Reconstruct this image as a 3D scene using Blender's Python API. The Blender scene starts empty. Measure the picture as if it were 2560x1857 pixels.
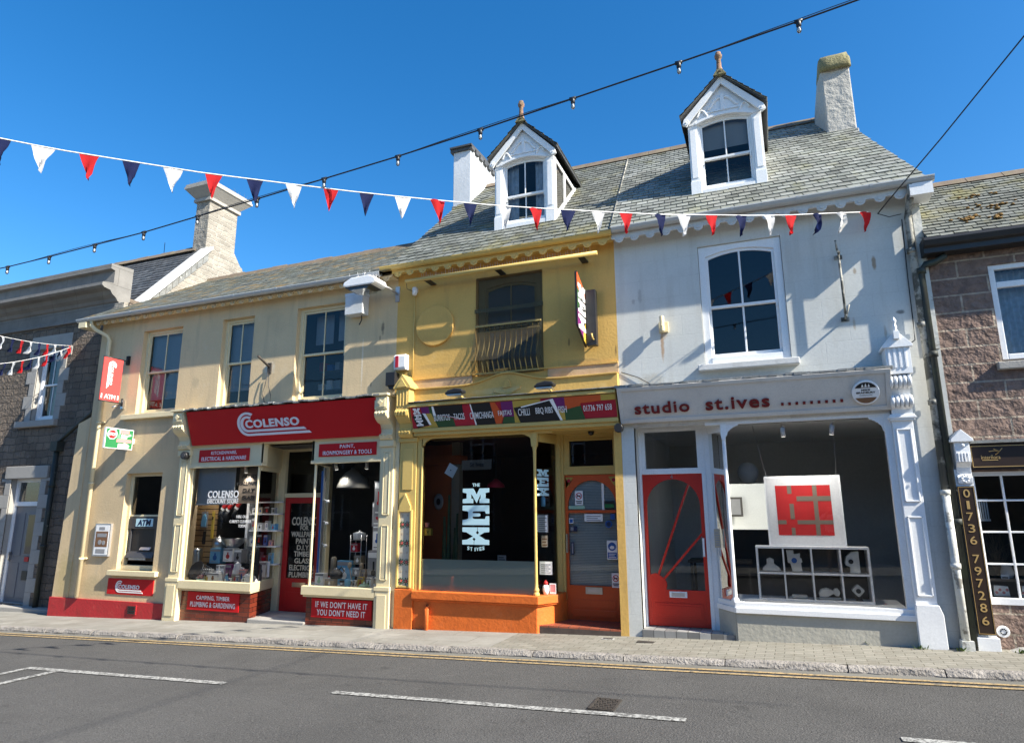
import bpy, bmesh, math, random
from mathutils import Vector, Matrix
random.seed(7)
R=math.radians
S=bpy.context.scene
C=S.collection
def GZ(x): return 0.0275*x          # the street climbs gently to the right
# ------------------------------------------------------------------ materials
MATS={}
def mat(name,col,rough=.7,var=.12,vs=2.5,bump=.15,bs=45,stains=(),streak=None,spec=.4,metal=0,brick=None,island=None,bumpd=.01,fine=.06,marks=()):
    m=bpy.data.materials.new(name); m.use_nodes=True; MATS[name]=m
    nt=m.node_tree; N=nt.nodes; L=nt.links
    p=N['Principled BSDF']; p.inputs['Roughness'].default_value=rough
    p.inputs['Specular IOR Level'].default_value=spec; p.inputs['Metallic'].default_value=metal
    g=N.new('ShaderNodeNewGeometry'); pos=g.outputs['Position']
    def noise(sc,det=4,vec=None,rg=.55):
        n=N.new('ShaderNodeTexNoise'); n.inputs['Scale'].default_value=sc; n.inputs['Detail'].default_value=det
        n.inputs['Roughness'].default_value=rg; L.new(vec or pos,n.inputs['Vector']); return n.outputs['Fac']
    def rng(v,a,b,c=0,d=1):
        n=N.new('ShaderNodeMapRange'); n.inputs[1].default_value=a; n.inputs[2].default_value=b
        n.inputs[3].default_value=c; n.inputs[4].default_value=d; L.new(v,n.inputs[0]); return n.outputs[0]
    def mix(f,a,b,bl='MIX'):
        n=N.new('ShaderNodeMix'); n.data_type='RGBA'; n.blend_type=bl
        if hasattr(f,'links'): L.new(f,n.inputs[0])
        else: n.inputs[0].default_value=f
        for i,s in ((6,a),(7,b)):
            if hasattr(s,'links'): L.new(s,n.inputs[i])
            else: n.inputs[i].default_value=(*s[:3],1)
        return n.outputs[2]
    def mul(c,f):   # colour times value
        n=N.new('ShaderNodeVectorMath'); n.operation='SCALE'
        if hasattr(c,'links'): L.new(c,n.inputs[0])
        else: n.inputs[0].default_value=c[:3]
        L.new(f,n.inputs['Scale']); return n.outputs[0]
    c=col; h=None
    if brick:
        comb=N.new('ShaderNodeCombineXYZ'); sep=N.new('ShaderNodeSeparateXYZ'); L.new(pos,sep.inputs[0])
        if brick.get('pl','xz')=='xz':
            ad=N.new('ShaderNodeMath'); L.new(sep.outputs[0],ad.inputs[0]); L.new(sep.outputs[1],ad.inputs[1])
            L.new(ad.outputs[0],comb.inputs[0]); L.new(sep.outputs[2],comb.inputs[1])
        else:
            L.new(sep.outputs[0],comb.inputs[0]); L.new(sep.outputs[1],comb.inputs[1])
        v=comb.outputs[0]
        mp=N.new('ShaderNodeMapping'); L.new(v,mp.inputs[0]); mp.inputs['Location'].default_value=brick.get('off',(0,0,0)); mp.inputs['Rotation'].default_value=(0,0,brick.get('rot',0)); v=mp.outputs[0]
        if brick.get('wob'):
            nn=N.new('ShaderNodeTexNoise'); nn.inputs['Scale'].default_value=brick.get('wobs',3); L.new(v,nn.inputs['Vector'])
            a=N.new('ShaderNodeVectorMath'); a.operation='SUBTRACT'; L.new(nn.outputs['Color'],a.inputs[0]); a.inputs[1].default_value=(.5,.5,.5)
            b=N.new('ShaderNodeVectorMath'); b.operation='SCALE'; L.new(a.outputs[0],b.inputs[0]); b.inputs['Scale'].default_value=brick['wob']
            d=N.new('ShaderNodeVectorMath'); L.new(b.outputs[0],d.inputs[0]); L.new(v,d.inputs[1]); v=d.outputs[0]
        bt=N.new('ShaderNodeTexBrick'); L.new(v,bt.inputs['Vector'])
        bt.inputs['Scale'].default_value=1; bt.inputs['Brick Width'].default_value=brick['w']; bt.inputs['Row Height'].default_value=brick['h']
        bt.inputs['Mortar Size'].default_value=brick.get('m',.008); bt.inputs['Mortar Smooth'].default_value=brick.get('ms',.2)
        bt.offset=brick.get('o',.5); bt.squash=brick.get('sq',1); bt.squash_frequency=2
        bt.inputs['Color1'].default_value=(*col,1); bt.inputs['Color2'].default_value=(*brick.get('c2',col),1); bt.inputs['Mortar'].default_value=(*brick.get('mc',(.3,.28,.25)),1)
        bt.inputs['Bias'].default_value=brick.get('bias',0)
        c=bt.outputs['Color']; inv=N.new('ShaderNodeMath'); inv.operation='SUBTRACT'; inv.inputs[0].default_value=1; L.new(bt.outputs['Fac'],inv.inputs[1]); h=inv.outputs[0]
    if island:
        cr=N.new('ShaderNodeValToRGB'); L.new(g.outputs['Random Per Island'],cr.inputs[0])
        els=cr.color_ramp.elements
        for i,cc in enumerate(island):
            t=i/(len(island)-1)
            e=els[0] if i==0 else (els[-1] if i==len(island)-1 else els.new(t)); e.position=t; e.color=(*cc,1)
        c=cr.outputs[0]
    c=mul(c,rng(noise(vs,5),.25,.75,1-var,1+var))
    if fine: c=mul(c,rng(noise(bs*1.7,3),.25,.75,1-fine,1+fine))
    for (sc,ss,lo,hi,amt) in stains:
        c=mix(rng(noise(ss,6,rg=.65),lo,hi,0,amt),c,sc)
    if streak:
        sc,ss,lo,hi,amt=streak
        mp=N.new('ShaderNodeMapping'); L.new(pos,mp.inputs[0]); mp.inputs['Scale'].default_value=(1,1,.12)
        c=mix(rng(noise(ss,5,mp.outputs[0]),lo,hi,0,amt),c,sc)
    if marks:      # individual stains at their own places on the wall
        sp=N.new('ShaderNodeSeparateXYZ'); L.new(pos,sp.inputs[0]); nz0=noise(14,5,rg=.7)
        def mth(op,a,b):
            n=N.new('ShaderNodeMath'); n.operation=op
            for i,s in ((0,a),(1,b)):
                if hasattr(s,'links'): L.new(s,n.inputs[i])
                else: n.inputs[i].default_value=s
            return n.outputs[0]
        for (mx_,mz_,rx,rz,sc,amt) in marks:
            dx=mth('DIVIDE',mth('SUBTRACT',sp.outputs[0],mx_),rx); dz=mth('DIVIDE',mth('SUBTRACT',sp.outputs[2],mz_),rz)
            dd=mth('ADD',mth('MULTIPLY',dx,dx),mth('MULTIPLY',dz,dz)); dd=mth('ADD',dd,mth('MULTIPLY',mth('SUBTRACT',nz0,.5),2.2))
            c=mix(rng(dd,.2,1.1,amt,0),c,sc)
    L.new(c,p.inputs['Base Color'])
    if bump:
        nz=noise(bs,5)
        if h is not None:
            a=N.new('ShaderNodeMath'); a.operation='MULTIPLY_ADD'; L.new(nz,a.inputs[0]); a.inputs[1].default_value=brick.get('nb',.5); L.new(h,a.inputs[2]); nz=a.outputs[0]
        b=N.new('ShaderNodeBump'); b.inputs['Strength'].default_value=bump; b.inputs['Distance'].default_value=bumpd
        L.new(nz,b.inputs['Height']); L.new(b.outputs[0],p.inputs['Normal'])
    return m
DIRT=(.10,.09,.07)
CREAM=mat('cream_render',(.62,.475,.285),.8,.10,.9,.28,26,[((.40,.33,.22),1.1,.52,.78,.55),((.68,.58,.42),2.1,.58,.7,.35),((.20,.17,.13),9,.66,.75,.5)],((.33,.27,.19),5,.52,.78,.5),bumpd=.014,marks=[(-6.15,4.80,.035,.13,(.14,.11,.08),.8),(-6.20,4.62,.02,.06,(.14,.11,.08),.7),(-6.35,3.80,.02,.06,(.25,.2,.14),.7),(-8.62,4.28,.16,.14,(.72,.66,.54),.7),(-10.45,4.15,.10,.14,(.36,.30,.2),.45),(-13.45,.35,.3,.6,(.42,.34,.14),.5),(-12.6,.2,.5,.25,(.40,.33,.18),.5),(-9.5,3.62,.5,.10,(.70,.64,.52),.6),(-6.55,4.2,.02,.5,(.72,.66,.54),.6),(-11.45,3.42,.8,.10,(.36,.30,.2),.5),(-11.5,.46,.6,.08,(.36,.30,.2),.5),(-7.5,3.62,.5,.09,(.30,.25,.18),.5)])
CTRIM=mat('cream_gloss_paint',(.70,.60,.38),.45,.06,2,.12,30,[((.42,.36,.25),6,.66,.8,.4)])
WTRIM=mat('white_gloss_paint',(.78,.79,.80),.4,.05,2,.12,30,[((.42,.42,.40),7,.66,.82,.4)])
WPAINT=mat('weathered_white_paint',(.58,.58,.57),.6,.08,3,.25,25,[((.30,.29,.26),5,.56,.75,.55)],((.3,.3,.27),6,.55,.8,.4))
YEL=mat('ochre_render',(.63,.39,.108),.78,.10,1,.28,24,[((.42,.25,.08),1.4,.52,.8,.5),((.70,.50,.22),2.2,.6,.7,.35),((.22,.15,.06),9,.67,.76,.5)],((.34,.22,.08),5,.54,.8,.45),bumpd=.014,marks=[(-2.75,4.2,.02,.07,(.16,.1,.04),.7),(-2.02,4.0,.015,.10,(.16,.1,.04),.7),(-5.1,4.02,.4,.05,(.42,.28,.1),.5),(-3.9,3.5,.5,.06,(.70,.52,.25),.5),(-2.5,3.85,.4,.08,(.40,.26,.1),.5)])
YTRIM=mat('ochre_gloss_paint',(.60,.425,.135),.5,.07,2,.15,30,[((.36,.26,.12),6,.63,.8,.4)])
YDARK=mat('olive_ochre_paint',(.24,.185,.075),.6,.08,2,.15,30)
ORANGE=mat('orange_masonry_paint',(.66,.145,.022),.6,.14,1.5,.45,22,[((.42,.09,.02),4,.52,.75,.5),((.74,.26,.09),3,.58,.7,.45),((.16,.10,.06),14,.68,.74,.7)],((.34,.10,.03),6,.56,.75,.45),bumpd=.014)
ODOOR=mat('orange_door_paint',(.62,.10,.02),.4,.08,2,.1,30)
RED=mat('red_plinth_paint',(.42,.022,.026),.6,.14,2,.45,20,[((.22,.025,.02),4,.5,.72,.6),((.50,.12,.08),5,.58,.7,.4),((.2,.12,.09),13,.68,.74,.6)],bumpd=.014)
RDOOR=mat('red_door_paint',(.42,.018,.018),.4,.08,2,.1,30)
SDOOR=mat('scarlet_door_paint',(.52,.028,.016),.4,.08,2,.12,30)
SIGNRED=mat('red_sign_board',(.50,.010,.014),.5,.05,1,.03,20,spec=.2,fine=.02)
GREYW=mat('pale_grey_render',(.565,.575,.55),.8,.07,1,.22,22,[((.40,.40,.36),1.3,.54,.8,.45),((.22,.18,.13),8,.69,.76,.55)],((.36,.34,.29),4.5,.54,.8,.5),bumpd=.014,
   brick=dict(w=.62,h=.30,m=.004,ms=.6,mc=(.50,.51,.49),nb=.5,off=(.1,.07,0)),marks=[(-1.325,4.0,.028,.26,(.42,.24,.11),.75),(-1.29,4.16,.05,.08,(.45,.27,.13),.5),(1.52,4.86,.03,.12,(.24,.16,.09),.8),(1.28,4.78,.025,.05,(.3,.22,.14),.7),(-1.62,4.80,.035,.12,(.33,.33,.32),.6),(-1.72,4.72,.03,.05,(.33,.33,.32),.6),(1.75,4.15,.06,.03,(.12,.12,.12),.8),(1.20,4.05,.02,.10,(.36,.29,.2),.6),(-.2,3.45,.7,.10,(.38,.37,.33),.5),(-1.5,3.5,.2,.12,(.42,.38,.30),.5),(1.55,3.9,.02,.10,(.32,.25,.17),.6)])
GREYB=mat('grey_cream_render',(.40,.385,.33),.85,.1,2,.4,18,[((.28,.27,.24),3,.58,.8,.4)],bumpd=.015)
FASC=mat('grubby_white_board',(.60,.565,.52),.6,.08,1.5,.1,30,[((.30,.29,.27),3.2,.54,.8,.45),((.22,.2,.17),11,.66,.78,.35)])
LEAD=mat('lead_flashing',(.20,.205,.20),.6,.25,5,.4,18,[((.55,.55,.52),7,.58,.68,.8),((.07,.075,.055),9,.54,.68,.7)])
GUTW=mat('grey_white_plastic',(.44,.455,.46),.45,.08,3,.1,30,[((.30,.30,.27),6,.58,.8,.45)])
SLG=[(.11,.115,.092),(.17,.182,.145),(.21,.222,.18),(.145,.15,.12),(.25,.262,.22),(.185,.19,.152),(.2,.215,.168)]
SLATE_S=mat('green_grey_slate',(.2,.2,.2),.55,.22,1.0,.3,35,[((.20,.19,.07),2.0,.56,.72,.5),((.07,.07,.06),1.6,.52,.75,.6),((.42,.43,.40),6,.62,.72,.5)],island=[(c[0]*1.2,c[1]*1.18,c[2]*1.3) for c in SLG])
SLATE_M=mat('mossy_slate',(.2,.2,.2),.7,.2,1.2,.3,35,[((.22,.19,.045),1.7,.52,.68,.55),((.04,.042,.04),2.4,.55,.75,.5),((.28,.28,.25),7,.65,.75,.45)],island=[(c[0]*.8,c[1]*.8,c[2]*.88) for c in SLG])
SLATE_C=mat('lichen_covered_slate',(.2,.2,.2),.8,.2,1.5,.4,30,[((.30,.18,.04),3.2,.52,.62,.65),((.13,.13,.085),1.2,.45,.7,.5),((.05,.05,.045),5,.6,.75,.5)],island=[(c[0]*.58,c[1]*.6,c[2]*.66) for c in SLG])
SLATE_D=mat('dark_slate',(.06,.065,.07),.6,.2,2,.3,35,[((.2,.2,.19),6,.62,.72,.5)],island=[(.045,.05,.055),(.08,.085,.09),(.06,.062,.065),(.10,.105,.11)])
RIDGE=mat('old_clay_ridge_tile',(.15,.115,.085),.85,.25,4,.4,25,[((.2,.19,.1),5,.5,.7,.6)])
TERRA=mat('weathered_terracotta',(.30,.17,.11),.9,.3,9,.8,30,[((.12,.10,.06),12,.45,.65,.85)],bumpd=.02)
CEMENT=mat('roughcast_cement',(.38,.37,.345),.9,.15,1.5,.8,8,[((.30,.29,.26),3,.55,.75,.5)],bumpd=.05)
CHIMW=mat('white_painted_chimney',(.62,.64,.67),.8,.08,1.5,.3,20,[((.40,.42,.45),1.3,.5,.8,.5)])
MOSS=mat('moss_and_lichen',(.20,.185,.10),.95,.25,6,.7,25,[((.14,.12,.06),7,.5,.7,.6)],bumpd=.03)
GRAN=mat('squared_granite_rubble',(.20,.155,.118),.9,.3,2,1,14,[((.10,.09,.08),4,.5,.75,.5),((.30,.27,.23),7,.6,.75,.5)],bumpd=.05,brick=dict(w=.40,h=.17,m=.010,ms=.5,mc=(.075,.065,.055),c2=(.13,.105,.083),wob=.10,wobs=3.5,nb=1.4,sq=.6))
ASHL=mat('dressed_granite',(.19,.18,.17),.85,.15,3,.4,40,[((.11,.105,.10),2,.5,.75,.55)],bumpd=.012,brick=dict(w=.85,h=.42,m=.006,mc=(.12,.115,.105),c2=(.2,.195,.185)))
ASHL2=mat('pale_granite_quoin',(.34,.325,.30),.85,.15,3,.4,40,[((.18,.17,.16),3,.5,.75,.5)],bumpd=.015)
CHST=mat('rubble_chimney_stone',(.31,.285,.245),.9,.18,3,.8,10,[((.22,.2,.17),5,.55,.75,.5)],bumpd=.04,brick=dict(w=.34,h=.13,m=.014,ms=.5,mc=(.40,.375,.33),c2=(.235,.215,.185),wob=.09,wobs=5,nb=1.0))  # the stone's own grey-buff, shared by chimney and gable
BLOCK=mat('rock_faced_brown_block',(.225,.16,.13),.95,.25,7,.8,9,[((.085,.055,.045),13,.5,.7,.6),((.27,.185,.145),16,.58,.72,.6)],bumpd=.06,brick=dict(w=.62,h=.226,m=.012,ms=.15,mc=(.40,.33,.26),c2=(.19,.13,.108),off=(.35,.0,0),nb=1.6))
BRICKG=mat('glazed_red_brown_brick',(.12,.022,.013),.25,.25,4,.25,20,brick=dict(w=.22,h=.075,m=.005,mc=(.035,.014,.01),c2=(.19,.036,.018),nb=.1),spec=.5)
TILEO=mat('orange_quarry_tile',(.36,.10,.05),.55,.2,4,.2,20,brick=dict(pl='xy',w=.15,h=.15,m=.006,mc=(.1,.06,.05),c2=(.28,.075,.04),nb=.1,o=0))
TILEW=mat('black_white_floor_tile',(.42,.42,.41),.5,.15,4,.2,20,brick=dict(pl='xy',w=.15,h=.15,m=.006,mc=(.08,.08,.08),c2=(.12,.12,.12),nb=.1,o=0))
ASPH=mat('asphalt',(.076,.074,.072),.9,.16,.5,1,60,[((.042,.041,.04),.8,.52,.75,.45),((.092,.088,.083),1.7,.52,.78,.55),((.20,.195,.19),70,.56,.66,.6),((.016,.016,.016),60,.55,.66,.7),((.16,.155,.15),34,.59,.68,.5),((.03,.03,.03),30,.6,.68,.5),((.045,.044,.043),.35,.5,.62,.35),((.50,.49,.46),9,.765,.785,.9),((.03,.03,.03),3,.64,.7,.5)],bumpd=.012,fine=.4)
PAVE=mat('worn_pavers',(.255,.24,.205),.9,.12,1.5,.6,50,[((.15,.13,.10),2.5,.5,.75,.6),((.36,.34,.30),4,.58,.75,.5),((.10,.11,.05),7,.64,.75,.6),((.06,.055,.05),16,.7,.74,.7),((.5,.48,.44),14,.745,.77,.8)],bumpd=.012,brick=dict(pl='xy',w=.21,h=.105,m=.005,ms=.3,mc=(.105,.10,.075),c2=(.20,.19,.16),nb=.25,rot=.03,wob=.02,wobs=2))
SLAB=mat('worn_paving_slab',(.27,.26,.235),.9,.14,1.2,.5,40,[((.16,.145,.12),1.7,.46,.72,.65),((.40,.38,.34),3,.56,.74,.55),((.07,.065,.06),15,.7,.74,.7),((.5,.48,.44),13,.75,.775,.8),((.11,.115,.06),6,.64,.76,.5)],bumpd=.012,brick=dict(pl='xy',w=.9,h=.42,m=.006,ms=.4,mc=(.15,.145,.12),c2=(.24,.23,.205),nb=.35,wob=.03,wobs=2))
KERB=mat('granite_kerb',(.27,.25,.23),.9,.2,5,1,30,[((.16,.145,.13),6,.5,.7,.6),((.46,.43,.41),9,.58,.72,.5)],bumpd=.03)
PAINTW=mat('worn_white_road_paint',(.37,.37,.355),.85,.2,4,.5,60,[((.095,.093,.09),26,.44,.56,.9),((.075,.075,.075),4,.66,.74,.6)],bumpd=.004)
PAINTY=mat('worn_yellow_road_paint',(.40,.285,.14),.85,.2,4,.4,60,[((.12,.11,.09),25,.47,.6,.85)],bumpd=.004)
IRON=mat('rusty_cast_iron',(.06,.052,.046),.7,.2,15,.4,40,metal=.3)
BLACK=mat('black_plastic',(.02,.02,.022),.4,.1,5,.05,40)
BLKP=mat('flaking_black_paint',(.03,.034,.03),.6,.2,4,.4,25,[((.35,.34,.30),8,.66,.74,.7),((.05,.07,.04),4,.5,.7,.6)],bumpd=.01)
WHTP=mat('flaking_white_paint',(.62,.62,.58),.7,.12,3,.5,18,[((.10,.09,.075),7,.56,.64,.75),((.30,.28,.23),3,.5,.7,.5)],bumpd=.012)
PIPEM=mat('mouldy_grey_paint',(.34,.33,.29),.8,.2,3,.5,18,[((.035,.036,.03),6,.46,.56,.85)],bumpd=.012)
GOLD=mat('gold_lettering',(.60,.40,.16),.35,.1,10,0,40,metal=.4,fine=0)
BROWNB=mat('dark_brown_sign_board',(.028,.016,.011),.4,.1,4,.04,20)
WHITE=mat('white_vinyl',(.80,.80,.80),.5,.03,3,0,20,fine=0)
PALEBL=mat('pale_blue_vinyl',(.48,.70,.76),.5,.03,3,0,20,fine=0)
LILAC=mat('white_acrylic_letter',(.74,.73,.78),.35,.03,3,0,20,fine=0)
MAROON=mat('maroon_acrylic',(.16,.008,.012),.35,.05,3,0,20,fine=0)
NAVY=mat('navy_print',(.012,.022,.07),.5,.1,3,0,20,fine=0)
STEEL=mat('brushed_steel',(.55,.55,.55),.28,.1,8,.05,60,metal=1)
ALU=mat('anodised_aluminium',(.60,.60,.62),.4,.08,6,.05,60,metal=.8)
CHAR=mat('charcoal_plastic',(.05,.05,.055),.45,.1,5,.05,40)
WOOD=mat('slatwall_board',(.40,.25,.11),.6,.15,4,.3,20,brick=dict(w=3,h=.10,m=.01,mc=(.07,.04,.02),nb=.05))
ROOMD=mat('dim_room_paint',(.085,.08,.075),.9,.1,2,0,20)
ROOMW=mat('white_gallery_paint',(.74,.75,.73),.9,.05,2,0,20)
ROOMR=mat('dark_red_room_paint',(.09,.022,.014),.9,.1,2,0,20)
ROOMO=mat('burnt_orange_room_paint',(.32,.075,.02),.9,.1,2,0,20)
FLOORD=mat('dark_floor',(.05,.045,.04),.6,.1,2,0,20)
BLIND=mat('grey_roller_blind',(.32,.32,.33),.9,.05,3,.05,60)
CURT=mat('blue_white_curtain',(.40,.46,.55),.9,.25,14,.1,20)
GREEN=mat('cactus_skin',(.06,.10,.045),.7,.2,12,.3,30)
def plain(name,col,rough=.55): return mat(name,col,rough,.06,6,.03,40,fine=.03)
PCOL={k:plain('printed_'+k,v) for k,v in dict(red=(.50,.02,.02),blue=(.02,.10,.35),sky=(.15,.40,.62),green=(.02,.19,.06),dkgreen=(.03,.085,.03),yellow=(.58,.40,.05),mustard=(.48,.33,.06),purple=(.16,.015,.13),orange=(.58,.09,.02),crimson=(.40,.012,.03),black=(.012,.012,.013),white=(.88,.88,.87),grey=(.30,.30,.31),pink=(.62,.25,.25),brown=(.20,.10,.05),card=(.46,.38,.28),mint=(.35,.55,.42),khaki=(.25,.22,.17),taupe=(.19,.15,.115)).items()}
FLAGW=mat('white_bunting_cloth',(.80,.80,.80),.9,.03,8,0,20,fine=0)
FLAGR=mat('red_bunting_cloth',(.62,.02,.025),.9,.05,8,0,20,fine=0)
FLAGB=mat('navy_bunting_cloth',(.012,.02,.085),.9,.05,8,0,20,fine=0)
for f in (FLAGW,FLAGR,FLAGB):   # thin cloth lets some light through
    nt=f.node_tree; pr=nt.nodes['Principled BSDF']; tl=nt.nodes.new('ShaderNodeBsdfTranslucent'); mx=nt.nodes.new('ShaderNodeMixShader')
    nt.links.new(pr.inputs['Base Color'].links[0].from_socket,tl.inputs[0]); mx.inputs[0].default_value=.45
    nt.links.new(pr.outputs[0],mx.inputs[1]); nt.links.new(tl.outputs[0],mx.inputs[2]); nt.links.new(mx.outputs[0],nt.nodes['Material Output'].inputs[0])
def glassmat(name,tint=(.97,.985,.98),rough=.015,boost=1.2):
    m=bpy.data.materials.new(name); m.use_nodes=True; nt=m.node_tree; N=nt.nodes; N.clear()
    o=N.new('ShaderNodeOutputMaterial'); t=N.new('ShaderNodeBsdfTransparent'); t.inputs[0].default_value=(*tint,1)
    g=N.new('ShaderNodeBsdfGlossy'); g.inputs['Roughness'].default_value=rough
    f=N.new('ShaderNodeFresnel'); f.inputs['IOR'].default_value=1.5
    k=N.new('ShaderNodeMath'); k.operation='MULTIPLY'; k.inputs[1].default_value=boost; k.use_clamp=True
    x=N.new('ShaderNodeMixShader'); L=nt.links
    L.new(f.outputs[0],k.inputs[0]); L.new(k.outputs[0],x.inputs[0]); L.new(t.outputs[0],x.inputs[1]); L.new(g.outputs[0],x.inputs[2]); L.new(x.outputs[0],o.inputs[0])
    MATS[name]=m; return m
GLASS=glassmat('window_glass')
GLASSD=glassmat('old_dark_glass',(.55,.58,.60),.02,1.5)
def veil(name,col,alpha,rough=.9):
    m=bpy.data.materials.new(name); m.use_nodes=True; nt=m.node_tree; N=nt.nodes; p=N['Principled BSDF']
    p.inputs['Base Color'].default_value=(*col,1); p.inputs['Roughness'].default_value=rough; p.inputs['Alpha'].default_value=alpha; return m
FROST=veil('frosted_window_film',(.66,.70,.58),.80,.6)
NET=veil('bird_netting',(.055,.045,.025),.50)
BULBG=glassmat('clear_bulb_glass',(.9,.9,.88),.02,2.2)
# ------------------------------------------------------------------ mesh builder
WORLD={}
_dg={}
def glyphs(body,bold=0,shear=0,space=1.0):
    key=(body,bold,shear,space)
    if key in _dg: return _dg[key]
    cu=bpy.data.curves.new('lettering','FONT'); cu.body=body; cu.offset=bold; cu.shear=shear; cu.extrude=.05; cu.resolution_u=3; cu.space_character=space; cu.align_x='CENTER'; cu.space_line=1.0
    ob=bpy.data.objects.new('lettering',cu); C.objects.link(ob); bpy.context.view_layer.update()
    me=bpy.data.meshes.new_from_object(ob.evaluated_get(bpy.context.evaluated_depsgraph_get()))
    v=[tuple(q.co) for q in me.vertices]; f=[tuple(q.vertices) for q in me.polygons]
    bpy.data.objects.remove(ob); bpy.data.curves.remove(cu); bpy.data.meshes.remove(me)
    _dg[key]=(v,f); return v,f
class MB:
    def __init__(s,M=None): s.v=[];s.f=[];s.mi=[];s.sm=[];s.M=M
    def a(s,p):
        p=Vector(p); s.v.append(s.M@p if s.M else p); return len(s.v)-1
    def face(s,pts,m=0,sm=False):
        s.f.append([s.a(p) for p in pts]); s.mi.append(m); s.sm.append(sm); return s
    def fi(s,idx,m=0,sm=False): s.f.append(list(idx)); s.mi.append(m); s.sm.append(sm)
    def box(s,x0,x1,y0,y1,z0,z1,m=0):
        i=[s.a(p) for p in ((x0,y0,z0),(x1,y0,z0),(x1,y1,z0),(x0,y1,z0),(x0,y0,z1),(x1,y0,z1),(x1,y1,z1),(x0,y1,z1))]
        for q in ((0,3,2,1),(4,5,6,7),(0,1,5,4),(1,2,6,5),(2,3,7,6),(3,0,4,7)): s.fi([i[k] for k in q],m)
        return s
    def prism(s,poly,ax,a,b,m=0,sm=False):
        mk={'y':lambda p,t:(p[0],t,p[1]),'x':lambda p,t:(t,p[0],p[1]),'z':lambda p,t:(p[0],p[1],t)}[ax]
        i=[s.a(mk(p,a)) for p in poly]; j=[s.a(mk(p,b)) for p in poly]; n=len(poly)
        s.fi(i,m); s.fi(j[::-1],m)
        for k in range(n): s.fi((i[k],j[k],j[(k+1)%n],i[(k+1)%n]),m,sm)
        return s
    def tube(s,pts,r,n=8,m=0,cap=True):
        pts=[Vector(p) for p in pts]; rings=[]
        for k,p in enumerate(pts):
            d=(pts[min(k+1,len(pts)-1)]-pts[max(k-1,0)]).normalized()
            u=d.cross(Vector((0,0,1))); u=d.cross(Vector((0,1,0))) if u.length<.05 else u
            u.normalize(); w=d.cross(u); rr=r[k] if isinstance(r,(list,tuple)) else r
            rings.append([s.a(p+(u*math.cos(t)+w*math.sin(t))*rr) for t in [2*math.pi*q/n for q in range(n)]])
        for A,B in zip(rings,rings[1:]):
            for q in range(n): s.fi((A[q],A[(q+1)%n],B[(q+1)%n],B[q]),m,True)
        if cap: s.fi(rings[0][::-1],m); s.fi(rings[-1],m)
        return s
    def lathe(s,prof,c,n=16,m=0,ax='z',cap=True):
        rings=[]
        for r,h in prof:
            ring=[]
            for q in range(n):
                t=2*math.pi*q/n; a,b=r*math.cos(t),r*math.sin(t)
                ring.append(s.a({'z':(c[0]+a,c[1]+b,c[2]+h),'y':(c[0]+a,c[1]+h,c[2]+b),'x':(c[0]+h,c[1]+a,c[2]+b)}[ax]))
            rings.append(ring)
        for A,B in zip(rings,rings[1:]):
            for q in range(n): s.fi((A[q],A[(q+1)%n],B[(q+1)%n],B[q]),m,True)
        if cap: s.fi(rings[0][::-1],m); s.fi(rings[-1],m)
        return s
    def text(s,body,x,z,w=None,h=None,y=0,m=0,bold=0,shear=0,d=.006,al='C',space=1.0,fn=None):
        v,f=glyphs(body,bold,shear,space)
        xs=[q[0] for q in v]; ys=[q[1] for q in v]; W=max(xs)-min(xs); H=max(ys)-min(ys)
        sx=w/W if w else h/H; sz=h/H if h else w/W
        cx={'C':(max(xs)+min(xs))/2,'L':min(xs),'R':max(xs)}[al]; cz=(max(ys)+min(ys))/2; o=len(s.v)
        for q in v:
            p=(x+(q[0]-cx)*sx, y-(q[2]+.05)/.1*d, z+(q[1]-cz)*sz); s.a(fn(p) if fn else p)
        for q in f: s.fi([o+k for k in q],m)
        return s
    def poly(s,pts,x,z,w,h,y,d=.006,m=0):
        return s.prism([(x+u*w,z+v*h) for u,v in pts],'y',y-d,y,m)
    def build(s,name,mats,parent=None,bevel=0,label=None,cat=None,group=None,kind=None,recalc=True):
        if not isinstance(mats,(list,tuple)): mats=[mats]
        if parent is not None: org=WORLD[parent.name]
        else:
            xs=[p.x for p in s.v]; ys=[p.y for p in s.v]; zs=[p.z for p in s.v]
            org=Vector(((min(xs)+max(xs))/2,(min(ys)+max(ys))/2,min(zs))) if kind!='structure' else Vector((0,0,0))
        me=bpy.data.meshes.new(name); me.from_pydata([tuple(p-org) for p in s.v],[],s.f)
        for mm in mats: me.materials.append(mm)
        me.polygons.foreach_set('material_index',s.mi); me.polygons.foreach_set('use_smooth',s.sm); me.update()
        if recalc:
            bm=bmesh.new(); bm.from_mesh(me); bmesh.ops.recalc_face_normals(bm,faces=bm.faces); bm.to_mesh(me); bm.free()
        o=bpy.data.objects.new(name,me); C.objects.link(o)
        if parent is not None: o.parent=parent
        else: o.location=org
        WORLD[o.name]=org
        if bevel:
            b=o.modifiers.new('bevel','BEVEL'); b.width=bevel; b.segments=2; b.limit_method='ANGLE'
        if label: o['label']=label
        if cat: o['category']=cat
        if group: o['group']=group
        if kind: o['kind']=kind
        return o
def thing(name,label,cat,loc,group=None):
    o=bpy.data.objects.new(name,None); C.objects.link(o); o.location=loc; o.empty_display_size=.2
    WORLD[o.name]=Vector(loc); o['label']=label; o['category']=cat
    if group: o['group']=group
    return o
def copy_tree(o,parent=None,loc=None,label=None):
    c=o.copy(); C.objects.link(c)
    if parent is not None: c.parent=parent
    if loc is not None: c.location=loc
    if label: c['label']=label
    for ch in list(o.children): copy_tree(ch,c)
    return c
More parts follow.
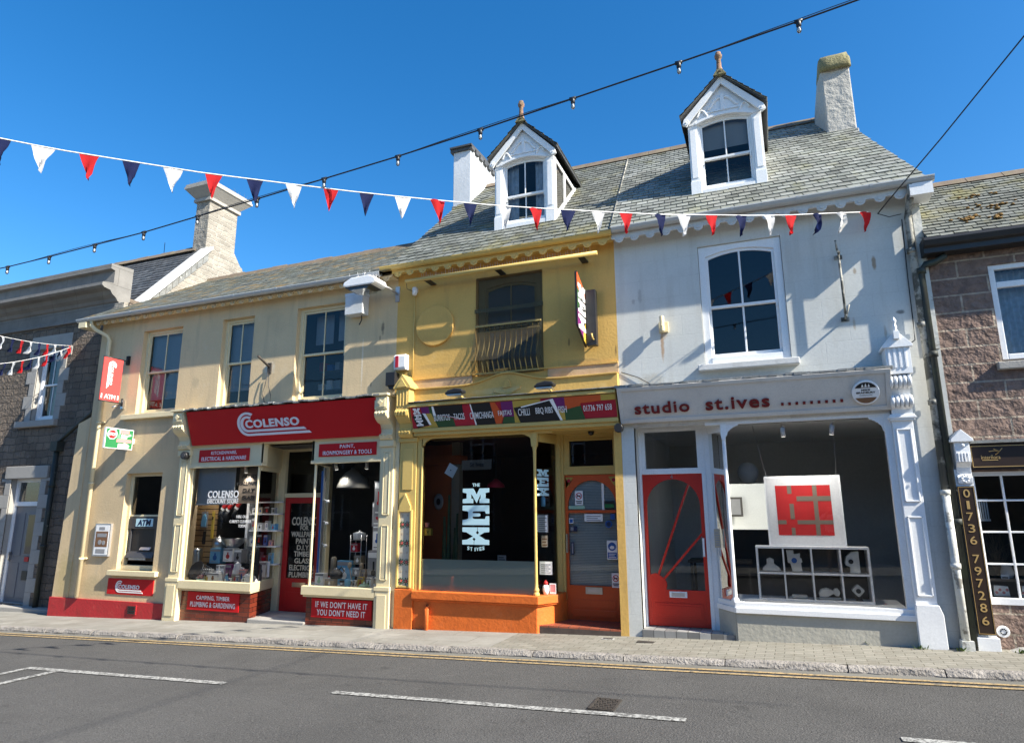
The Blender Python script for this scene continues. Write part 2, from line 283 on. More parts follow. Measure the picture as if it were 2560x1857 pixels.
def wall(mb,x0,x1,z0,z1,y,dep,holes,m=0,mr=None):
    """front sheet with rectangular openings and their reveals"""
    mr=m if mr is None else mr
    xs=sorted({x0,x1,*[h[0] for h in holes],*[h[1] for h in holes]}); zs=sorted({z0,z1,*[h[2] for h in holes],*[h[3] for h in holes]})
    for a,b in zip(xs,xs[1:]):
        for c,d in zip(zs,zs[1:]):
            if any(h[0]<=(a+b)/2<=h[1] and h[2]<=(c+d)/2<=h[3] for h in holes): continue
            mb.face([(a,y,c),(b,y,c),(b,y,d),(a,y,d)],m)
    for (a,b,c,d) in [h[:4] for h in holes]:
        e=y+dep
        mb.face([(a,y,c),(a,y,d),(a,e,d),(a,e,c)],mr); mb.face([(b,y,c),(b,e,c),(b,e,d),(b,y,d)],mr)
        mb.face([(a,y,d),(b,y,d),(b,e,d),(a,e,d)],mr); mb.face([(a,y,c),(a,e,c),(b,e,c),(b,y,c)],mr)
def room(mb,x0,x1,y0,y1,z0,z1,m=0,mf=None,front=False):
    mf=m if mf is None else mf
    mb.face([(x0,y1,z0),(x1,y1,z0),(x1,y1,z1),(x0,y1,z1)],m); mb.face([(x0,y0,z0),(x0,y1,z0),(x0,y1,z1),(x0,y0,z1)],m)
    mb.face([(x1,y0,z0),(x1,y1,z0),(x1,y1,z1),(x1,y0,z1)],m); mb.face([(x0,y0,z1),(x1,y0,z1),(x1,y1,z1),(x0,y1,z1)],m)
    mb.face([(x0,y0,z0),(x1,y0,z0),(x1,y1,z0),(x0,y1,z0)],mf)
def slates(mb,A,B,D,E,e=.18,w=.17,m=0,th=.010,jit=.004,lift=.018):
    """A,B lower-left/right, D,E upper-left/right corners: individual lapped slates"""
    A,B,D,E=map(Vector,(A,B,D,E)); L=((D-A).length+(E-B).length)/2; W=((B-A).length+(E-D).length)/2
    n=((B-A).cross(D-A)).normalized(); n=-n if n.z<0 else n
    P=lambda u,v:(A*(1-u)+B*u)*(1-v)+(D*(1-u)+E*u)*v
    mb.face([P(0,0)-n*.012,P(1,0)-n*.012,P(1,1)-n*.012,P(0,1)-n*.012],m)
    rows=max(1,round(L/e)); cols=max(1,round(W/w))
    for r in range(rows):
        v0=r/rows; v1=min(1,(r+1.25)/rows)
        off=(r%2)*.5+random.uniform(-.06,.06)
        for c in range(-1,cols+1):
            u0=(c+off+.03)/cols; u1=(c+1+off-.03)/cols; u0=max(0,u0); u1=min(1,u1)
            if u1-u0<.15/cols: continue
            dz=random.uniform(-jit,jit); va=v0+random.uniform(-.04,.04)/rows
            if r==0: va=max(va,0)
            l0=n*(lift+dz+random.uniform(-.002,.002)); l1=n*(lift+dz+random.uniform(-.002,.002)); t=n*.001
            p0,p1,p2,p3=P(u0,va)+l0,P(u1,va)+l1,P(u1,v1)+t,P(u0,v1)+t
            i=[mb.a(q) for q in (p0,p1,p2,p3,p0-n*th*1.6,p1-n*th*1.6)]
            mb.fi(i[:4],m); mb.fi((i[4],i[5],i[1],i[0]),m)
def sash(parent,x0,x1,z0,z1,y,fm,gm=None,arch=0,ft=.055,bar=.02,zm=None,blind=None,bm=None,name='window',mull=True,sillh=.05,head=None,horn=True):
    gm=gm or GLASS; zm=zm or (z0+z1)/2; hd=head or ft; f=MB(); dep=.10
    f.box(x0,x0+ft,y,y+dep,z0,z1); f.box(x1-ft,x1,y,y+dep,z0,z1); f.box(x0+ft,x1-ft,y-.012,y+dep,z0,z0+sillh)
    if arch:
        n=14; pts=[(x0+ft,z1),(x1-ft,z1)]
        for k in range(n+1):
            t=k/n; xx=x1-ft-(x1-x0-2*ft)*t; pts.append((xx,z1-hd-arch*(2*t-1)**2))
        f.prism(pts,'y',y,y+dep)
    else: f.box(x0+ft,x1-ft,y,y+dep,z1-hd,z1)
    a,b=x0+ft,x1-ft; st=.035; top=z1-hd
    def rail(q0,q1,yy,up):
        zt=top if up else q1
        f.box(a,a+st,yy,yy+.03,q0,zt-(arch if up else 0)); f.box(b-st,b,yy,yy+.03,q0,zt-(arch if up else 0))
        f.box(a+st,b-st,yy,yy+.03,q0,q0+(.04 if up else .06))
        if up and arch:
            n=14; pts=[(b,top-arch),(a,top-arch)]; pts=[]
            for k in range(n+1): t=k/n; pts.append((a+(b-a)*t,top-arch*(2*t-1)**2))
            for k in range(n+1): t=1-k/n; pts.append((a+st+(b-a-2*st)*t,top-.04-arch*(2*t-1)**2))
            f.prism(pts,'y',yy+.001,yy+.031)
        else: f.box(a+st,b-st,yy,yy+.03,zt-.04,zt)
        if mull: c=(a+b)/2; f.box(c-bar/2,c+bar/2,yy+.002,yy+.028,q0+.04,zt-.03)
    rail(zm-.02,top,y+.025,True); rail(z0+sillh,zm+.02,y+.06,False)
    if horn:
        for q in (a,b-st): f.prism([(q,zm-.02),(q+st,zm-.02),(q+st*.8,zm-.08),(q+st*.2,zm-.08)],'y',y+.026,y+.052)
    o=f.build(name,fm,parent,bevel=.004)
    g=MB(); g.face([(a+.01,y+.04,zm),(b-.01,y+.04,zm),(b-.01,y+.04,top-.005),(a+.01,y+.04,top-.005)]); g.face([(a+.01,y+.075,z0+.03),(b-.01,y+.075,z0+.03),(b-.01,y+.075,zm),(a+.01,y+.075,zm)])
    g.build('pane',gm,o,recalc=False)
    if blind: MB().box(a-.02,b+.02,y+.13,y+.135,blind,z1).build('blind',bm or BLIND,o)
    return o
def scallops(parent,x0,x1,z1,z0,y,m,pitch=.235):
    """eaves board with a pierced-looking scalloped lower edge"""
    b=MB(); n=max(1,round((x1-x0)/pitch)); p=(x1-x0)/n; zr=z0+.085
    b.box(x0,x1,y,y+.022,zr,z1)
    for k in range(n):
        c=x0+(k+.5)*p; r=p*.25
        pts=[(c+r*1.15*math.cos(t),zr+.003-(.07)*math.sin(t)) for t in [math.pi*q/10 for q in range(11)]]
        b.prism(pts,'y',y-.001,y+.021)
        b.lathe([(.026,-.012),(.026,0)],(c,y-.001,zr-.012),10,ax='y')
        b.lathe([(.015,-.010),(.015,0)],(c+p/2,y-.001,zr+.03),8,ax='y')
    return b.build('bargeboard',m,parent)
def gutter(parent,x0,x1,z,y,m,name='gutter',r=.06,joints=()):
    g=MB(); n=10
    pr=[(y-r*math.cos(math.pi*k/n)*1.0,z-r*math.sin(math.pi*k/n)*1.05) for k in range(n+1)]
    pr+=[(y+(r-.006)*math.cos(math.pi*k/n),z-(r-.006)*math.sin(math.pi*k/n)) for k in range(n+1)]
    g.prism(pr,'x',x0,x1,sm=False); g.box(x0,x1,y-r-.006,y-r+.004,z-.012,z+.004)
    for j in joints:
        pr2=[(y-(r+.008)*math.cos(math.pi*k/n),z-(r+.008)*math.sin(math.pi*k/n)) for k in range(n+1)]
        g.prism(pr2+[(y+r,z+.006),(y-r-.008,z+.008)],'x',j-.02,j+.02)
    return g.build(name,m,parent)
def tiltM(x,yb,zb,yt,zt): return Matrix.Translation((x,yb,zb))@Matrix.Rotation(math.atan2(yb-yt,zt-zb),4,'X'), math.hypot(yb-yt,zt-zb)
def console(mb,x0,x1,prof,flutes=4,m=0):
    mb.prism(prof,'x',x0,x1,m)
def rolls(mb,x0,x1,y,z,r,n=4,m=0):
    w=(x1-x0)/n
    for k in range(n):
        mb.lathe([(r*.55,.0),(r,.18*w),(r*1.05,.5*w),(r,.82*w),(r*.55,w)],(x0+k*w,y,z),14,m,'x')
# ------------------------------------------------------------------ camera, sun, sky
def setup():
    cam=bpy.data.cameras.new('camera'); co=bpy.data.objects.new('camera',cam); C.objects.link(co); S.camera=co
    cam.sensor_fit='HORIZONTAL'; cam.sensor_width=36; cam.lens=36*1617.65/2560; cam.clip_end=500; cam.clip_start=.05
    yaw,pitch,roll=.375501551,.210747616,-.00557982
    f=Vector((-math.sin(yaw)*math.cos(pitch),math.cos(yaw)*math.cos(pitch),math.sin(pitch)))
    r0=Vector((math.cos(yaw),math.sin(yaw),0)); u0=r0.cross(f)
    r=r0*math.cos(roll)+u0*math.sin(roll); u=-r0*math.sin(roll)+u0*math.cos(roll)
    m=Matrix((r,u,-f)).transposed().to_4x4(); m.translation=(0,-9.4,1.65); co.matrix_world=m
    sd=Vector((1,-.215,.775)).normalized(); el=math.asin(sd.z); az=math.atan2(sd.x,sd.y)
    l=bpy.data.lights.new('sun','SUN'); l.energy=SUN; l.angle=R(.55); l.color=(1,.935,.80)
    lo=bpy.data.objects.new('sun',l); C.objects.link(lo); lo.rotation_euler=sd.to_track_quat('Z','Y').to_euler(); lo.location=(8,-6,14)
    w=bpy.data.worlds.new('World'); S.world=w; w.use_nodes=True; nt=w.node_tree
    sk=nt.nodes.new('ShaderNodeTexSky'); sk.sky_type='NISHITA'; sk.sun_disc=False; sk.sun_elevation=el; sk.sun_rotation=az
    sk.air_density=1.0; sk.dust_density=.6; sk.ozone_density=3.5; sk.altitude=10
    hs=nt.nodes.new('ShaderNodeHueSaturation'); hs.inputs['Saturation'].default_value=SKYSAT
    bg=nt.nodes['Background']; bg.inputs['Strength'].default_value=SKY
    nt.links.new(sk.outputs[0],hs.inputs['Color']); nt.links.new(hs.outputs[0],bg.inputs['Color'])
    S.view_settings.view_transform='Standard'; S.view_settings.look='None'; S.view_settings.exposure=EXPO; S.view_settings.gamma=1
    S.cycles.max_bounces=8; S.cycles.transparent_max_bounces=16; S.cycles.sample_clamp_indirect=6
SUN=4.7; SKY=.092; SKYSAT=1.34; EXPO=1.32
setup()
# ------------------------------------------------------------------ street
def sheet(name,x0,x1,y0,y1,dz,m,nx=1):
    b=MB()
    for k in range(nx):
        a=x0+(x1-x0)*k/nx; c=x0+(x1-x0)*(k+1)/nx
        b.face([(a,y0,GZ(a)+dz),(c,y0,GZ(c)+dz),(c,y1,GZ(c)+dz),(a,y1,GZ(a)+dz)])
    return b.build(name,m,kind='structure',recalc=False)
sheet('ground',-90,90,-80,80,-.12,SLAB)
sheet('road',-70,50,-9.0,-1.2,-.065,ASPH)
b=MB()
for x0,x1,mi in ((-60,-3.6,0),(-3.6,40,1)): b.face([(x0,-1.17,GZ(x0)),(x1,-1.17,GZ(x1)),(x1,1.9,GZ(x1)),(x0,1.9,GZ(x0))],mi)
b.build('pavement',[SLAB,PAVE],kind='structure',recalc=False)
b=MB(); b.face([(-60,-12.5,GZ(-60)),(40,-12.5,GZ(40)),(40,-8.95,GZ(40)),(-60,-8.95,GZ(-60))])
b.build('far_pavement',SLAB,kind='structure',recalc=False)
def kerb():
    b=MB(); x=-30.0; rnd=random.Random(3)
    while x<14:
        L=rnd.uniform(.85,1.35); n=10; x1=x+L-.012; top=rnd.uniform(-.006,.006); rows=[]
        for k in range(n+1):
            xx=x+(x1-x)*k/n; g=GZ(xx)+top; j=lambda s: rnd.uniform(-s,s)
            end=.008 if k in (0,n) else 0
            rows.append([(xx,-1.285+j(.012),g-.10),(xx,-1.29+j(.014),g-.045+j(.008)),(xx,-1.262+j(.012)+end,g+.0+j(.007)-end),(xx,-1.22+j(.01),g+.008+j(.004)-end),(xx,-1.14,g+.004-end),(xx,-1.12,g-.03)])
        ids=[[b.a(p) for p in r] for r in rows]
        for A,B in zip(ids,ids[1:]):
            for q in range(5): b.fi((A[q],B[q],B[q+1],A[q+1]))
        b.fi(ids[0]); b.fi(ids[-1][::-1]); x+=L
    b.build('kerb',KERB,kind='structure')
kerb()
sheet('gutter_channel',-60,40,-1.45,-1.2,-.061,mat('silty_channel',(.15,.145,.13),.95,.2,2,.6,60,[((.07,.07,.065),4,.5,.75,.5)],bumpd=.006))
def marking(x0,x1,y0,y1,m,name='road_marking'):
    b=MB(); n=max(1,int(abs(x1-x0)/.5))
    for k in range(n):
        a=x0+(x1-x0)*k/n; c=x0+(x1-x0)*(k+1)/n
        b.face([(a,y0,GZ(a)-.057),(c,y0,GZ(c)-.057),(c,y1,GZ(c)-.057),(a,y1,GZ(a)-.057)])
    return b.build(name,m,kind='structure',recalc=False)
marking(-60,40,-1.50,-1.44,PAINTY,'yellow_line'); marking(-60,40,-1.64,-1.58,PAINTY,'yellow_line')
marking(-9.17,-5.85,-3.40,-3.29,PAINTW); marking(-9.18,-9.07,-6.2,-3.41,PAINTW); marking(-8.62,-8.49,-6.2,-3.41,PAINTW)
marking(-4.4,-.83,-3.40,-3.30,PAINTW); marking(.75,4.4,-3.45,-3.35,PAINTW)
# drain grate in the road and small covers in the pavement
def grate():
    x0,x1,y0,y1=-1.71,-1.47,-3.26,-2.89; t=thing('drain_cover','rusty cast iron drain cover with bars in the road, beside the white line','drain cover',(-1.59,-3.07,GZ(-1.6)-.06))
    z=GZ(-1.6)-.063; b=MB()
    b.box(x0,x1,y0,y0+.025,z-.02,z+.012); b.box(x0,x1,y1-.025,y1,z-.02,z+.012); b.box(x0,x0+.022,y0+.025,y1-.025,z-.02,z+.012); b.box(x1-.022,x1,y0+.025,y1-.025,z-.02,z+.012)
    b.build('frame',IRON,t); g=MB()
    for k in range(6):
        yy=y0+.05+k*.052
        for q in range(4):
            xx=x0+.03+q*.048+(k%2)*.012; g.box(xx,xx+.034,yy,yy+.036,z,z+.010)
    g.box(x0+.022,x1-.022,y0+.025,y1-.025,z-.02,z+.002); g.build('grating',IRON,t)
grate()
for (x,y,w,d,lab,m) in ((-2.23,-.26,.17,.10,'small grey stopcock cover set in the pavement by the yellow pillar',CEMENT),(-1.70,-.38,.22,.12,'rusty brown service cover set in the pavers before the red arched door',IRON)):
    z=GZ(x); b=MB(); b.box(x-w/2,x+w/2,y-d/2,y+d/2,z-.02,z+.006); b.box(x-w/2+.02,x+w/2-.02,y-d/2+.02,y+d/2-.02,z+.006,z+.009,1)
    b.build('service_cover',[m,IRON],label=lab,cat='service cover')
# ------------------------------------------------------------------ grey granite building at the left
def granite_building():
    T=thing('granite_building','grey granite building with heavy stone cornice and slate roof at the far left','building',(-17,.5,-.47))
    Y=.5; holes=[(-16.10,-15.30,3.75,5.47),(-16.42,-15.40,-.30,2.42)]
    w=MB(); wall(w,-26,-13.25,-1.2,6.2,Y,.22,holes,0,1)
    w.face([(-13.25,Y,-1),(-13.25,6,-1),(-13.25,6,6.4),(-13.25,Y,6.4)]); w.face([(-26,6,-1),(-13.25,6,-1),(-13.25,6,6.4),(-26,6,6.4)])
    w.build('wall',[GRAN,ASHL2],T)
    for (a,c,d) in ((-16.10,3.75,5.47),(-15.30,3.75,5.47),(-16.42,-.35,2.42),(-15.40,-.35,2.42)):
        q=MB(); k=0; z=c; left=a in(-16.10,-16.42)
        while z<d-.05:
            h=min(.30,d-z); L=.34 if k%2 else .20
            q.box(a-L if left else a,a if left else a+L,Y-.014,Y+.02,z+.002,z+h-.001); z+=h; k+=1
        q.build('quoins',ASHL2,T,bevel=.006)
    MB().box(-16.42-.2,-15.40+.24,Y-.045,Y+.02,2.42,2.70).build('lintel',ASHL2,T,bevel=.012); MB().box(-16.42,-15.0,Y-.018,Y+.02,5.48,5.80).build('lintel',ASHL2,T,bevel=.008)
    MB().box(-16.5,-15.12,Y-.10,Y+.1,3.60,3.745).build('sill',ASHL2,T,bevel=.01)
    c=MB(); pr=[(Y,6.02),(Y-.05,6.02),(Y-.05,6.07),(Y-.02,6.09),(Y-.02,6.36),(Y-.06,6.38),(Y-.10,6.44),(Y-.20,6.50),(Y-.26,6.58),(Y-.40,6.60),(Y-.46,6.64),(Y-.46,6.71),(Y-.42,6.73),(Y-.2,6.76),(Y-.2,7.06),(Y-.30,7.08),(Y-.30,7.20),(Y+.25,7.24),(Y+.25,6.02)]
    c.prism(pr,'x',-26,-13.58); c.build('cornice',ASHL,T)
    r=MB(); slates(r,(-25,.85,6.35),(-13.62,.85,6.35),(-25,2.75,8.56),(-13.62,2.75,8.56),.15,.2)
    r.face([(-25,2.75,8.56),(-13.62,2.75,8.56),(-13.62,5.2,6.2),(-25,5.2,6.2)]); r.build('roof',SLATE_D,T)
    rr=MB()
    for k in range(24): x=-24.9+k*.46; rr.prism([(2.60,8.50),(2.75,8.66+.01*(k%2)),(2.9,8.50)],'x',x,x+.45)
    rr.build('ridge',RIDGE,T)
    g=MB(); top=[(.95,6.42),(2.75,8.50),(3.75,8.3),(4.6,6.6),(4.6,5.6),(.4,5.6),(.4,6.3)]
    g.prism(top,'x',-13.60,-13.30); g.build('gable',CHST,T)
    cp=MB(); cp.prism([(.78,6.30),(2.66,8.44),(2.66,8.53),(.78,6.39)],'x',-13.68,-13.24); cp.build('coping',WPAINT,T)
    fl=MB()     # stepped lead soakers under the coping
    for k in range(9):
        y=1.1+k*.165; z=6.42+(y-.9)*1.13; fl.prism([(y,z-.02),(y+.15,z+.15),(y+.15,z-.05),(y,z-.2)],'x',-13.296,-13.285)
    fl.build('flashing',LEAD,T)
    ch=MB(); ch.box(-13.99,-13.52,2.66,3.64,6.5,9.90); ch.prism([(3.64,8.75),(3.64,8.05),(4.3,7.9),(4.25,8.0)],'x',-13.9,-13.52)
    cho=ch.build('chimney',CHST,T)
    k=MB(); k.box(-14.05,-13.46,2.60,3.70,9.90,9.985)
    a=[(-14.01,2.64),(-13.50,2.64),(-13.50,3.66),(-14.01,3.66)]; bq=[(-14.22,2.42),(-13.27,2.42),(-13.27,3.90),(-14.22,3.90)]
    i=[k.a((x,y,9.985)) for x,y in a]; j=[k.a((x,y,10.24)) for x,y in bq]
    for q in range(4): k.fi((i[q],i[(q+1)%4],j[(q+1)%4],j[q]))
    k.fi(j); k.box(-14.23,-13.26,2.41,3.91,10.24,10.30); k.box(-14.21,-13.28,2.43,3.89,10.30,10.37); k.build('cap',ASHL2,cho)
    gr=MB(); rnd=random.Random(5)
    for q in range(170):
        x=rnd.uniform(-14.18,-13.3); y=rnd.uniform(2.45,3.87); h=rnd.uniform(.05,.2); dx=rnd.uniform(-.06,.06); dy=rnd.uniform(-.05,.05)
        gr.face([(x-.004,y,10.37),(x+.004,y,10.37),(x+dx,y+dy,10.37+h)])
    o=gr.build('grass_tuft',mat('dry_grass',(.40,.33,.24),.9,.2,9,0,20),cho,recalc=False); o['kind']='stuff'
    MB().tube([(-15.7,3.2,8.5),(-15.72,3.2,9.25)],.008,5).build('aerial',BLACK,T)
    sash(T,-16.08,-15.32,3.77,5.45,Y+.10,WTRIM,GLASS,ft=.07,blind=None)
    cu=MB()
    for k in range(8):
        x=-15.98+k*.055; cu.face([(x,Y+.36,3.8),(x+.03,Y+.33,3.8),(x+.03,Y+.33,5.3),(x,Y+.36,5.3)]); cu.face([(x+.03,Y+.33,3.8),(x+.055,Y+.36,3.8),(x+.055,Y+.36,5.3),(x+.03,Y+.33,5.3)])
    cu.build('curtain',mat('cream_curtain',(.5,.47,.38),.9,.1,10,0,20),T)
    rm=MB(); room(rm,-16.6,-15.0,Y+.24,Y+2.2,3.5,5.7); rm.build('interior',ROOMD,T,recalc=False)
    # door
    f=MB(); y=Y+.12
    f.box(-16.42,-16.34,y,y+.1,-.30,2.42); f.box(-15.47,-15.40,y,y+.1,-.30,2.42); f.box(-16.34,-15.47,y,y+.1,2.34,2.42); f.box(-16.34,-15.47,y-.01,y+.1,1.80,1.90)
    fo=f.build('door_frame',WTRIM,T,bevel=.005)
    MB().face([(-16.34,y+.05,1.9),(-15.47,y+.05,1.9),(-15.47,y+.05,2.34),(-16.34,y+.05,2.34)]).build('fanlight',GLASSD,fo,recalc=False)
    d=MB(); d.box(-16.34,-15.47,y+.03,y+.07,-.32,1.80); d.box(-16.24,-15.98,y+.018,y+.03,-.2,.55); d.box(-15.84,-15.58,y+.018,y+.03,-.2,.55); d.box(-16.24,-15.98,y+.018,y+.03,.7,1.65); d.box(-15.9,-15.55,y+.018,y+.03,.7,1.65)
    do=d.build('door',mat('grey_door_paint',(.15,.155,.175),.4,.05,3,.1,20),T,bevel=.006)
    MB().box(-15.84,-15.61,y+.010,y+.018,.75,1.6).build('pane',GLASSD,do); MB().box(-15.80,-15.62,y,y+.018,.18,.38).build('letterbox',BLACK,do)
    MB().box(-16.30,-16.27,y-.03,y+.03,.6,.78).build('handle',STEEL,do)
    MB().box(-15.78,-15.64,y,y+.012,.58,.68).build('number_plate',PCOL['red'],do)
    st=MB(); st.box(-17.6,-13.9,Y-.24,Y+.2,-.8,-.33); st.build('doorstep',ASHL2,T,bevel=.02)
    p=MB(); p.tube([(-14.89,Y-.08,3.05),(-14.89,Y-.08,-.42)],.055,10); p.box(-15.0,-14.78,Y-.17,Y-.0,3.0,3.22); p.tube([(-14.89,Y-.08,3.18),(-14.6,Y-.08,3.38),(-13.75,Y-.2,3.78),(-13.4,Y-.35,3.9)],.04,10)
    for z in (2.2,.9): p.tube([(-14.89,Y-.08,z),(-14.89,Y-.08,z+.07)],.068,10)
    p.build('downpipe',BLKP,T)
granite_building()
# ------------------------------------------------------------------ logo of nested C bands used on the cream shop's signs
def logo(mb,x0,z0,W,H,y,d,m=0):
    def band(rx,ry,tx,tt,tb):
        cx,cz=.147,.5; n=22; o=[];i=[]
        for k in range(n+1):
            t=R(55+(270-55)*k/n); o.append((cx+rx*math.cos(t),cz+ry*math.sin(t))); i.append((cx+(rx-.036)*math.cos(t),cz+(ry-.096)*math.sin(t)))
        pts=o+[(tx,tb),(tx-.03,tt)]+i[::-1]
        mb.prism([(x0+u*W,z0+v*H) for u,v in pts],'y',y-d,y,m)
    band(.147,.5,1.0,.096,0.0); band(.101,.34,.94,.256,.16)
    mb.text('COLENSO',x0+.485*W,z0+.50*H,w=.745*W,h=.345*H,y=y,m=m,bold=.034,d=d,space=1.1)
# ------------------------------------------------------------------ cream hardware shop
def hardware_shop():
    T=thing('hardware_shop','cream rendered two storey hardware shop with red fascia and lichen covered roof','shop',(-9.6,0,-.27))
    H=[(-12.03,-10.93,3.60,5.37),(-9.865,-9.07,3.60,5.375),(-8.04,-6.94,3.60,5.385),(-12.05,-11.075,.55,2.41),(-10.30,-6.04,-.9,2.90)]
    w=MB(); wall(w,-13.31,-5.86,-.9,5.80,0,.20,H)
    w.face([(-13.31,0,-1),(-13.31,5.6,-1),(-13.31,5.6,5.7),(-13.31,0,5.7)]); w.face([(-13.31,0,5.7),(-13.31,5.6,5.7),(-13.31,2.75,7.5)])
    w.face([(-13.31,5.6,-1),(-5.86,5.6,-1),(-5.86,5.6,5.8),(-13.31,5.6,5.8)])
    w.build('wall',CREAM,T)
    bt=MB(); bt.prism([(-13.66,3.50),(-13.79,-.7),(-13.30,-.7),(-13.30,3.62)],'y',-.012,.5); bt.build('buttress',CREAM,T)
    p=MB(); p.box(-13.80,-10.60,-.04,.0,-.8,-.015); p.build('plinth',RED,T,bevel=.006)
    v=MB(); v.box(-11.56,-11.33,-.05,-.038,-.24,-.07)
    for k in range(4): v.box(-11.54,-11.35,-.062,-.045,-.225+k*.037,-.20+k*.037,1)
    v.build('air_brick',[RED,BLACK],T)
    r=MB(); slates(r,(-13.70,-.33,5.72),(-5.84,-.33,5.72),(-13.50,2.72,7.60),(-5.84,2.72,7.60),.155,.19,jit=.003,lift=.007,th=.004)
    r.face([(-13.5,2.72,7.60),(-5.84,2.72,7.6),(-5.84,5.7,5.7),(-13.5,5.7,5.7)]); r.build('roof',SLATE_C,T)
    rr=MB()
    for k in range(17): x=-13.5+k*.452; rr.prism([(2.56,7.50),(2.64,7.62),(2.72,7.655+.012*(k%3)),(2.82,7.62),(2.9,7.5)],'x',x,x+.44)
    rr.build('ridge',RIDGE,T)
    gutter(T,-13.72,-6.06,5.725,-.275,GUTW,r=.062,joints=(-13.35,-12.1,-11,-10.1,-9.33,-8.3,-7.4,-6.35))
    sf=MB(); sf.box(-13.6,-5.87,-.18,0,5.655,5.69); sf.box(-13.62,-13.40,-.33,0,5.53,5.65); sf.build('soffit',CTRIM,T)
    scallops(T,-13.55,-5.87,5.68,5.56,-.20,CREAM)
    for (a,b,c,d),bl in zip(H[:3],(3.92,3.95,None)):
        sash(T,a,b,c,d,.09,CTRIM,GLASS,ft=.07,blind=bl,head=.06)
    s=MB(); s.box(-12.32,-10.70,-.09,.1,3.50,3.60); s.build('sill',CTRIM,T,bevel=.008)
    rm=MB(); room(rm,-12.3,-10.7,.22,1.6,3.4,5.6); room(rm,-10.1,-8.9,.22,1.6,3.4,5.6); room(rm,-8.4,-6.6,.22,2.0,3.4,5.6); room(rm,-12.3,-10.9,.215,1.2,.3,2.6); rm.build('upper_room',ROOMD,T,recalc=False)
    sh=MB(); sh.box(-8.3,-6.7,.9,1.2,4.33,4.36); sh.box(-8.3,-6.7,.9,1.2,3.95,3.98); sh.box(-7.62,-7.59,.88,1.2,3.5,5.4); sh.box(-7.9,-7.5,.4,.41,4.75,5.32,1); sh.box(-7.42,-7.15,.45,.46,4.8,5.38,1)
    for k in range(16):
        x=-8.2+(k%8)*.19; z=3.98 if k<8 else 4.36; h=random.uniform(.08,.2); sh.box(x,x+random.uniform(.09,.17),.92,1.1,z,z+h,random.choice((1,2,3,4)))
    sh.build('stock_shelf',[ROOMD,PCOL['grey'],PCOL['white'],PCOL['blue'],PCOL['crimson']],T)
    # ATM opening
    f=MB(); y=.10; f.box(-12.05,-11.98,y,y+.08,.55,2.41); f.box(-11.145,-11.075,y,y+.08,.55,2.41); f.box(-11.98,-11.145,y,y+.08,2.35,2.41); f.box(-11.98,-11.145,y,y+.08,.55,.64); f.box(-11.98,-11.145,y+.01,y+.07,1.56,1.60)
    fo=f.build('window',CTRIM,T,bevel=.005); MB().face([(-11.98,y+.04,1.6),(-11.145,y+.04,1.6),(-11.145,y+.04,2.35),(-11.98,y+.04,2.35)]).build('pane',GLASSD,fo,recalc=False)
    s=MB(); s.box(-12.18,-10.90,-.09,.1,.455,.55); s.build('sill',CTRIM,T,bevel=.008)
    # downpipe
    p=MB(); p.tube([(-13.30,-.27,5.68),(-13.30,-.27,5.58),(-13.22,-.22,5.48),(-12.98,-.10,5.34),(-12.95,-.075,5.24),(-12.95,-.075,0.02)],.042,10)
    for z in (4.6,3.45,2.2,.72): p.tube([(-12.95,-.075,z),(-12.95,-.075,z+.05)],.054,10)
    for z in (3.47,.74): p.box(-13.03,-12.87,-.05,0,z,z+.03)
    p.build('downpipe',CTRIM,T)
    # shopfront
    def pil(x0,x1):
        q=MB(); q.box(x0,x1,-.08,.02,-.6,2.78); q.box(x0-.02,x1+.02,-.11,.02,-.6,.42); q.box(x0-.025,x1+.025,-.12,.02,.40,.46); q.box(x0-.02,x1+.02,-.12,.02,2.70,2.80)
        c=(x0+x1)/2; hw=(x1-x0)/2-.055
        for z0,z1 in ((.56,1.42),(1.58,2.62)):
            for a,b2 in ((c-hw,c-hw+.018),(c+hw-.018,c+hw)): q.box(a,b2,-.094,-.08,z0,z1)
            q.box(c-hw,c+hw,-.094,-.08,z0,z0+.018); q.box(c-hw,c+hw,-.094,-.08,z1-.018,z1); q.box(c-hw+.03,c+hw-.03,-.088,-.08,z0+.03,z1-.03)
        q.box(c-hw-.02,c+hw+.02,-.122,-.11,-.2,.34); q.build('pilaster',CTRIM,T,bevel=.005)
        k=MB(); pr=[(0,2.80),(-.10,2.80),(-.155,2.83),(-.165,2.88),(-.13,2.92),(-.125,2.98),(-.17,3.06),(-.27,3.12),(-.32,3.17),(-.335,3.23),(-.31,3.27),(-.31,3.30),(-.33,3.30),(-.33,3.52),(0,3.52)]
        k.prism(pr,'x',x0,x1)
        n=4
        for g in range(n):
            a=x0+(x1-x0)*(g+.18)/n; e=x0+(x1-x0)*(g+.82)/n
            k.prism([(-.155,2.845),(-.172,2.86),(-.182,2.885),(-.15,2.905),(-.12,2.91)],'x',a,e); k.prism([(-.28,3.14),(-.34,3.19),(-.352,3.235),(-.32,3.27),(-.27,3.24)],'x',a,e)
        k.box(x0+.03,x1-.03,-.345,-.33,3.33,3.49); k.prism([(c-.05,3.41),(c,3.36),(c+.05,3.41),(c,3.46)],'y',-.37,-.345)
        k.box(x0-.03,x1+.03,-.38,0,3.52,3.56); k.build('console',CTRIM,T,bevel=.004)
    pil(-10.57,-10.30); pil(-6.04,-5.80)
    l=MB()
    for k in range(40):
        a=-10.33+k*.11; z=3.545+random.uniform(-.012,.018); l.box(a,a+.112,-.385+random.uniform(-.008,.008),.0,z-.02-random.uniform(0,.012),z)
    l.build('lead_cover',LEAD,T)
    fr=MB()
    for a,b in ((-10.30,-8.55),(-7.47,-6.04)):
        fr.box(a,b,-.06,.05,2.50,2.885); fr.box(a,b,-.085,.05,2.46,2.515)
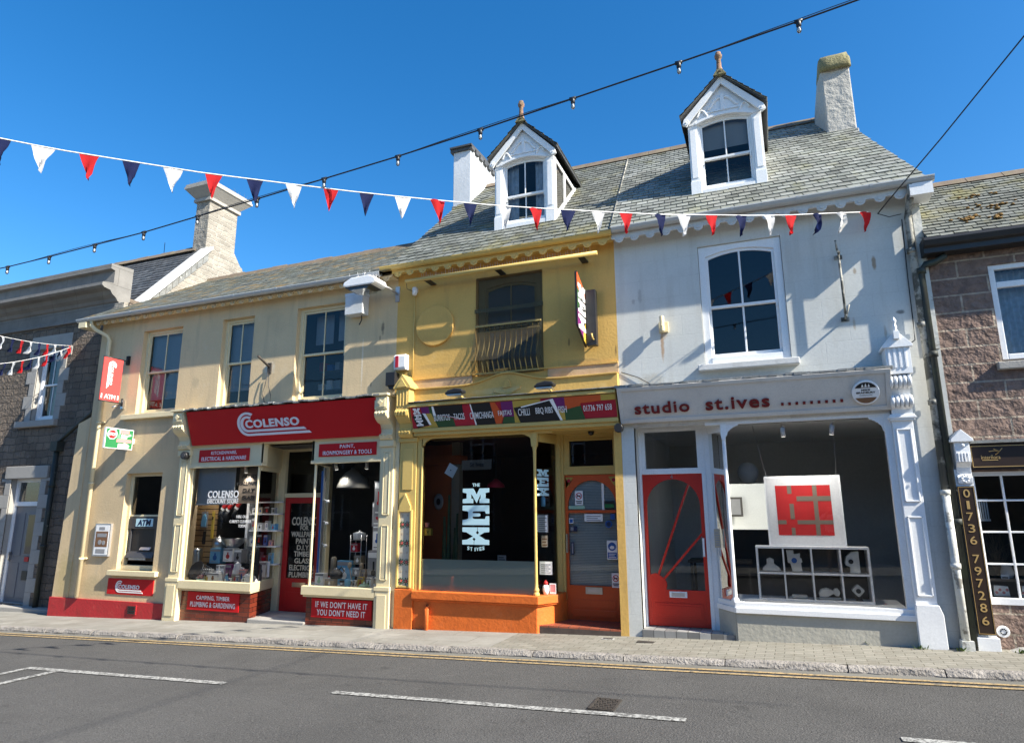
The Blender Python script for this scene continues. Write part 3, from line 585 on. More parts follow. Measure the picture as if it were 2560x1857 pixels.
    fr.box(-10.30,-6.04,-.10,.05,2.862,2.90)
    fr.prism([(-8.60,-.06),(-8.55,-.06),(-8.90,.86),(-8.95,.86)],'z',2.46,2.88); fr.prism([(-7.47,-.06),(-7.42,-.06),(-7.72,.86),(-7.77,.86)],'z',2.46,2.88)
    fr.box(-9.0,-7.7,.0,.9,2.87,2.91); fr.build('frieze',CTRIM,T,bevel=.004)
    sl=MB()
    sl.prism([(-10.30,-.11),(-8.58,-.11),(-8.90,.84),(-8.98,.84),(-8.70,.03),(-10.30,.03)],'z',.285,.425); sl.prism([(-10.30,-.075),(-8.595,-.075),(-8.91,.84),(-8.98,.84),(-8.70,.04),(-10.30,.04)],'z',.25,.285)
    sl.build('sill',CTRIM,T,bevel=.006); sl=MB()
    sl.prism([(-7.50,-.11),(-6.04,-.11),(-6.04,.03),(-7.38,.03),(-7.70,.84),(-7.79,.84)],'z',.285,.425); sl.prism([(-7.48,-.075),(-6.04,-.075),(-6.04,.04),(-7.39,.04),(-7.70,.84),(-7.78,.84)],'z',.25,.285)
    sl.build('sill',CTRIM,T,bevel=.006)
    sr=MB(); sr.prism([(-10.30,0),(-8.66,0),(-8.94,.84),(-9.02,.84),(-8.74,.08),(-10.30,.08)],'z',-.8,.26); sr.build('stall_riser',BRICKG,T)
    sr=MB(); sr.prism([(-7.46,0),(-6.04,0),(-6.04,.08),(-7.38,.08),(-7.68,.84),(-7.76,.84)],'z',-.8,.26); sr.build('stall_riser',BRICKG,T)
    # windows: corner posts, returns and panes
    f=MB(); f.tube([(-8.675,0.0,.42),(-8.675,0.0,2.5)],.024,8); f.box(-10.30,-10.25,-.02,.04,.42,2.48); f.box(-8.98,-8.90,.80,.90,.42,2.47); f.box(-8.96,-8.80,.84,.92,-.3,2.85)
    f.prism([(-8.66,.02),(-8.64,.04),(-8.90,.82),(-8.93,.82)],'z',2.38,2.47)
    fo=f.build('display_window',CTRIM,T,bevel=.004); g=MB(); g.face([(-10.25,.0,.42),(-8.68,.0,.42),(-8.68,.0,2.48),(-10.25,.0,2.48)]); g.face([(-8.67,.02,.42),(-8.93,.82,.42),(-8.93,.82,2.48),(-8.67,.02,2.48)]); g.build('pane',GLASS,fo,recalc=False)
    f=MB(); f.tube([(-7.415,0.0,.42),(-7.415,0.0,2.5)],.024,8); MB().box(-6.09,-6.04,-.02,.04,.42,2.48).build('window_jamb',CTRIM,T); f.box(-7.80,-7.72,.80,.90,.42,2.47); f.box(-7.90,-7.74,.84,.92,-.3,2.85)
    fo=f.build('display_window',CTRIM,T,bevel=.004); g=MB(); g.face([(-7.40,.0,.42),(-6.09,.0,.42),(-6.09,.0,2.48),(-7.40,.0,2.48)]); g.face([(-7.42,.02,.42),(-7.74,.82,.42),(-7.74,.82,2.48),(-7.42,.02,2.48)]); g.build('pane',GLASS,fo,recalc=False)
    # door
    y=.88; f=MB(); f.box(-8.80,-7.90,y,y+.09,2.79,2.87); f.box(-8.80,-7.90,y-.02,y+.09,1.91,1.99); f.build('door_frame',CTRIM,T,bevel=.004)
    MB().face([(-8.80,y+.04,1.99),(-7.90,y+.04,1.99),(-7.90,y+.04,2.79),(-8.80,y+.04,2.79)]).build('fanlight',GLASSD,T,recalc=False)
    d=MB(); d.box(-8.785,-8.67,y,y+.05,-.22,1.905); d.box(-8.04,-7.925,y,y+.05,-.22,1.905); d.box(-8.67,-8.04,y,y+.05,1.80,1.905); d.box(-8.67,-8.04,y,y+.05,-.22,.42); d.box(-8.64,-8.07,y-.012,y,-.15,.18)
    do=d.build('door',RDOOR,T,bevel=.005); MB().face([(-8.67,y+.02,.42),(-8.04,y+.02,.42),(-8.04,y+.02,1.8),(-8.67,y+.02,1.8)]).build('pane',GLASSD,do,recalc=False)
    MB().box(-8.50,-8.20,y-.014,y+.002,.27,.35).build('letterbox',STEEL,do); MB().box(-8.12,-8.08,y-.05,y,.85,1.1).build('handle',STEEL,do)
    t=MB(); rows=[('COLENSO',1.466,.155,.66),('FOR',1.341,.085,.19),('WALLPAPER',1.225,.10,.66),('PAINT',1.10,.10,.36),('D.I.Y.',.98,.09,.3),('TIMBER',.865,.095,.42),('GLASS',.74,.095,.38),('ELECTRICAL',.615,.10,.66),('PLUMBING',.49,.10,.62)]
    for s,z,h,wd in rows: t.text(s,-8.305,z,w=min(wd,.60 if wd>.6 else wd),h=h,y=y+.012,bold=.02,d=.003)
    t.build('lettering',mat('cream_lettering',(.62,.57,.45),.6,.05,5,0,20),do)
    st=MB(); st.box(-8.66,-7.46,-.05,.25,-.6,-.165); st.box(-8.95,-7.75,.25,1.0,-.6,-.17); st.build('doorstep',ASHL2,T,bevel=.015)
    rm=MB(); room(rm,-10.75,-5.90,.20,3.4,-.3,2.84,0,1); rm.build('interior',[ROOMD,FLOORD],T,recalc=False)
    dk=MB(); dk.prism([(-10.60,.04),(-8.72,.04),(-8.98,.9),(-10.60,.9)],'z',.20,.405); dk.prism([(-7.36,.04),(-5.95,.04),(-5.95,.9),(-7.66,.9)],'z',.20,.405); dk.build('display_floor',WHITE,T)
    bk=MB(); bk.box(-10.62,-10.0,.40,.43,.40,1.80); bk.box(-10.64,-10.61,.05,.43,.40,1.80); bk.build('slatwall',WOOD,T)
    hb=MB(); hb.box(-10.28,-9.36,.14,.15,1.80,2.475); hb.box(-10.28,-9.36,.12,.14,1.775,1.80,1); hb.build('soffit_band_panel',[mat('grey_white_panel',(.46,.48,.49),.7,.04,3,0,20),WHITE],T)  # pale panel added in place of the lit white soffit band
    cb=MB(); cb.box(-9.42,-8.93,.30,.31,1.80,2.46)
    for i,s in enumerate(('PAINTS','WALLPAPERS','D.I.Y','GLASS')): cb.text(s,-9.17,2.30-i*.13,h=.07,w=.06*len(s),y=.298,m=1,bold=.02,shear=.2,d=.003)
    cb.build('notice_board',[PCOL['taupe'],BLACK],T)
    lt=MB(); lt.text('COLENSO',-9.48,1.965,w=.74,h=.135,y=-.006,bold=.02,d=.002,space=1.08); lt.box(-9.85,-9.11,-.009,-.006,1.878,1.888); lt.text('DISCOUNT STORE',-9.48,1.835,w=.745,h=.075,y=-.006,bold=.01,d=.002,space=1.08)
    lt.text('HIRE OUR',-8.98,1.56,w=.28,h=.052,y=-.006,d=.002); lt.text('CARPET CLEANER',-9.02,1.475,w=.50,h=.052,y=-.006,d=.002); lt.text('TODAY',-8.96,1.395,w=.2,h=.052,y=-.006,d=.002)
    lt.build('window_lettering',WHITE,T)
    ws=MB(); ws.box(-9.56,-9.50,.70,1.0,.4,1.85); ws.box(-8.80,-8.76,.95,1.0,.4,1.85)
    for z in (.66,.985,1.275,1.585,1.81): ws.box(-9.5,-8.80,.72,1.0,z,z+.025)
    ws.build('shelf_unit',WHITE,T)
hardware_shop()
ROOFZ=lambda y: 5.82+.9*(y+.3)
def arch_pts(cx,hw,z0,rise,n=16,flip=False):
    p=[(cx-hw+2*hw*k/n, z0+rise*(1-(2*k/n-1)**2)) for k in range(n+1)]
    return p[::-1] if flip else p
def dormer(T,cx,slm,blind=None,side_window=False,curtain=False):
    y=.45; zb=6.42; hw=.555; ze=7.74; za=8.40; D=MB()
    for s in (-1,1):
        a,b=sorted((cx+s*hw,cx+s*(hw-.145))); D.box(a,b,y-.02,y+.08,zb,7.72)
        D.box(a+.025,b-.025,y-.028,y-.02,6.78,7.62); D.box(a-.008,b+.008,y-.035,y+.05,zb,6.72)
    o=6.52
    D.box(cx-hw+.145,cx+hw-.145,y-.03,y+.1,zb,6.555)
    ap=arch_pts(cx,hw-.145,7.70,.09)      # tympanum with an arched underside
    D.prism([(cx-hw+.02,7.70),(cx-hw+.02,ze),(cx,za),(cx+hw-.02,ze),(cx+hw-.02,7.70)]+ap[::-1],'y',y-.03,y+.03)
    D.prism(arch_pts(cx,hw-.12,7.69,.09)+arch_pts(cx,hw-.12,7.735,.09,flip=True),'y',y-.05,y-.028)
    D.box(cx-.028,cx+.028,y-.055,y-.028,7.87,8.14)      # carved gable pattern
    for s in (-1,1):
        q=[(cx+s*(.03+.19*t),7.885+.20*math.cos(t*1.5)-.0*t) for t in [k/8 for k in range(9)]]
        D.tube([(px,y-.036,pz) for px,pz in q],.024,6)
        q=[(cx+s*(.24+.16*t),7.80+.12*math.sin(t*3)) for t in [k/6 for k in range(7)]]; D.tube([(px,y-.036,pz) for px,pz in q],.022,6)
    D.box(cx-.30,cx+.30,y-.05,y-.028,7.855,7.885)
    for s in (-1,1):                                    # bargeboards with scrolled feet
        w=[(cx,za+.03),(cx+s*(hw+.05),7.79),(cx+s*(hw+.075),7.70),(cx+s*(hw+.01),7.66),(cx+s*(hw-.03),7.72),(cx,za-.10)]
        D.prism(w if s<0 else w[::-1],'y',y-.10,y-.065); D.lathe([(.05,-.012),(.05,0)],(cx+s*(hw+.015),y-.10,7.725),10,ax='y'); D.lathe([(.016,-.024),(.016,0)],(cx+s*(hw+.015),y-.10,7.725),8,ax='y')
    yb=(ze-5.82)/.9-.3
    for s in (-1,1):
        x=cx+s*(hw-.01)
        if s>0 and side_window:
            D.prism([(y+.05,6.47),(y+.05,6.62),(yb-.05,7.75),(yb-.05,7.60)],'x',x-.02,x+.03)   # sill board along the slates
            D.prism([(y+.05,7.66),(y+.05,7.74),(yb-.02,7.74),(yb-.10,7.66)],'x',x-.02,x+.012); D.box(x-.02,x+.015,y+.60,y+.68,6.95,7.68); D.box(x-.02,x+.015,y+.05,y+.12,6.5,7.7)
        else: D.prism([(y+.05,6.4),(y+.05,7.74),(yb,7.74)],'x',x-.012,x+.012,0 if s>0 else 1)
    do=D.build('dormer',[WTRIM,SLATE_D],T,bevel=.004)
    if side_window:
        x=cx+hw-.01; MB().face([(x,y+.1,6.6),(x,yb-.1,7.66),(x,y+.1,7.68)]).build('side_pane',GLASS,do,recalc=False)
    r=MB(); zr=za+.07; xo=hw+.10; zl=7.84
    for s in (-1,1):
        A=(cx+s*xo,.30,zl); B=(cx+s*xo,(zl-5.82)/.9-.3,zl); E=(cx,(zr-5.82)/.9-.3,zr); F=(cx,.30,zr)
        if s<0: slates(r,B,A,E,F,.13,.16)
        else: slates(r,A,B,F,E,.13,.16)
        n=Vector((s*(zr-zl),0,xo)).normalized()*.03
        r.prism([(cx+s*xo,zl-.045),(cx+s*xo,zl-.005),(cx,zr-.005),(cx,zr-.040)],'y',.32,2.0,1)
    for k in range(5): yy=.27+k*.47; r.prism([(cx-.10,zr-.06),(cx-.04,zr+.03),(cx+.04,zr+.03),(cx+.10,zr-.06)],'y',yy,yy+.46,2)
    r.build('roof',[slm,SLATE_D,MOSS],do)
    f=MB(); f.lathe([(.07,0),(.055,.06),(.040,.12),(.034,.25),(.04,.27),(.056,.29),(.060,.33),(.046,.36),(.042,.385),(.018,.39)],(cx,.33,zr-.02),12); f.build('finial',TERRA,do)
    w=sash(T,cx-hw+.145,cx+hw-.145,6.555,7.79,y+.015,WTRIM,GLASS,arch=.05,ft=.035,zm=7.10,blind=blind,name='dormer_window',head=.03)
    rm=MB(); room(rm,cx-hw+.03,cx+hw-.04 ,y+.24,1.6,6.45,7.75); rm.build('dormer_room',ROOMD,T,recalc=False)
    if curtain:
        c=MB()
        for s in (-1,1):
            for k in range(6):
                x=cx+s*(.37-.035*k); c.face([(x,y+.16+.02*(k%2),6.6),(x-s*.035,y+.18-.02*(k%2),6.6),(x-s*.035,y+.18-.02*(k%2),7.75),(x,y+.16+.02*(k%2),7.75)],0,True)
        c.build('curtain',CURT,w,recalc=False)
def ogee(cx0,sgn,ztop,dx=.16,dz=.13):
    """stepped spandrel filling the upper corner of a shop window"""
    P=[(0,0),(1,0),(1,-.15),(.92,-.22),(.80,-.20),(.72,-.30),(.62,-.28),(.52,-.42),(.40,-.42),(.34,-.56),(.22,-.60),(.14,-.80),(.10,-1.0),(0,-1.0)]
    return [(cx0+sgn*u*dx,ztop+v*dz) for u,v in P]
SLAB_M=[(0,1),(.40,1),(.53,.58),(.64,1),(1,1),(1,.73),(.86,.68),(.86,.32),(1,.27),(1,0),(.64,0),(.64,.25),(.68,.32),(.68,.60),(.53,0),(.34,.60),(.32,.56),(.32,.32),(.40,.27),(.40,0),(0,0),(0,.27),(.15,.32),(.15,.68),(0,.73)]
SLAB_E=[(0,0),(1,0),(1,.45),(.88,.45),(.85,.31),(.42,.31),(.38,.35),(.38,.43),(.62,.43),(.67,.47),(.67,.57),(.62,.60),(.38,.60),(.38,.66),(.42,.70),(.85,.70),(.88,.57),(1,.57),(1,1),(0,1),(0,.74),(.16,.71),(.22,.66),(.22,.34),(.16,.29),(0,.26)]
SLAB_X=[(0,0),(.43,0),(.43,.22),(.38,.31),(.44,.41),(.50,.31),(.45,.22),(.45,0),(1,0),(1,.27),(.85,.30),(.63,.52),(.82,.70),(1,.73),(1,1),(.58,1),(.58,.79),(.63,.69),(.56,.59),(.50,.69),(.56,.79),(.56,1),(0,1),(0,.74),(.15,.71),(.40,.48),(.18,.29),(0,.26)]
def mexletters(mb,x,z,w,h,y,m=0,d=.004):
    for P,a,b in ((SLAB_M,.735,1.0),(SLAB_E,.345,.695),(SLAB_X,0,.305)): mb.poly(P,x,z+a*h,w,(b-a)*h,y,d,m)
def restaurant():
    T=thing('restaurant','ochre yellow restaurant with orange base and a mossy slate roof with one dormer','restaurant',(-3.85,0,-.11))
    H=[(-4.35,-3.17,3.78,5.46),(-5.37,-2.10,-.9,2.88)]
    w=MB(); wall(w,-5.86,-1.985,-.9,5.80,0,.15,H); w.box(-2.10,-1.987,-.012,.38,-.6,2.88)
    for a,b,c,d in ((-5.52,-4.4,3.655,3.80),(-3.1,-1.99,3.655,3.80)): w.box(a,b,-.02,.0,c,d,1)
    w.box(-5.50,-1.99,-.035,0,3.80,3.825)
    w.face([(-5.86,.0,5.7),(-5.86,6.4,5.7),(-5.86,3.2,8.7)]); w.face([(-5.86,6.4,-1),(-1.985,6.4,-1),(-1.985,6.4,5.8),(-5.86,6.4,5.8)])
    w.build('wall',[YEL,mat('stripped_ochre_band',(.50,.36,.22),.85,.15,3,.3,25,[((.42,.30,.12),5,.5,.7,.6)])],T)
    pq=MB(); pq.lathe([(.345,-.045),(.355,-.035),(.355,0)],(-5.10,0,4.72),40,ax='y'); pq.build('plaque',YEL,T)
    r=MB(); slates(r,(-5.86,-.33,5.79),(-1.965,-.33,5.79),(-5.83,3.2,8.97),(-2.27,3.2,8.97),.165,.17,jit=.004)
    r.face([(-5.83,3.2,8.97),(-2.27,3.2,8.97),(-2.0,6.5,5.8),(-5.86,6.5,5.8)]); r.build('roof',SLATE_M,T)
    rr=MB()
    for k in range(8): x=-5.83+k*.445; rr.prism([(3.04,8.87),(3.2,9.04),(3.36,8.87)],'x',x,x+.438)
    rr.build('ridge',RIDGE,T)
    MB().tube([(-1.963,-.33,5.82),(-2.27,3.2,8.995)],.016,6).build('party_flashing',PIPEM,T)
    gutter(T,-6.055,-1.955,5.80,-.27,YTRIM,r=.062,joints=(-5.2,-3.98,-3.1))
    sf=MB(); sf.box(-5.86,-1.99,-.2,0,5.735,5.765); sf.build('soffit',YTRIM,T); scallops(T,-5.86,-1.99,5.76,5.60,-.225,YTRIM)
    c=MB(); c.box(-5.97,-5.55,2.28,3.78,7.6,9.47); c.box(-5.99,-5.53,2.26,3.8,7.95,8.12,1)
    co=c.build('chimney',[CHIMW,LEAD],T,bevel=.012)
    k=MB(); k.prism([(2.20,9.47),(2.20,9.51),(3.0,9.56),(3.88,9.50),(3.88,9.46)],'x',-6.03,-5.50)
    for q in range(7): k.box(-6.03,-5.50,2.24+q*.23,2.40+q*.23,9.40,9.468)
    k.build('cap',SLATE_D,co)
    dormer(T,-3.63,SLATE_M,side_window=True,curtain=True)
    # upper window, balcony rail and netting
    wo=sash(T,-4.33,-3.19,3.80,5.44,.08,YDARK,GLASSD,arch=.07,ft=.12,zm=4.6,head=.10,blind=3.8,bm=mat('dusty_grey_blind',(.17,.18,.19),.9,.15,2,0,20))
    b=MB(); b.box(-4.33,-3.19,-.06,-.035,4.585,4.61); b.box(-4.30,-3.22,-.055,-.04,4.49,4.505)
    n=12
    for k in range(n):
        x=-4.26+k*.093; b.tube([(x,-.047,4.60),(x,-.05,4.36),(x,-.085,4.22),(x,-.155,4.08),(x,-.16,3.97),(x,-.10,3.86),(x,-.07,3.80)],.0085,6)
    b.box(-4.30,-3.22,-.08,-.06,3.79,3.81); b.build('balcony_rail',mat('dull_ochre_iron',(.42,.31,.11),.6,.2,6,.3,20),T)
    nt=MB(); nt.face([(-4.34,-.015,4.66),(-3.18,-.015,4.66),(-3.18,-.015,5.45),(-4.34,-.015,5.45)]); nt.face([(-4.34,-.015,4.66),(-3.18,-.015,4.66),(-3.16,-.185,4.0),(-4.36,-.185,4.0)]); nt.face([(-4.36,-.185,4.0),(-3.16,-.185,4.0),(-3.14,-.06,3.82),(-4.38,-.06,3.82)])
    nt.build('bird_netting',NET,T,recalc=False)
    tp=MB(); tp.box(-4.36,-3.16,-.022,-.018,4.84,4.91); tp.build('netting_band',veil('netting_seam',(.09,.085,.05),.5),T)
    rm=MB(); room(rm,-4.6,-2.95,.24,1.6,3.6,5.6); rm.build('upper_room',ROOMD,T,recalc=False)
    # shopfront head: pediment, mouldings
    p=MB(); cv=lambda x: 3.615+.16*math.exp(-((x+3.755)/.42)**2)+.015*abs(x+3.755)/1.7
    xs=[-5.46+k*(3.47)/36 for k in range(37)]
    p.prism([(-5.46,3.38),(-1.99,3.38)]+[(x,cv(x)) for x in xs[::-1]],'y',-.10,0); p.prism([(x,cv(x)+.012) for x in xs]+[(x,cv(x)-.012) for x in xs[::-1]],'y',-.125,-.10)
    p.lathe([(.15,-.012),(.155,0)],(0,0,0),4) if False else None
    hat=[(-3.98+.46*t, 3.515+.03*math.cos(t*6.28)+.035*(t-.5)) for t in [k/12 for k in range(13)]]
    p.prism(hat+[(x,z-.055-.02*math.sin(math.pi*i/12)) for i,(x,z) in list(enumerate(hat))[::-1]],'y',-.118,-.10)
    p.prism([(-3.83,3.53),(-3.68,3.54),(-3.70,3.63),(-3.735,3.665),(-3.77,3.66),(-3.81,3.60)],'y',-.122,-.10)
    p.build('pediment',YEL,T,bevel=.004)
    m=MB(); m.box(-5.44,-1.99,-.30,0,3.30,3.345); m.box(-5.44,-1.99,-.26,0,3.345,3.375); m.box(-5.40,-1.99,-.17,0,2.90,2.955); m.box(-5.40,-1.99,-.13,.0,2.845,2.90); m.box(-5.40,-1.99,-.05,.62,2.83,2.845)
    for k in range(30): x=-5.42+k*.115; m.box(x,x+.116,-.315-random.uniform(0,.01),-.0,3.372,3.372+random.uniform(.006,.016),1)
    m.build('cornice',[YTRIM,LEAD],T,bevel=.004)
    MB().prism([(-.02,2.955),(-.15,2.955),(-.265,3.30),(-.02,3.30)],'x',-5.405,-1.992).build('fascia_box',YTRIM,T)
    # left pilaster with gabled cap
    q=MB(); q.box(-5.69,-5.38,-.05,.03,.44,2.80); q.box(-5.71,-5.36,-.08,.03,2.76,2.83); q.box(-5.63,-5.44,-.062,-.05,1.98,2.66)
    q.prism([(-5.66,1.63),(-5.45,1.63),(-5.45,1.72),(-5.555,1.93),(-5.66,1.72)],'y',-.085,-.05)
    for a,bq in ((-5.69,-5.655),(-5.455,-5.42)): q.box(a,bq,-.085,-.05,.46,1.66)
    q.box(-5.67,-5.44,-.075,-.05,.46,.49); q.build('pilaster',YTRIM,T,bevel=.005)
    k=MB(); pr=[(0,2.83),(-.12,2.83),(-.18,2.87),(-.185,2.92),(-.14,2.97),(-.16,3.05),(-.25,3.12),(-.30,3.18),(-.31,3.24),(-.28,3.28),(-.28,3.62),(0,3.62)]
    k.prism(pr,'x',-5.66,-5.42)
    for g in range(4):
        a=-5.655+g*.058; k.prism([(-.17,2.87),(-.195,2.88),(-.205,2.92),(-.17,2.95),(-.13,2.95)],'x',a,a+.04); k.prism([(-.25,3.14),(-.315,3.17),(-.33,3.23),(-.30,3.275),(-.24,3.25)],'x',a,a+.04); k.box(a+.008,a+.032,-.292,-.28,3.33,3.60)
    k.prism([(-5.70,3.62),(-5.38,3.62),(-5.38,3.65),(-5.54,3.86),(-5.70,3.65)],'y',-.31,0); k.prism([(-5.64,3.64),(-5.44,3.64),(-5.54,3.79)],'y',-.325,-.31); k.build('console',YTRIM,T,bevel=.004)
    tl=MB(); tl.box(-5.655,-5.455,-.056,-.05,.49,1.63)
    for k2 in range(8):
        zc=.56+k2*.145
        for s in (-1,1):
            xc=-5.555+s*.048
            if k2%2==0:
                for q2 in range(7): t=q2*.9; tl.prism([(xc+.012*math.cos(t),zc+.012*math.sin(t)),(xc+.05*math.cos(t-.22),zc+.055*math.sin(t-.22)),(xc+.05*math.cos(t+.22),zc+.055*math.sin(t+.22))],'y',-.060-.0004*q2,-.056,1)
                tl.lathe([(.022,-.009),(.022,0)],(xc,-.056,zc),8,2,'y'); tl.lathe([(.009,-.012),(.009,0)],(xc,-.056,zc),6,3,'y')
            else: tl.lathe([(.017,-.003),(.017,0)],(xc,-.056,zc),8,3,'y')
    tl.build('tile_panel',[mat('glazed_cream_tile',(.56,.52,.42),.25,.04,4,0,20,spec=.6),PCOL['dkgreen'],PCOL['red'],PCOL['card']],T)
    bs=MB(); bs.box(-5.70,-5.37,-.09,.03,-.6,.44); bs.box(-5.37,-3.315,-.062,.1,-.6,.31); bs.prism([(-3.315,-.062),(-3.315,.1),(-3.15,.62),(-3.05,.62),(-3.05,.55),(-3.15,.16)],'z',-.6,.31)
    bs.prism([(-5.37,-.13),(-3.27,-.13),(-3.06,.22),(-3.06,.60),(-3.16,.60),(-3.36,.06),(-5.37,.06)],'z',.31,.425); bs.prism([(-5.37,-.10),(-3.285,-.10),(-3.07,.24),(-3.07,.60),(-3.15,.60),(-3.36,.06),(-5.37,.06)],'z',.285,.31)
    bs.build('stall_riser',ORANGE,T,bevel=.008)
    MB().tube([(-5.10,-.105,-.3),(-5.10,-.105,.17),(-5.10,-.08,.215),(-5.10,.0,.22)],.03,10).build('waste_pipe',ORANGE,T)
    # window
    f=MB(); f.box(-5.37,-5.30,-.03,.06,.42,2.84); f.tube([(-5.285,-.02,.44),(-5.285,-.02,2.66)],.02,8); f.box(-5.37,-3.05,-.04,.06,2.80,2.85)
    f.prism(ogee(-5.28,1,2.82),'y',-.03,.03); f.prism(ogee(-3.37,-1,2.82)[::-1],'y',-.03,.03)
    f.lathe([(.05,0),(.05,.03),(.035,.05),(.045,.08),(.028,.12),(.024,.2),(.022,1.9),(.026,2.12),(.036,2.16),(.028,2.19),(.04,2.26),(.055,2.40)],(-3.34,0,.42),12)
    f.prism([(-3.39,2.80),(-3.29,2.80),(-3.29,2.70),(-3.30,2.6),(-3.38,2.6),(-3.39,2.7)],'y',-.04,.04)
    f.prism([(-3.31,.05),(-3.28,.05),(-3.15,.56),(-3.18,.56)],'z',2.68,2.82); f.box(-3.19,-3.10,.54,.60,.3,2.84)
    fo=f.build('display_window',YTRIM,T,bevel=.003); g=MB(); g.face([(-5.28,.01,.42),(-3.35,.01,.42),(-3.35,.01,2.82),(-5.28,.01,2.82)]); g.face([(-3.33,.03,.42),(-3.17,.55,.42),(-3.17,.55,2.80),(-3.33,.03,2.80)]); g.build('pane',GLASS,fo,recalc=False)
    MB().face([(-5.28,.016,.425),(-3.36,.016,.425),(-3.36,.016,.90),(-5.28,.016,.90)]).build('frosted_film',FROST,fo,recalc=False)
    l=MB(); mexletters(l,-4.555,1.131,.455,.855,.004); l.text('THE',-4.325,2.04,w=.13,h=.05,y=.004,bold=.02,d=.003)
    for s,dx,dz,rz in (('S',-.125,.012,0),('T',-.075,0,0),('I',-.012,-.004,0),('V',.03,0,0),('E',.082,.006,0),('S',.128,.016,0)): l.text(s,-4.325+dx,1.065+dz,h=.055,w=.012 if s=='I' else .036,y=.004,bold=.02,d=.003)
    a=Matrix.Translation((-3.275,.18,0))@Matrix.Rotation(math.atan2(.52,.16),4,'Z')
    l.build('window_lettering',PALEBL,fo); l=MB(a); mexletters(l,-.17,1.86,.30,.40,-.012); l.build('window_lettering',PALEBL,fo)
    # door
    y=.62; f=MB(); f.box(-3.15,-3.06,y-.05,y+.1,-.1,2.84); f.box(-3.06,-2.10,y-.03,y+.1,2.19,2.29); f.box(-3.06,-2.97,y-.02,y+.1,2.29,2.84); f.box(-2.97,-2.10,y-.02,y+.1,2.75,2.84); f.box(-2.26,-2.10,y-.02,y+.1,2.29,2.75)
    f.box(-3.0,-2.2,y-.035,y-.02,2.72,2.75); f.box(-3.0,-2.2,y-.035,y-.02,2.29,2.32); f.box(-2.20,-2.10,y-.03,y+.1,-.1,2.19)
    fo=f.build('door_frame',YTRIM,T,bevel=.004); MB().face([(-2.97,y+.03,2.29),(-2.26,y+.03,2.29),(-2.26,y+.03,2.75),(-2.97,y+.03,2.75)]).build('fanlight',GLASSD,fo,recalc=False)
    d=MB(); c=-2.63
    n=20; arc=[(c+.385*math.cos(math.pi*k/n),1.70+.40*math.sin(math.pi*k/n)) for k in range(n+1)]
    d.prism([(-3.06,.0),(-3.06,2.185),(-2.20,2.185),(-2.20,.0),(-2.245,.0),(-2.245,1.70)]+arc+[(-3.015,1.70),(-3.015,.0)],'y',y,y+.05)
    d.box(-3.015,-2.245,y,y+.05,.0,.52); d.box(-3.015,-2.245,y+.005,y+.045,1.60,1.645)
    d.box(-2.96,-2.30,y-.010,y,.07,.17); d.box(-2.96,-2.30,y-.010,y,.20,.32)
    do=d.build('door',ODOOR,T,bevel=.004)
    g=MB(); g.face([(-3.015,y+.025,.52),(-2.245,y+.025,.52),(-2.245,y+.025,1.62),(-3.015,y+.025,1.62)]); g.face([(p[0],y+.025,p[1]) for p in arc]+[(-3.015,y+.025,1.62),(-2.245,y+.025,1.62)]); g.build('pane',GLASS,do,recalc=False)
    bl=MB(); bl.box(-3.04,-2.22,y+.06,y+.065,.4,2.12); bl.build('door_blind',mat('ribbed_grey_blind',(.60,.59,.55),.9,.1,3,.8,20,bumpd=.02,brick=dict(w=9,h=.024,m=.004,mc=(.33,.33,.32),nb=.1)),do)
    e=MB(); e.box(-2.76,-2.50,y-.014,y+.002,.40,.50); e.box(-2.72,-2.54,y-.018,y-.014,.43,.47,1); e.build('letterbox',[STEEL,ALU],do)
    MB().box(-3.045,-3.02,y-.05,y,1.0,1.28).build('handle',STEEL,do)
    od=MB()
    for s in (-1,1):
        xc=c+s*.35; od.prism([(xc-.07,2.15),(xc+.06,2.15),(xc+s*.06,1.98),(xc,2.04)],'y',y-.004,y); od.lathe([(.03,-.004),(.03,0)],(xc+s*.01,y-.004,2.10),8,1,'y')
    od.build('painted_spandrel',[PCOL['mustard'],PCOL['crimson']],do)
    st=MB(); st.prism([(-3.32,-.03),(-2.10,-.03),(-2.10,.7),(-3.1,.7),(-3.1,.35)],'z',-.5,.0); st.prism([(-3.32,-.03),(-2.10,-.03),(-2.10,.7),(-3.1,.7),(-3.1,.35)],'z',.0,.022,1); st.build('doorstep',[mat('dark_step_edge',(.08,.06,.05),.8,.2,5,.4,20),TILEO],T)
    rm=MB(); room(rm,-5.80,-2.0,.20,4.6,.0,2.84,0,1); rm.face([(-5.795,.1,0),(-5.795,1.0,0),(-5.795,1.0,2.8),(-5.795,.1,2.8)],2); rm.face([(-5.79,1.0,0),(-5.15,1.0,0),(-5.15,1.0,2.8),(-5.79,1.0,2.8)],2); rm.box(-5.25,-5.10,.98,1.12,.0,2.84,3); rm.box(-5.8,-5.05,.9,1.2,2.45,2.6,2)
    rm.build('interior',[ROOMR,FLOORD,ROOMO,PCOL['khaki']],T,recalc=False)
restaurant()
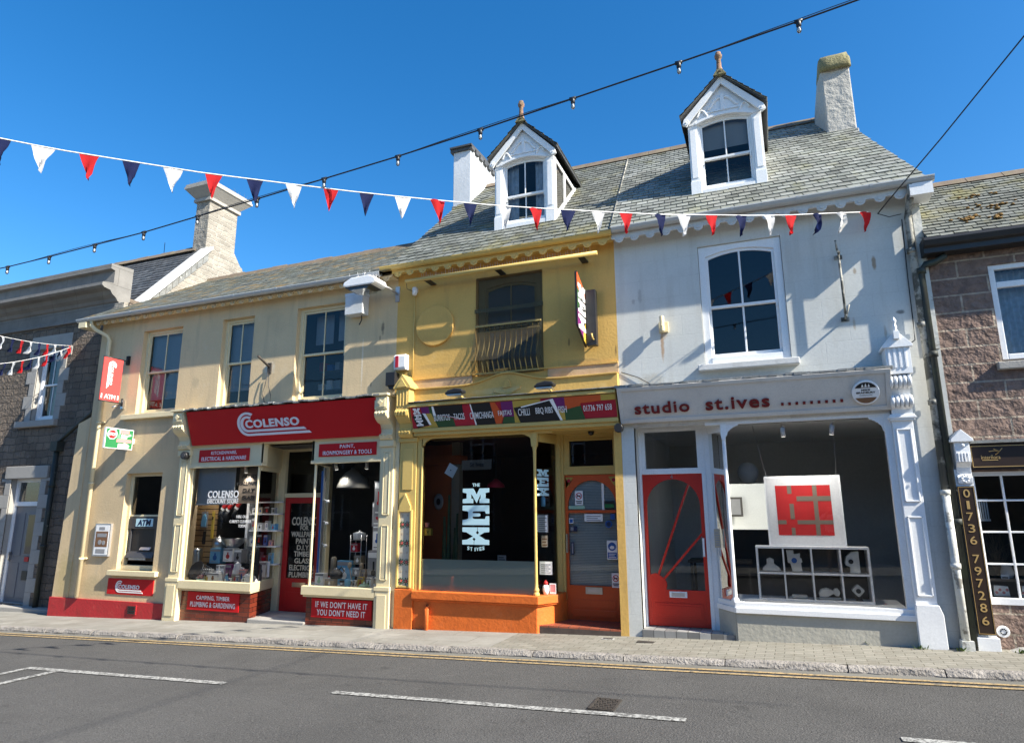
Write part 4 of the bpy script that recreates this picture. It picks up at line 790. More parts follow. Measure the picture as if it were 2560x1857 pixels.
def studio():
    T=thing('art_studio','pale grey studio shop with white window trim, one dormer and a slate roof','gallery',(.1,0,0))
    H=[(-.74,.40,3.66,5.45),(-1.80,1.475,-.9,2.87)]
    w=MB(); wall(w,-1.985,2.13,-.9,5.83,0,.10,H); w.box(-1.985,-1.80,-.008,.38,-.6,2.87,0)
    w.face([(2.13,0,-1),(2.13,6.4,-1),(2.13,6.4,5.8),(2.13,0,5.8)]); w.face([(2.13,0,5.8),(2.13,6.4,5.8),(1.75,3.2,8.9)]); w.face([(-1.985,6.4,2.83),(2.13,6.4,2.83),(2.13,6.4,5.8),(-1.985,6.4,5.8)])
    w.box(2.03,2.125,-.03,0,3.62,5.62,1); w.build('wall',[GREYW,WHTP],T)
    r=MB(); slates(r,(-1.962,-.33,5.82),(2.19,-.33,5.82),(-2.27,3.2,8.97),(1.72,3.2,8.97),.165,.175,jit=.004)
    r.face([(-2.27,3.2,8.97),(1.72,3.2,8.97),(2.15,6.5,5.8),(-2.0,6.5,5.8)]); r.build('roof',SLATE_S,T)
    rr=MB()
    for k in range(9): x=-2.27+k*.445; rr.prism([(3.04,8.87),(3.2,9.04),(3.36,8.87)],'x',x,x+.438)
    rr.build('ridge',RIDGE,T)
    gutter(T,-1.95,2.27,5.83,-.28,GUTW,r=.065,joints=(-1.7,-.2,.66,1.55))
    sf=MB(); sf.box(-1.98,2.13,-.2,0,5.765,5.79); sf.box(1.98,2.24,-.32,0,5.60,5.76); sf.build('soffit',WTRIM,T); scallops(T,-1.97,2.0,5.79,5.60,-.225,WPAINT)
    c=MB(); f=[(1.43,2.24,7.7),(1.895,2.24,7.7),(1.895,3.6,7.7),(1.16,3.6,7.7)]; t=[(1.45,2.30,9.52),(1.90,2.30,9.52),(1.90,2.95,9.52),(1.42,2.95,9.52)]
    i=[c.a(p) for p in f]; j=[c.a(p) for p in t]; c.fi(i[::-1]); c.fi(j)
    for q in range(4): c.fi((i[q],i[(q+1)%4],j[(q+1)%4],j[q]))
    c.box(1.40,1.92,2.21,3.5,7.95,8.11,1); co=c.build('chimney',[CEMENT,LEAD],T,bevel=.02)
    k=MB(); n=10
    for a in range(n+1):
        pass
    prof=[(2.24,9.36),(2.22,9.45),(2.24,9.58),(2.32,9.68),(2.5,9.73),(2.8,9.72),(2.98,9.62),(3.0,9.45),(2.9,9.40),(2.35,9.40)]
    xs=[1.425,1.47,1.6,1.75,1.88,1.925]; sc=[.86,1,1.04,1.05,1,.88]; rings=[]
    for x,s in zip(xs,sc): rings.append([k.a((x+random.uniform(-.01,.01),2.62+(yy-2.62)*(s if s<1 else 1)+random.uniform(-.012,.012),9.40+(zz-9.40)*s+random.uniform(-.014,.014))) for yy,zz in prof])
    for A,B in zip(rings,rings[1:]):
        for q in range(len(prof)): k.fi((A[q],A[(q+1)%len(prof)],B[(q+1)%len(prof)],B[q]),0,True)
    k.fi(rings[0][::-1]); k.fi(rings[-1]); k.build('cap',MOSS,co)
    dormer(T,-.235,SLATE_S,blind=7.30)
    # upper window
    s=MB(); s.box(-.83,.49,-.12,.05,3.555,3.645); s.build('sill',WPAINT,T,bevel=.012)
    sash(T,-.735,.395,3.66,5.445,.035,WTRIM,GLASSD,arch=.075,ft=.095,zm=4.51,head=.085,sillh=.10,bar=.026)
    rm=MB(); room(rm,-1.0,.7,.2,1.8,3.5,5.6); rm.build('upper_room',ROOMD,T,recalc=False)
    # fascia box, lead, frieze
    fb=MB(); fb.prism([(-.0,2.87),(-.105,2.87),(-.325,3.355),(-.0,3.36)],'x',-1.965,1.50); fb.build('fascia_box',FASC,T)
    l=MB()
    for k2 in range(34): x=-1.99+k2*.1035; l.box(x,x+.105,-.345+random.uniform(-.008,.01),0,3.362-random.uniform(0,.012),3.378+random.uniform(0,.014))
    l.build('lead_cover',LEAD,T)
    fr=MB(); fr.box(-1.80,1.475,-.05,.1,2.83,2.872); fr.box(-1.80,-.60,-.02,.42,2.81,2.83); fr.build('frieze',WPAINT,T)
    # pilaster on the right, with its gabled cap
    q=MB(); q.box(1.477,1.705,-.10,.03,.50,2.73); q.box(1.455,1.727,-.135,.03,2.72,2.80); q.box(1.442,1.74,-.15,.03,2.745,2.775)
    for a,b in ((1.505,1.525),(1.655,1.675)): q.box(a,b,-.115,-.10,.62,1.55); q.box(a,b,-.115,-.10,1.72,2.62)
    for z in (.62,1.53,1.72,2.60): q.box(1.505,1.675,-.115,-.10,z,z+.02)
    q.prism([(1.465,-.4),(1.75,-.4),(1.745,.42),(1.71,.53),(1.475,.53),(1.465,.45)],'y',-.15,.03); q.build('pilaster',WTRIM,T,bevel=.006)
    k=MB(); pr=[(0,2.80),(-.12,2.80),(-.13,2.86),(-.17,2.88),(-.12,2.98),(-.14,3.06),(-.17,3.12),(-.22,3.25),(-.22,3.29),(0,3.29)]; k.prism(pr,'x',1.485,1.71)
    rolls(k,1.475,1.725,-.165,2.955,.075,5); rolls(k,1.475,1.725,-.205,3.20,.085,5)
    k.box(1.47,1.745,-.28,0,3.285,3.64)
    for g in range(4): a=1.495+g*.06; k.box(a,a+.022,-.292,-.28,3.36,3.62)
    k.prism([(1.44,3.62),(1.775,3.62),(1.775,3.65),(1.607,3.84),(1.44,3.65)],'y',-.31,0); k.box(1.575,1.64,-.35,-.31,3.72,3.82)
    k.lathe([(.03,0),(.022,.04),(.028,.06),(.016,.10),(.03,.14),(.006,.19)],(1.607,-.3,3.82),10); k.build('console',WTRIM,T,bevel=.004)
    # base
    b=MB(); b.box(-.57,1.48,-.062,.1,-.5,.33); b.prism([(-.57,-.062),(-.57,.1),(-.72,.32),(-.82,.32),(-.80,.27)],'z',-.5,.33); b.build('stall_riser',GREYB,T,bevel=.012)
    s=MB(); s.prism([(-.565,-.10),(1.475,-.10),(1.475,.04),(-.52,.04),(-.74,.34),(-.86,.34)],'z',.33,.40); s.prism([(-.57,-.07),(1.475,-.07),(1.475,.04),(-.52,.04),(-.74,.34),(-.84,.34)],'z',.40,.465); s.build('sill',WTRIM,T,bevel=.006)
    f=MB(); f.tube([(-.565,.0,.46),(-.565,0,2.82)],[.03,.026],10); f.lathe([(.05,0),(.05,.03),(.03,.06)],(-.565,0,.455),10); f.box(1.395,1.477,-.04,.06,.46,2.84); f.box(-.80,1.477,-.03,.06,2.79,2.84)
    f.prism([(-.60,2.80),(-.53,2.80),(-.53,2.66),(-.54,2.58),(-.59,2.58),(-.60,2.66)],'y',-.035,.035)
    f.prism(ogee(-.535,1,2.80,.17,.17),'y',-.025,.02); f.prism(ogee(1.40,-1,2.80,.17,.19)[::-1],'y',-.025,.02)
    f.box(-.86,-.77,.29,.40,.0,2.82); f.prism([(-.585,.03),(-.565,.03),(-.79,.30),(-.81,.30)],'z',2.70,2.81)
    fo=f.build('display_window',WTRIM,T,bevel=.004); g=MB(); g.face([(-.555,.0,.46),(1.40,.0,.46),(1.40,.0,2.80),(-.555,.0,2.80)]); g.face([(-.575,.02,.46),(-.80,.30,.46),(-.80,.30,2.80),(-.575,.02,2.80)]); g.build('pane',GLASS,fo,recalc=False)
    # door
    y=.32; f=MB(); f.box(-1.80,-1.772,y-.05,y+.1,.0,2.82); f.box(-1.772,-.86,y-.03,y+.1,2.15,2.23); f.box(-1.772,-1.71,y-.03,y+.1,2.23,2.78); f.box(-.965,-.86,y-.03,y+.1,2.23,2.78); f.box(-1.772,-.86,y-.03,y+.1,2.77,2.82); f.box(-.915,-.86,y-.04,y+.1,.0,2.15)
    fo=f.build('door_frame',WTRIM,T,bevel=.004); MB().face([(-1.71,y+.03,2.23),(-.965,y+.03,2.23),(-.965,y+.03,2.77),(-1.71,y+.03,2.77)]).build('fanlight',GLASSD,fo,recalc=False)
    d=MB(); c=-1.345; n=20; arc=[(c+.375*math.cos(math.pi*k/n),1.70+.375*math.sin(math.pi*k/n)) for k in range(n+1)]
    d.prism([(-1.77,.055),(-1.77,2.15),(-.918,2.15),(-.918,.055),(-.97,.055),(-.97,1.70)]+arc+[(-1.72,1.70),(-1.72,.055)],'y',y,y+.05)
    d.prism([(-1.72,.055),(-.97,.055),(-.97,.54),(-1.50,.54)]+[(-1.62+.13*math.cos(t),.60+.13*math.sin(t)) for t in (-.5,-.1,.3,.7,1.1)]+[(-1.645,.76),(-1.72,.74)],'y',y+.001,y+.049)
    for a,b2 in (((-1.62,.70),(-1.12,1.99)),((-1.55,.66),(-.965,1.31))):
        dx,dz=b2[0]-a[0],b2[1]-a[1]; L=math.hypot(dx,dz); nx,nz=-dz/L*.016,dx/L*.016
        d.prism([(a[0]-nx,a[1]-nz),(b2[0]-nx,b2[1]-nz),(b2[0]+nx,b2[1]+nz),(a[0]+nx,a[1]+nz)],'y',y+.01,y+.04)
    d.box(-1.68,-1.01,y-.012,y,.17,.36); d.box(-1.65,-1.04,y-.018,y-.012,.20,.33)
    for s in (-1,1): d.lathe([(.05,-.008),(.05,0)],(c+s*.34,y,2.08),8,0,'y')
    do=d.build('door',SDOOR,T,bevel=.004)
    g=MB(); g.face([(-1.72,y+.025,.54),(-.97,y+.025,.54),(-.97,y+.025,1.7),(-1.72,y+.025,1.7)]); g.face([(p[0],y+.025,p[1]) for p in arc]); g.build('pane',GLASS,do,recalc=False)
    e=MB(); e.box(-1.46,-1.22,y-.014,y+.002,.44,.52); e.box(-1.43,-1.25,y-.018,y-.014,.455,.505,1); e.build('letterbox',[WTRIM,ALU],do)
    MB().box(-.965,-.94,y-.05,y,1.0,1.25).build('handle',WTRIM,do)
    nb=MB(); nb.text('4',c,2.11,h=.06,w=.035,y=y,d=.004); nb.build('house_number',STEEL,do)
    st=MB(); st.prism([(-1.80,-.03),(-.60,-.03),(-.82,.30),(-.86,.42),(-1.80,.42)],'z',-.5,.045); st.build('doorstep',TILEW,T)
    rm=MB(); rm.face([(-1.78,9,.05),(2,9,.05),(2,9,2.83),(-1.78,9,2.83)]); rm.face([(-1.78,.45,.05),(-1.78,9,.05),(-1.78,9,2.83),(-1.78,.45,2.83)]); rm.face([(-1.78,.45,2.83),(2,.45,2.83),(2,6.6,2.83),(-1.78,6.6,2.83)]); rm.face([(-1.78,.45,.05),(2,.45,.05),(2,9,.05),(-1.78,9,.05)],1); rm.face([(1.99,.05,.0),(1.99,4.8,.0),(1.99,4.8,2.8),(1.99,.05,2.8)]); rm.face([(-.55,.06,.452),(1.42,.06,.452),(1.42,.9,.452),(-.75,.9,.452)],2); rm.box(-.05,2.0,3.4,3.45,.05,2.83,4); rm.box(-1.78,-.05,3.4,3.45,2.10,2.83,4); rm.box(-1.78,-1.05,3.4,3.45,.05,2.10,4); rm.box(-1.05,-.05,3.35,3.5,.05,1.28,3)
    rm.build('interior',[ROOMW,FLOORD,WTRIM,ROOMD,mat('grey_partition',(.55,.57,.57),.9,.05,2,0,20)],T,recalc=False)
    # pipes at the right-hand corner
    p=MB(); p.tube([(2.0,-.28,5.77),(2.0,-.27,5.66),(1.985,-.11,5.52),(1.965,-.085,5.4),(1.94,-.085,.12)],.044,10)
    for z in (4.9,3.9,2.9): p.tube([(1.95,-.085,z),(1.95,-.085,z+.06)],.056,10)
    p.build('rainwater_pipe',PIPEM,T)
    p=MB(); p.tube([(1.935,-.13,1.86),(1.935,-.12,.06)],.045,10)
    for z in (1.80,.95): p.tube([(1.935,-.125,z),(1.935,-.125,z+.06)],.056,10)
    p.prism([(1.88,.16),(2.0,.16),(2.0,.02),(1.87,.02)],'y',-.19,-.05); p.build('rainwater_pipe',WHTP,T,label='pale lower length of rainwater pipe')
    cb=MB(); cb.tube([(1.9,-.05,5.4),(1.88,-.03,4.6),(1.87,-.03,4.0),(1.86,-.04,3.75),(1.80,-.1,3.7)],.007,5); cb.tube([(1.62,-.12,5.50),(1.75,-.1,5.44),(1.9,-.06,5.47)],.006,5); cb.tube([(-1.95,-.01,3.65),(-1.7,-.02,3.55),(-1.5,-.02,3.42)],.006,5)
    cb.build('cable',BLACK,T)
studio()
def stone_shop():
    T=thing('stone_shop','brown rock faced stone shop with black gutter and dark fascia at the far right','shop',(3.5,0,.1))
    H=[(2.765,3.95,3.385,4.645),(2.25,4.6,.60,2.07)]
    w=MB(); wall(w,2.13,7.5,-.9,4.95,.004,.14,H,0,0); w.face([(2.13,.004,4.9),(2.13,5,4.9),(2.13,2.5,6.4)]); w.face([(7.5,.0,-1),(7.5,5,-1),(7.5,5,5),(7.5,0,5)]); w.face([(2.13,5,-1),(7.5,5,-1),(7.5,5,5),(2.13,5,5)]); w.build('wall',BLOCK,T)
    r=MB(); slates(r,(2.10,-.24,5.02),(7.5,-.24,5.02),(2.20,1.30,6.40),(7.5,1.30,6.40),.105,.15,jit=.005); r.face([(2.15,1.3,6.4),(7.5,1.3,6.4),(7.5,5,5),(2.15,5,5)]); r.build('roof',SLATE_M,T)
    rr=MB()
    for k in range(12): x=2.15+k*.45; rr.prism([(1.18,6.33),(1.30,6.45),(1.42,6.33)],'x',x,x+.44)
    rr.build('ridge',RIDGE,T)
    ms=MB(); rnd=random.Random(9)
    for (cx,cy,n,sx) in ((2.68,.09,34,.09),(2.95,.0,10,.05),(3.1,.35,18,.14),(2.35,.9,8,.05),(2.9,.7,8,.1)):
        for k in range(n):
            x=cx+rnd.gauss(0,sx); yy=cy+rnd.gauss(0,sx*.5); z=5.02+.9*(yy+.24)+.02; q=rnd.uniform(.012,.03)
            ms.lathe([(q*1.2,0),(q,.6*q),(q*.3,.9*q)],(x,yy,z),6)
    ms.build('moss',mat('rusty_moss',(.20,.12,.04),.95,.3,9,.5,25),T)
    g=MB(); g.prism([(0,5.03),(-.25,5.03),(-.27,4.99),(-.25,4.92),(-.2,4.90),(-.2,4.83),(0,4.83)],'x',2.06,7.5); g.build('gutter',BLACK,T,bevel=.006)
    p=MB(); p.tube([(2.30,-.1,4.88),(2.30,-.1,4.80),(2.2,-.1,4.74),(2.08,-.1,4.72),(2.02,-.1,4.66),(2.02,-.1,.08)],.042,10); p.tube([(2.30,-.1,4.88),(2.30,-.1,4.95)],.03,8)
    for z in (4.60,3.5,1.45): p.tube([(2.02,-.1,z),(2.02,-.1,z+.07)],.058,10)
    p.build('downpipe',BLKP,T)
    f=MB(); y=.03
    f.box(2.765,3.95,y,y+.08,4.58,4.645); f.box(2.765,2.835,y,y+.08,3.42,4.58); f.box(2.835,3.95,y,y+.08,4.34,4.42); f.box(2.835,3.95,y,y+.08,3.42,3.49); f.box(3.88,3.95,y,y+.08,3.49,4.34); f.box(3.88,3.95,y,y+.08,4.42,4.58)
    fo=f.build('window',WTRIM,T,bevel=.008); MB().face([(2.83,y+.04,3.45),(3.9,y+.04,3.45),(3.9,y+.04,4.6),(2.83,y+.04,4.6)]).build('pane',GLASS,fo,recalc=False)
    cu=MB()
    for k in range(16): x=2.84+k*.065; cu.face([(x,y+.2,3.4),(x+.033,y+.17,3.4),(x+.033,y+.17,4.6),(x,y+.2,4.6)],0,True); cu.face([(x+.033,y+.17,3.4),(x+.065,y+.2,3.4),(x+.065,y+.2,4.6),(x+.033,y+.17,4.6)],0,True)
    cu.build('curtain',CURT,fo,recalc=False)
    MB().box(2.69,4.05,-.07,.03,3.29,3.385).build('sill',ASHL2,T,bevel=.01)
    fa=MB(); fa.box(2.235,6.5,-.10,.0,2.09,2.40); fa.box(2.235,6.5,-.16,.0,2.40,2.435,1); fa.build('fascia_box',[BROWNB,LEAD],T)
    f=MB(); y=.02
    f.box(2.25,4.6,y,y+.07,2.02,2.08); f.box(2.25,4.6,y-.03,y+.07,.55,.625); f.box(2.25,2.285,y,y+.07,.6,2.04)
    for z in (1.72,1.355,.99): f.box(2.28,4.6,y+.012,y+.05,z,z+.022)
    for k in range(8): x=2.55+k*.33; f.box(x,x+.022,y+.01,y+.052,.62,2.03)
    fo=f.build('display_window',WTRIM,T,bevel=.004); MB().face([(2.28,y+.03,.6),(4.6,y+.03,.6),(4.6,y+.03,2.04),(2.28,y+.03,2.04)]).build('pane',GLASS,fo,recalc=False)
    rm=MB(); room(rm,2.16,4.7,.15,2.6,.3,2.2); room(rm,2.5,4.2,.15,1.8,3.2,4.8); rm.build('interior',ROOMD,T,recalc=False)
    q=MB(); q.box(2.05,2.24,-.10,.0,-.4,2.10); q.box(2.04,2.26,-.14,.0,-.4,.20)
    q.prism([(0,1.93),(-.12,1.93),(-.13,2.0),(-.10,2.04),(-.12,2.12),(-.19,2.18),(-.20,2.28),(-.19,2.44),(0,2.44)],'x',2.085,2.235)
    for k in range(4): x=2.10+k*.032; q.box(x,x+.016,-.212,-.20,2.18,2.29)
    for k in range(8): t=k*.785; q.lathe([(.016,-.018),(.01,-.028)],(2.16+.035*math.cos(t),-.11,1.99+.04*math.sin(t)),6,0,'y')
    q.lathe([(.022,-.03),(.012,-.045)],(2.16,-.20,2.375),8,0,'y'); q.prism([(2.045,2.42),(2.275,2.42),(2.275,2.45),(2.16,2.57),(2.045,2.45)],'y',-.23,0); q.build('pilaster',WTRIM,T,bevel=.004)
    v=MB(); v.lathe([(.06,-.02),(.065,-.012),(.065,0)],(2.33,-.01,.26),18,0,'y')
    for k in range(10): t=k*.628; v.box(2.33+.03*math.cos(t)-.006,2.33+.03*math.cos(t)+.006,-.036,-.03,.26+.03*math.sin(t)-.006,.26+.03*math.sin(t)+.006,1)
    v.build('round_vent',[WTRIM,BLACK],T)
    b=MB(); b.prism([(2.3,-.2),(7,-.2),(7,.17),(3.2,.17),(2.8,.14),(2.45,.10),(2.3,.04)],'y',-.16,0); b.build('plinth_stone',CEMENT,T,bevel=.02)
stone_shop()
# ------------------------------------------------------------------ signs on the buildings
def fascia_signs():
    M,L=tiltM(0,-.125,2.885,-.335,3.50)
    t=thing('shop_sign','red fascia sign with white nested C logo above the hardware shop front','sign',(-8.1,-.2,2.88))
    b=MB(M); b.box(-10.225,-6.02,-.012,.02,.0,L); b.build('board',SIGNRED,t)
    b=MB(M); logo(b,-9.03,.125,1.62,.44,-.012,.012); b.build('lettering',LILAC,t)
    M,L=tiltM(0,-.155,2.965,-.27,3.29)
    t=thing('shop_sign','multicoloured restaurant fascia sign listing burritos, tacos and fajitas','sign',(-3.7,-.2,2.96))
    T=[(185,-5.392),(435,-4.93),(685,-4.484),(935,-4.04),(1185,-3.61),(1435,-3.193),(1685,-2.788),(1935,-2.394),(2205,-2.0)]
    def U(px):
        for (a,x),(c,y) in zip(T,T[1:]):
            if px<=c: return x+(y-x)*(px-a)/(c-a)
        return T[-1][1]
    def P(px,py):
        top=150+(18-150)*(px-185)/2000; bot=358+(240-358)*(px-235)/1970
        return (U(px),max(0,min(1,(bot-py)/(bot-top)))*L)
    cols=['crimson','purple','dkgreen','black','white','mustard','orange']
    polys=[(0,[(185,150),(2205,16),(2205,240),(235,358),(185,361)]),(1,[(285,143),(368,137),(372,205),(300,208)]),(2,[(368,137),(405,134),(415,230),(385,205),(372,205)]),
     (5,[(320,210),(385,205),(437,346),(236,358),(355,330),(370,318)]),(2,[(400,180),(420,225),(600,255),(614,336),(437,346),(385,205)]),(3,[(195,235),(300,205),(358,322),(238,357)]),(4,[(300,205),(330,208),(374,318),(356,324)]),
     (0,[(600,258),(705,128),(780,113),(818,322),(614,336)]),(3,[(415,133),(705,114),(705,258),(432,222)]),(4,[(398,136),(416,134),(432,224),(405,226)]),(4,[(556,236),(570,234),(715,262),(700,266)]),(4,[(778,113),(790,112),(824,322),(810,323)]),
     (3,[(788,112),(975,98),(1010,312),(824,322)]),(6,[(975,98),(1022,96),(1092,235),(1060,310),(1010,312)]),(1,[(1080,92),(1195,84),(1195,235),(1095,238),(1080,150)]),(2,[(1095,240),(1195,237),(1195,300),(1072,308)]),
     (5,[(1195,84),(1465,66),(1465,90),(1200,160),(1250,298),(1195,300)]),(1,[(1465,66),(1700,50),(1700,168),(1625,168),(1590,65)]),(3,[(1200,152),(1555,78),(1645,272),(1250,298)]),(4,[(1270,140),(1590,63),(1662,272),(1640,273),(1555,80),(1275,152)]),
     (5,[(1622,168),(1697,188),(1690,270),(1662,272)]),(2,[(1690,175),(1850,128),(1880,260),(1690,272)]),(6,[(1700,50),(2060,27),(2060,82),(1850,107),(1850,130),(1700,168)]),(5,[(2060,27),(2205,16),(2205,70),(2060,80)])]
    b=MB(M); b.box(-5.392,-2.0,-.002,.015,0,L)
    for i,(c,p) in enumerate(polys): b.prism([P(*q) for q in p],'y',-.004-.0006*i,-.001,c)
    b.build('board',[PCOL[c] for c in cols],t)
    l=MB(M); yy=-.019
    for s,x0,x1,y0,h in (('BURRITOS',412,570,250,.10),('TACOS',610,716,238,.10),('CHIMICHANGA',770,1000,226,.105),('FAJITAS',1045,1175,210,.10),('CHILLI',1240,1352,195,.11),('BBQ RIBS',1410,1578,184,.11),('FISH',1632,1712,170,.10),('01736 797 658',1875,2162,152,.09)):
        a=P(x0,y0); c=P(x1,y0-.06*(x1-x0)); l.text(s,(a[0]+c[0])/2,P((x0+x1)/2,y0)[1]+.005,w=c[0]-a[0],h=h,y=yy,bold=.004,d=.003)
    for Pp,z,h,dx in ((SLAB_M,.24,.095,0),(SLAB_E,.145,.085,.012),(SLAB_X,.04,.095,.03)): l.poly(Pp,-5.335+dx,z,.125,h,yy,.004)
    l.build('lettering',WHITE,t)
    M,L=tiltM(0,-.108,2.872,-.328,3.355); M2=M
    t=thing('shop_sign','white fascia sign with maroon studio lettering and a row of square dots','sign',(-.25,-.2,2.87))
    b=MB(M); b.box(-1.96,1.495,-.010,.0,0,L)
    for z0,z1 in ((0,.055),(L-.055,L)): b.box(-1.96,1.495,-.024,-.010,z0,z1)
    for x0,x1 in ((-1.96,-1.90),(1.435,1.495)): b.box(x0,x1,-.024,-.010,.055,L-.055)
    b.build('board',FASC,t,bevel=.003)
    l=MB(M); zb=.135
    l.text('studio',-1.355,zb+.075,w=.765,h=.168,y=-.010,bold=.020,d=.022,space=1.14); l.text('st.ives',-.345,zb+.075,w=.825,h=.168,y=-.010,bold=.020,d=.022,space=1.14)
    for k in range(9): x=.205+k*.0885; l.box(x,x+.032,-.032,-.010,zb+.0,zb+.036)
    l.build('lettering',MAROON,t)
    t=thing('round_sign','round black and white designer sign at the right end of the white fascia','sign',(1.20,-.25,2.95))
    b=MB(M2); cz=.245; b.lathe([(.150,-.045),(.158,-.038),(.158,-.01)],(1.205,0,cz),32,0,'y'); b.build('disc',WHITE,t)
    b=MB(M2); r=.137
    for s in (1,-1):
        a0=R(28); pts=[(1.205+r*math.cos(a0+(math.pi-2*a0)*k/16),cz+s*r*math.sin(a0+(math.pi-2*a0)*k/16)) for k in range(17)]; b.prism(pts,'y',-.048,-.044,0 if s>0 else 1)
    for i,(s,z,w,h) in enumerate((('MIKE',cz+.036,.10,.022),('BRADBURY',cz+.002,.215,.024))): b.text(s,1.205,z,w=w,h=h,y=-.045,m=0,bold=.03,d=.003)
    b.text('DESIGN',1.205,cz-.033,w=.14,h=.018,y=-.045,m=2,d=.003)
    for k,dx in enumerate((-.036,0,.036)): b.prism([(1.205+dx-.014,cz+.075),(1.205+dx,cz+.118+.008*(k==1)),(1.205+dx+.014,cz+.075)],'y',-.052,-.048,3)
    b.build('lettering',[PCOL['black'],PCOL['brown'],PCOL['grey'],WHITE],t)
fascia_signs()
def board(name,label,x0,x1,z0,z1,y,m,lines,fm,d=.012,cat='sign',lm=None):
    t=thing(name,label,cat,((x0+x1)/2,y,z0)); MB().box(x0,x1,y-d,y,z0,z1).build('board',m,t,bevel=.002)
    l=MB()
    for s,z,w,h in lines: l.text(s,(x0+x1)/2,z,w=w,h=h,y=y-d,bold=.014,d=.002,space=1.1)
    l.build('lettering',fm,t); return t
board('small_sign','small red sign reading kitchenware, electrical and hardware above the left display window',-10.09,-8.87,2.565,2.795,-.062,SIGNRED,[('KITCHENWARE,',2.725,.62,.072),('ELECTRICAL & HARDWARE',2.625,1.08,.072)],LILAC)
board('small_sign','small red sign reading paint, ironmongery and tools above the right display window',-7.32,-6.14,2.575,2.795,-.062,SIGNRED,[('PAINT,',2.735,.30,.068),('IRONMONGERY & TOOLS',2.635,1.0,.07)],LILAC)
board('small_sign','small red sign reading camping, timber, plumbing and gardening on the dark brick stall riser',-10.11,-8.90,-.085,.225,-.002,SIGNRED,[('CAMPING, TIMBER',.125,.78,.085),('PLUMBING & GARDENING',.015,1.05,.088)],WHITE)
board('small_sign','small red slogan sign about having what you need on the right stall riser',-7.34,-6.155,-.075,.225,-.002,SIGNRED,[("IF WE DON'T HAVE IT",.135,1.02,.098),("YOU DON'T NEED IT",.01,.95,.098)],WHITE)
t=thing('small_sign','small red sign with nested C logo under the cash machine window','sign',(-11.6,0,.11)); MB().box(-12.21,-10.995,-.014,.0,.105,.395).build('board',SIGNRED,t,bevel=.002); b=MB(); logo(b,-11.99,.14,.75,.22,-.014,.005); b.build('lettering',WHITE,t)
def banner():
    x=-12.38; t=thing('banner_sign','red hanging banner reading ATM on brackets at the upper left of the cream wall','sign',(x,0,3.8))
    b=MB(); b.box(x-.008,x+.008,-.55,-.13,3.86,4.74); b.build('cloth',mat('red_banner_cloth',(.60,.06,.055),.6,.05,3,.03,20,fine=0),t)  # plain red cloth colour, paler than the sign boards
    Mx=Matrix.Translation((x+.0085,-.34,0))@Matrix.Rotation(math.pi/2,4,'Z')@Matrix(((1,0,0,0),(0,1,0,0),(0,0,1,0),(0,0,0,1)))
    Mv=Mx@Matrix.Translation((0,0,4.68))@Matrix.Rotation(math.pi/2,4,'Y')   # logo turned to read downwards
    l=MB(Mv); logo(l,0,-.10,.58,.17,-.0,.004); l.M=Mx; l.text('ATM',0,3.945,w=.24,h=.09,y=0,bold=.03,d=.004)
    l.box(-.19,-.165,-.004,0,3.90,3.99); l.box(.165,.19,-.004,0,3.90,3.99); l.build('lettering',WHITE,t)
    p=MB()
    for z in (4.75,3.85): p.tube([(x,-.56,z),(x,-.02,z)],.012,8); p.tube([(x,-.05,z+.10),(x,-.05,z-.06)],.02,8)
    p.box(x-.035,x+.035,-.045,0,4.67,4.86); p.build('bracket',BLACK,t); 
    p=MB(); p.box(x-.035,x+.035,-.05,-.0,3.74,3.92); p.tube([(x,-.09,3.83),(x+.01,-.26,3.74)],.012,6); p.build('wall_plate',STEEL,t)
banner()
def stopsign():
    x=-11.93; t=thing('projecting_sign','small green white projecting sign with a red STOP octagon beside the cream downpipe','sign',(x,0,2.85))
    b=MB(); b.box(x-.05,x,-.65,-.05,2.87,3.27); b.box(x-.03,x-.02,-.05,0,3.0,3.1); b.build('box',WHITE,t,bevel=.004)
    Mx=Matrix.Translation((x+.001,-.35,0))@Matrix.Rotation(math.pi/2,4,'Z'); l=MB(Mx)
    l.box(-.285,.285,-.002,0,2.885,3.255,0)
    for k in range(9):
        a=-.6+k*.42; l.prism([(0,3.07),(.26*math.cos(a),max(2.89,min(3.25,3.07+.3*math.sin(a)))),(.26*math.cos(a+.16),max(2.89,min(3.25,3.07+.3*math.sin(a+.16))))],'y',-.0035-.0001*k,-.002,1)
    oc=[(-.165+.105*math.cos(R(22.5+45*k)),3.145+.105*math.sin(R(22.5+45*k))) for k in range(8)]; l.prism(oc,'y',-.008,-.002,2)
    oc=[(-.165+.088*math.cos(R(22.5+45*k)),3.145+.088*math.sin(R(22.5+45*k))) for k in range(8)]; l.prism(oc,'y',-.010,-.008,3)
    l.text('STOP',-.165,3.145,w=.16,h=.06,y=-.010,m=2,bold=.03,d=.003)
    l.box(.02,.20,-.006,-.002,3.17,3.25,4); l.box(.03,.16,-.006,-.002,3.08,3.15,2); l.box(-.06,.26,-.006,-.002,3.0,3.065,4); l.box(-.02,.20,-.006,-.002,2.89,2.975,2)
    l.build('printed_face',[PCOL['green'],PCOL['mint'],WHITE,PCOL['red'],PCOL['pink']],t)
stopsign()
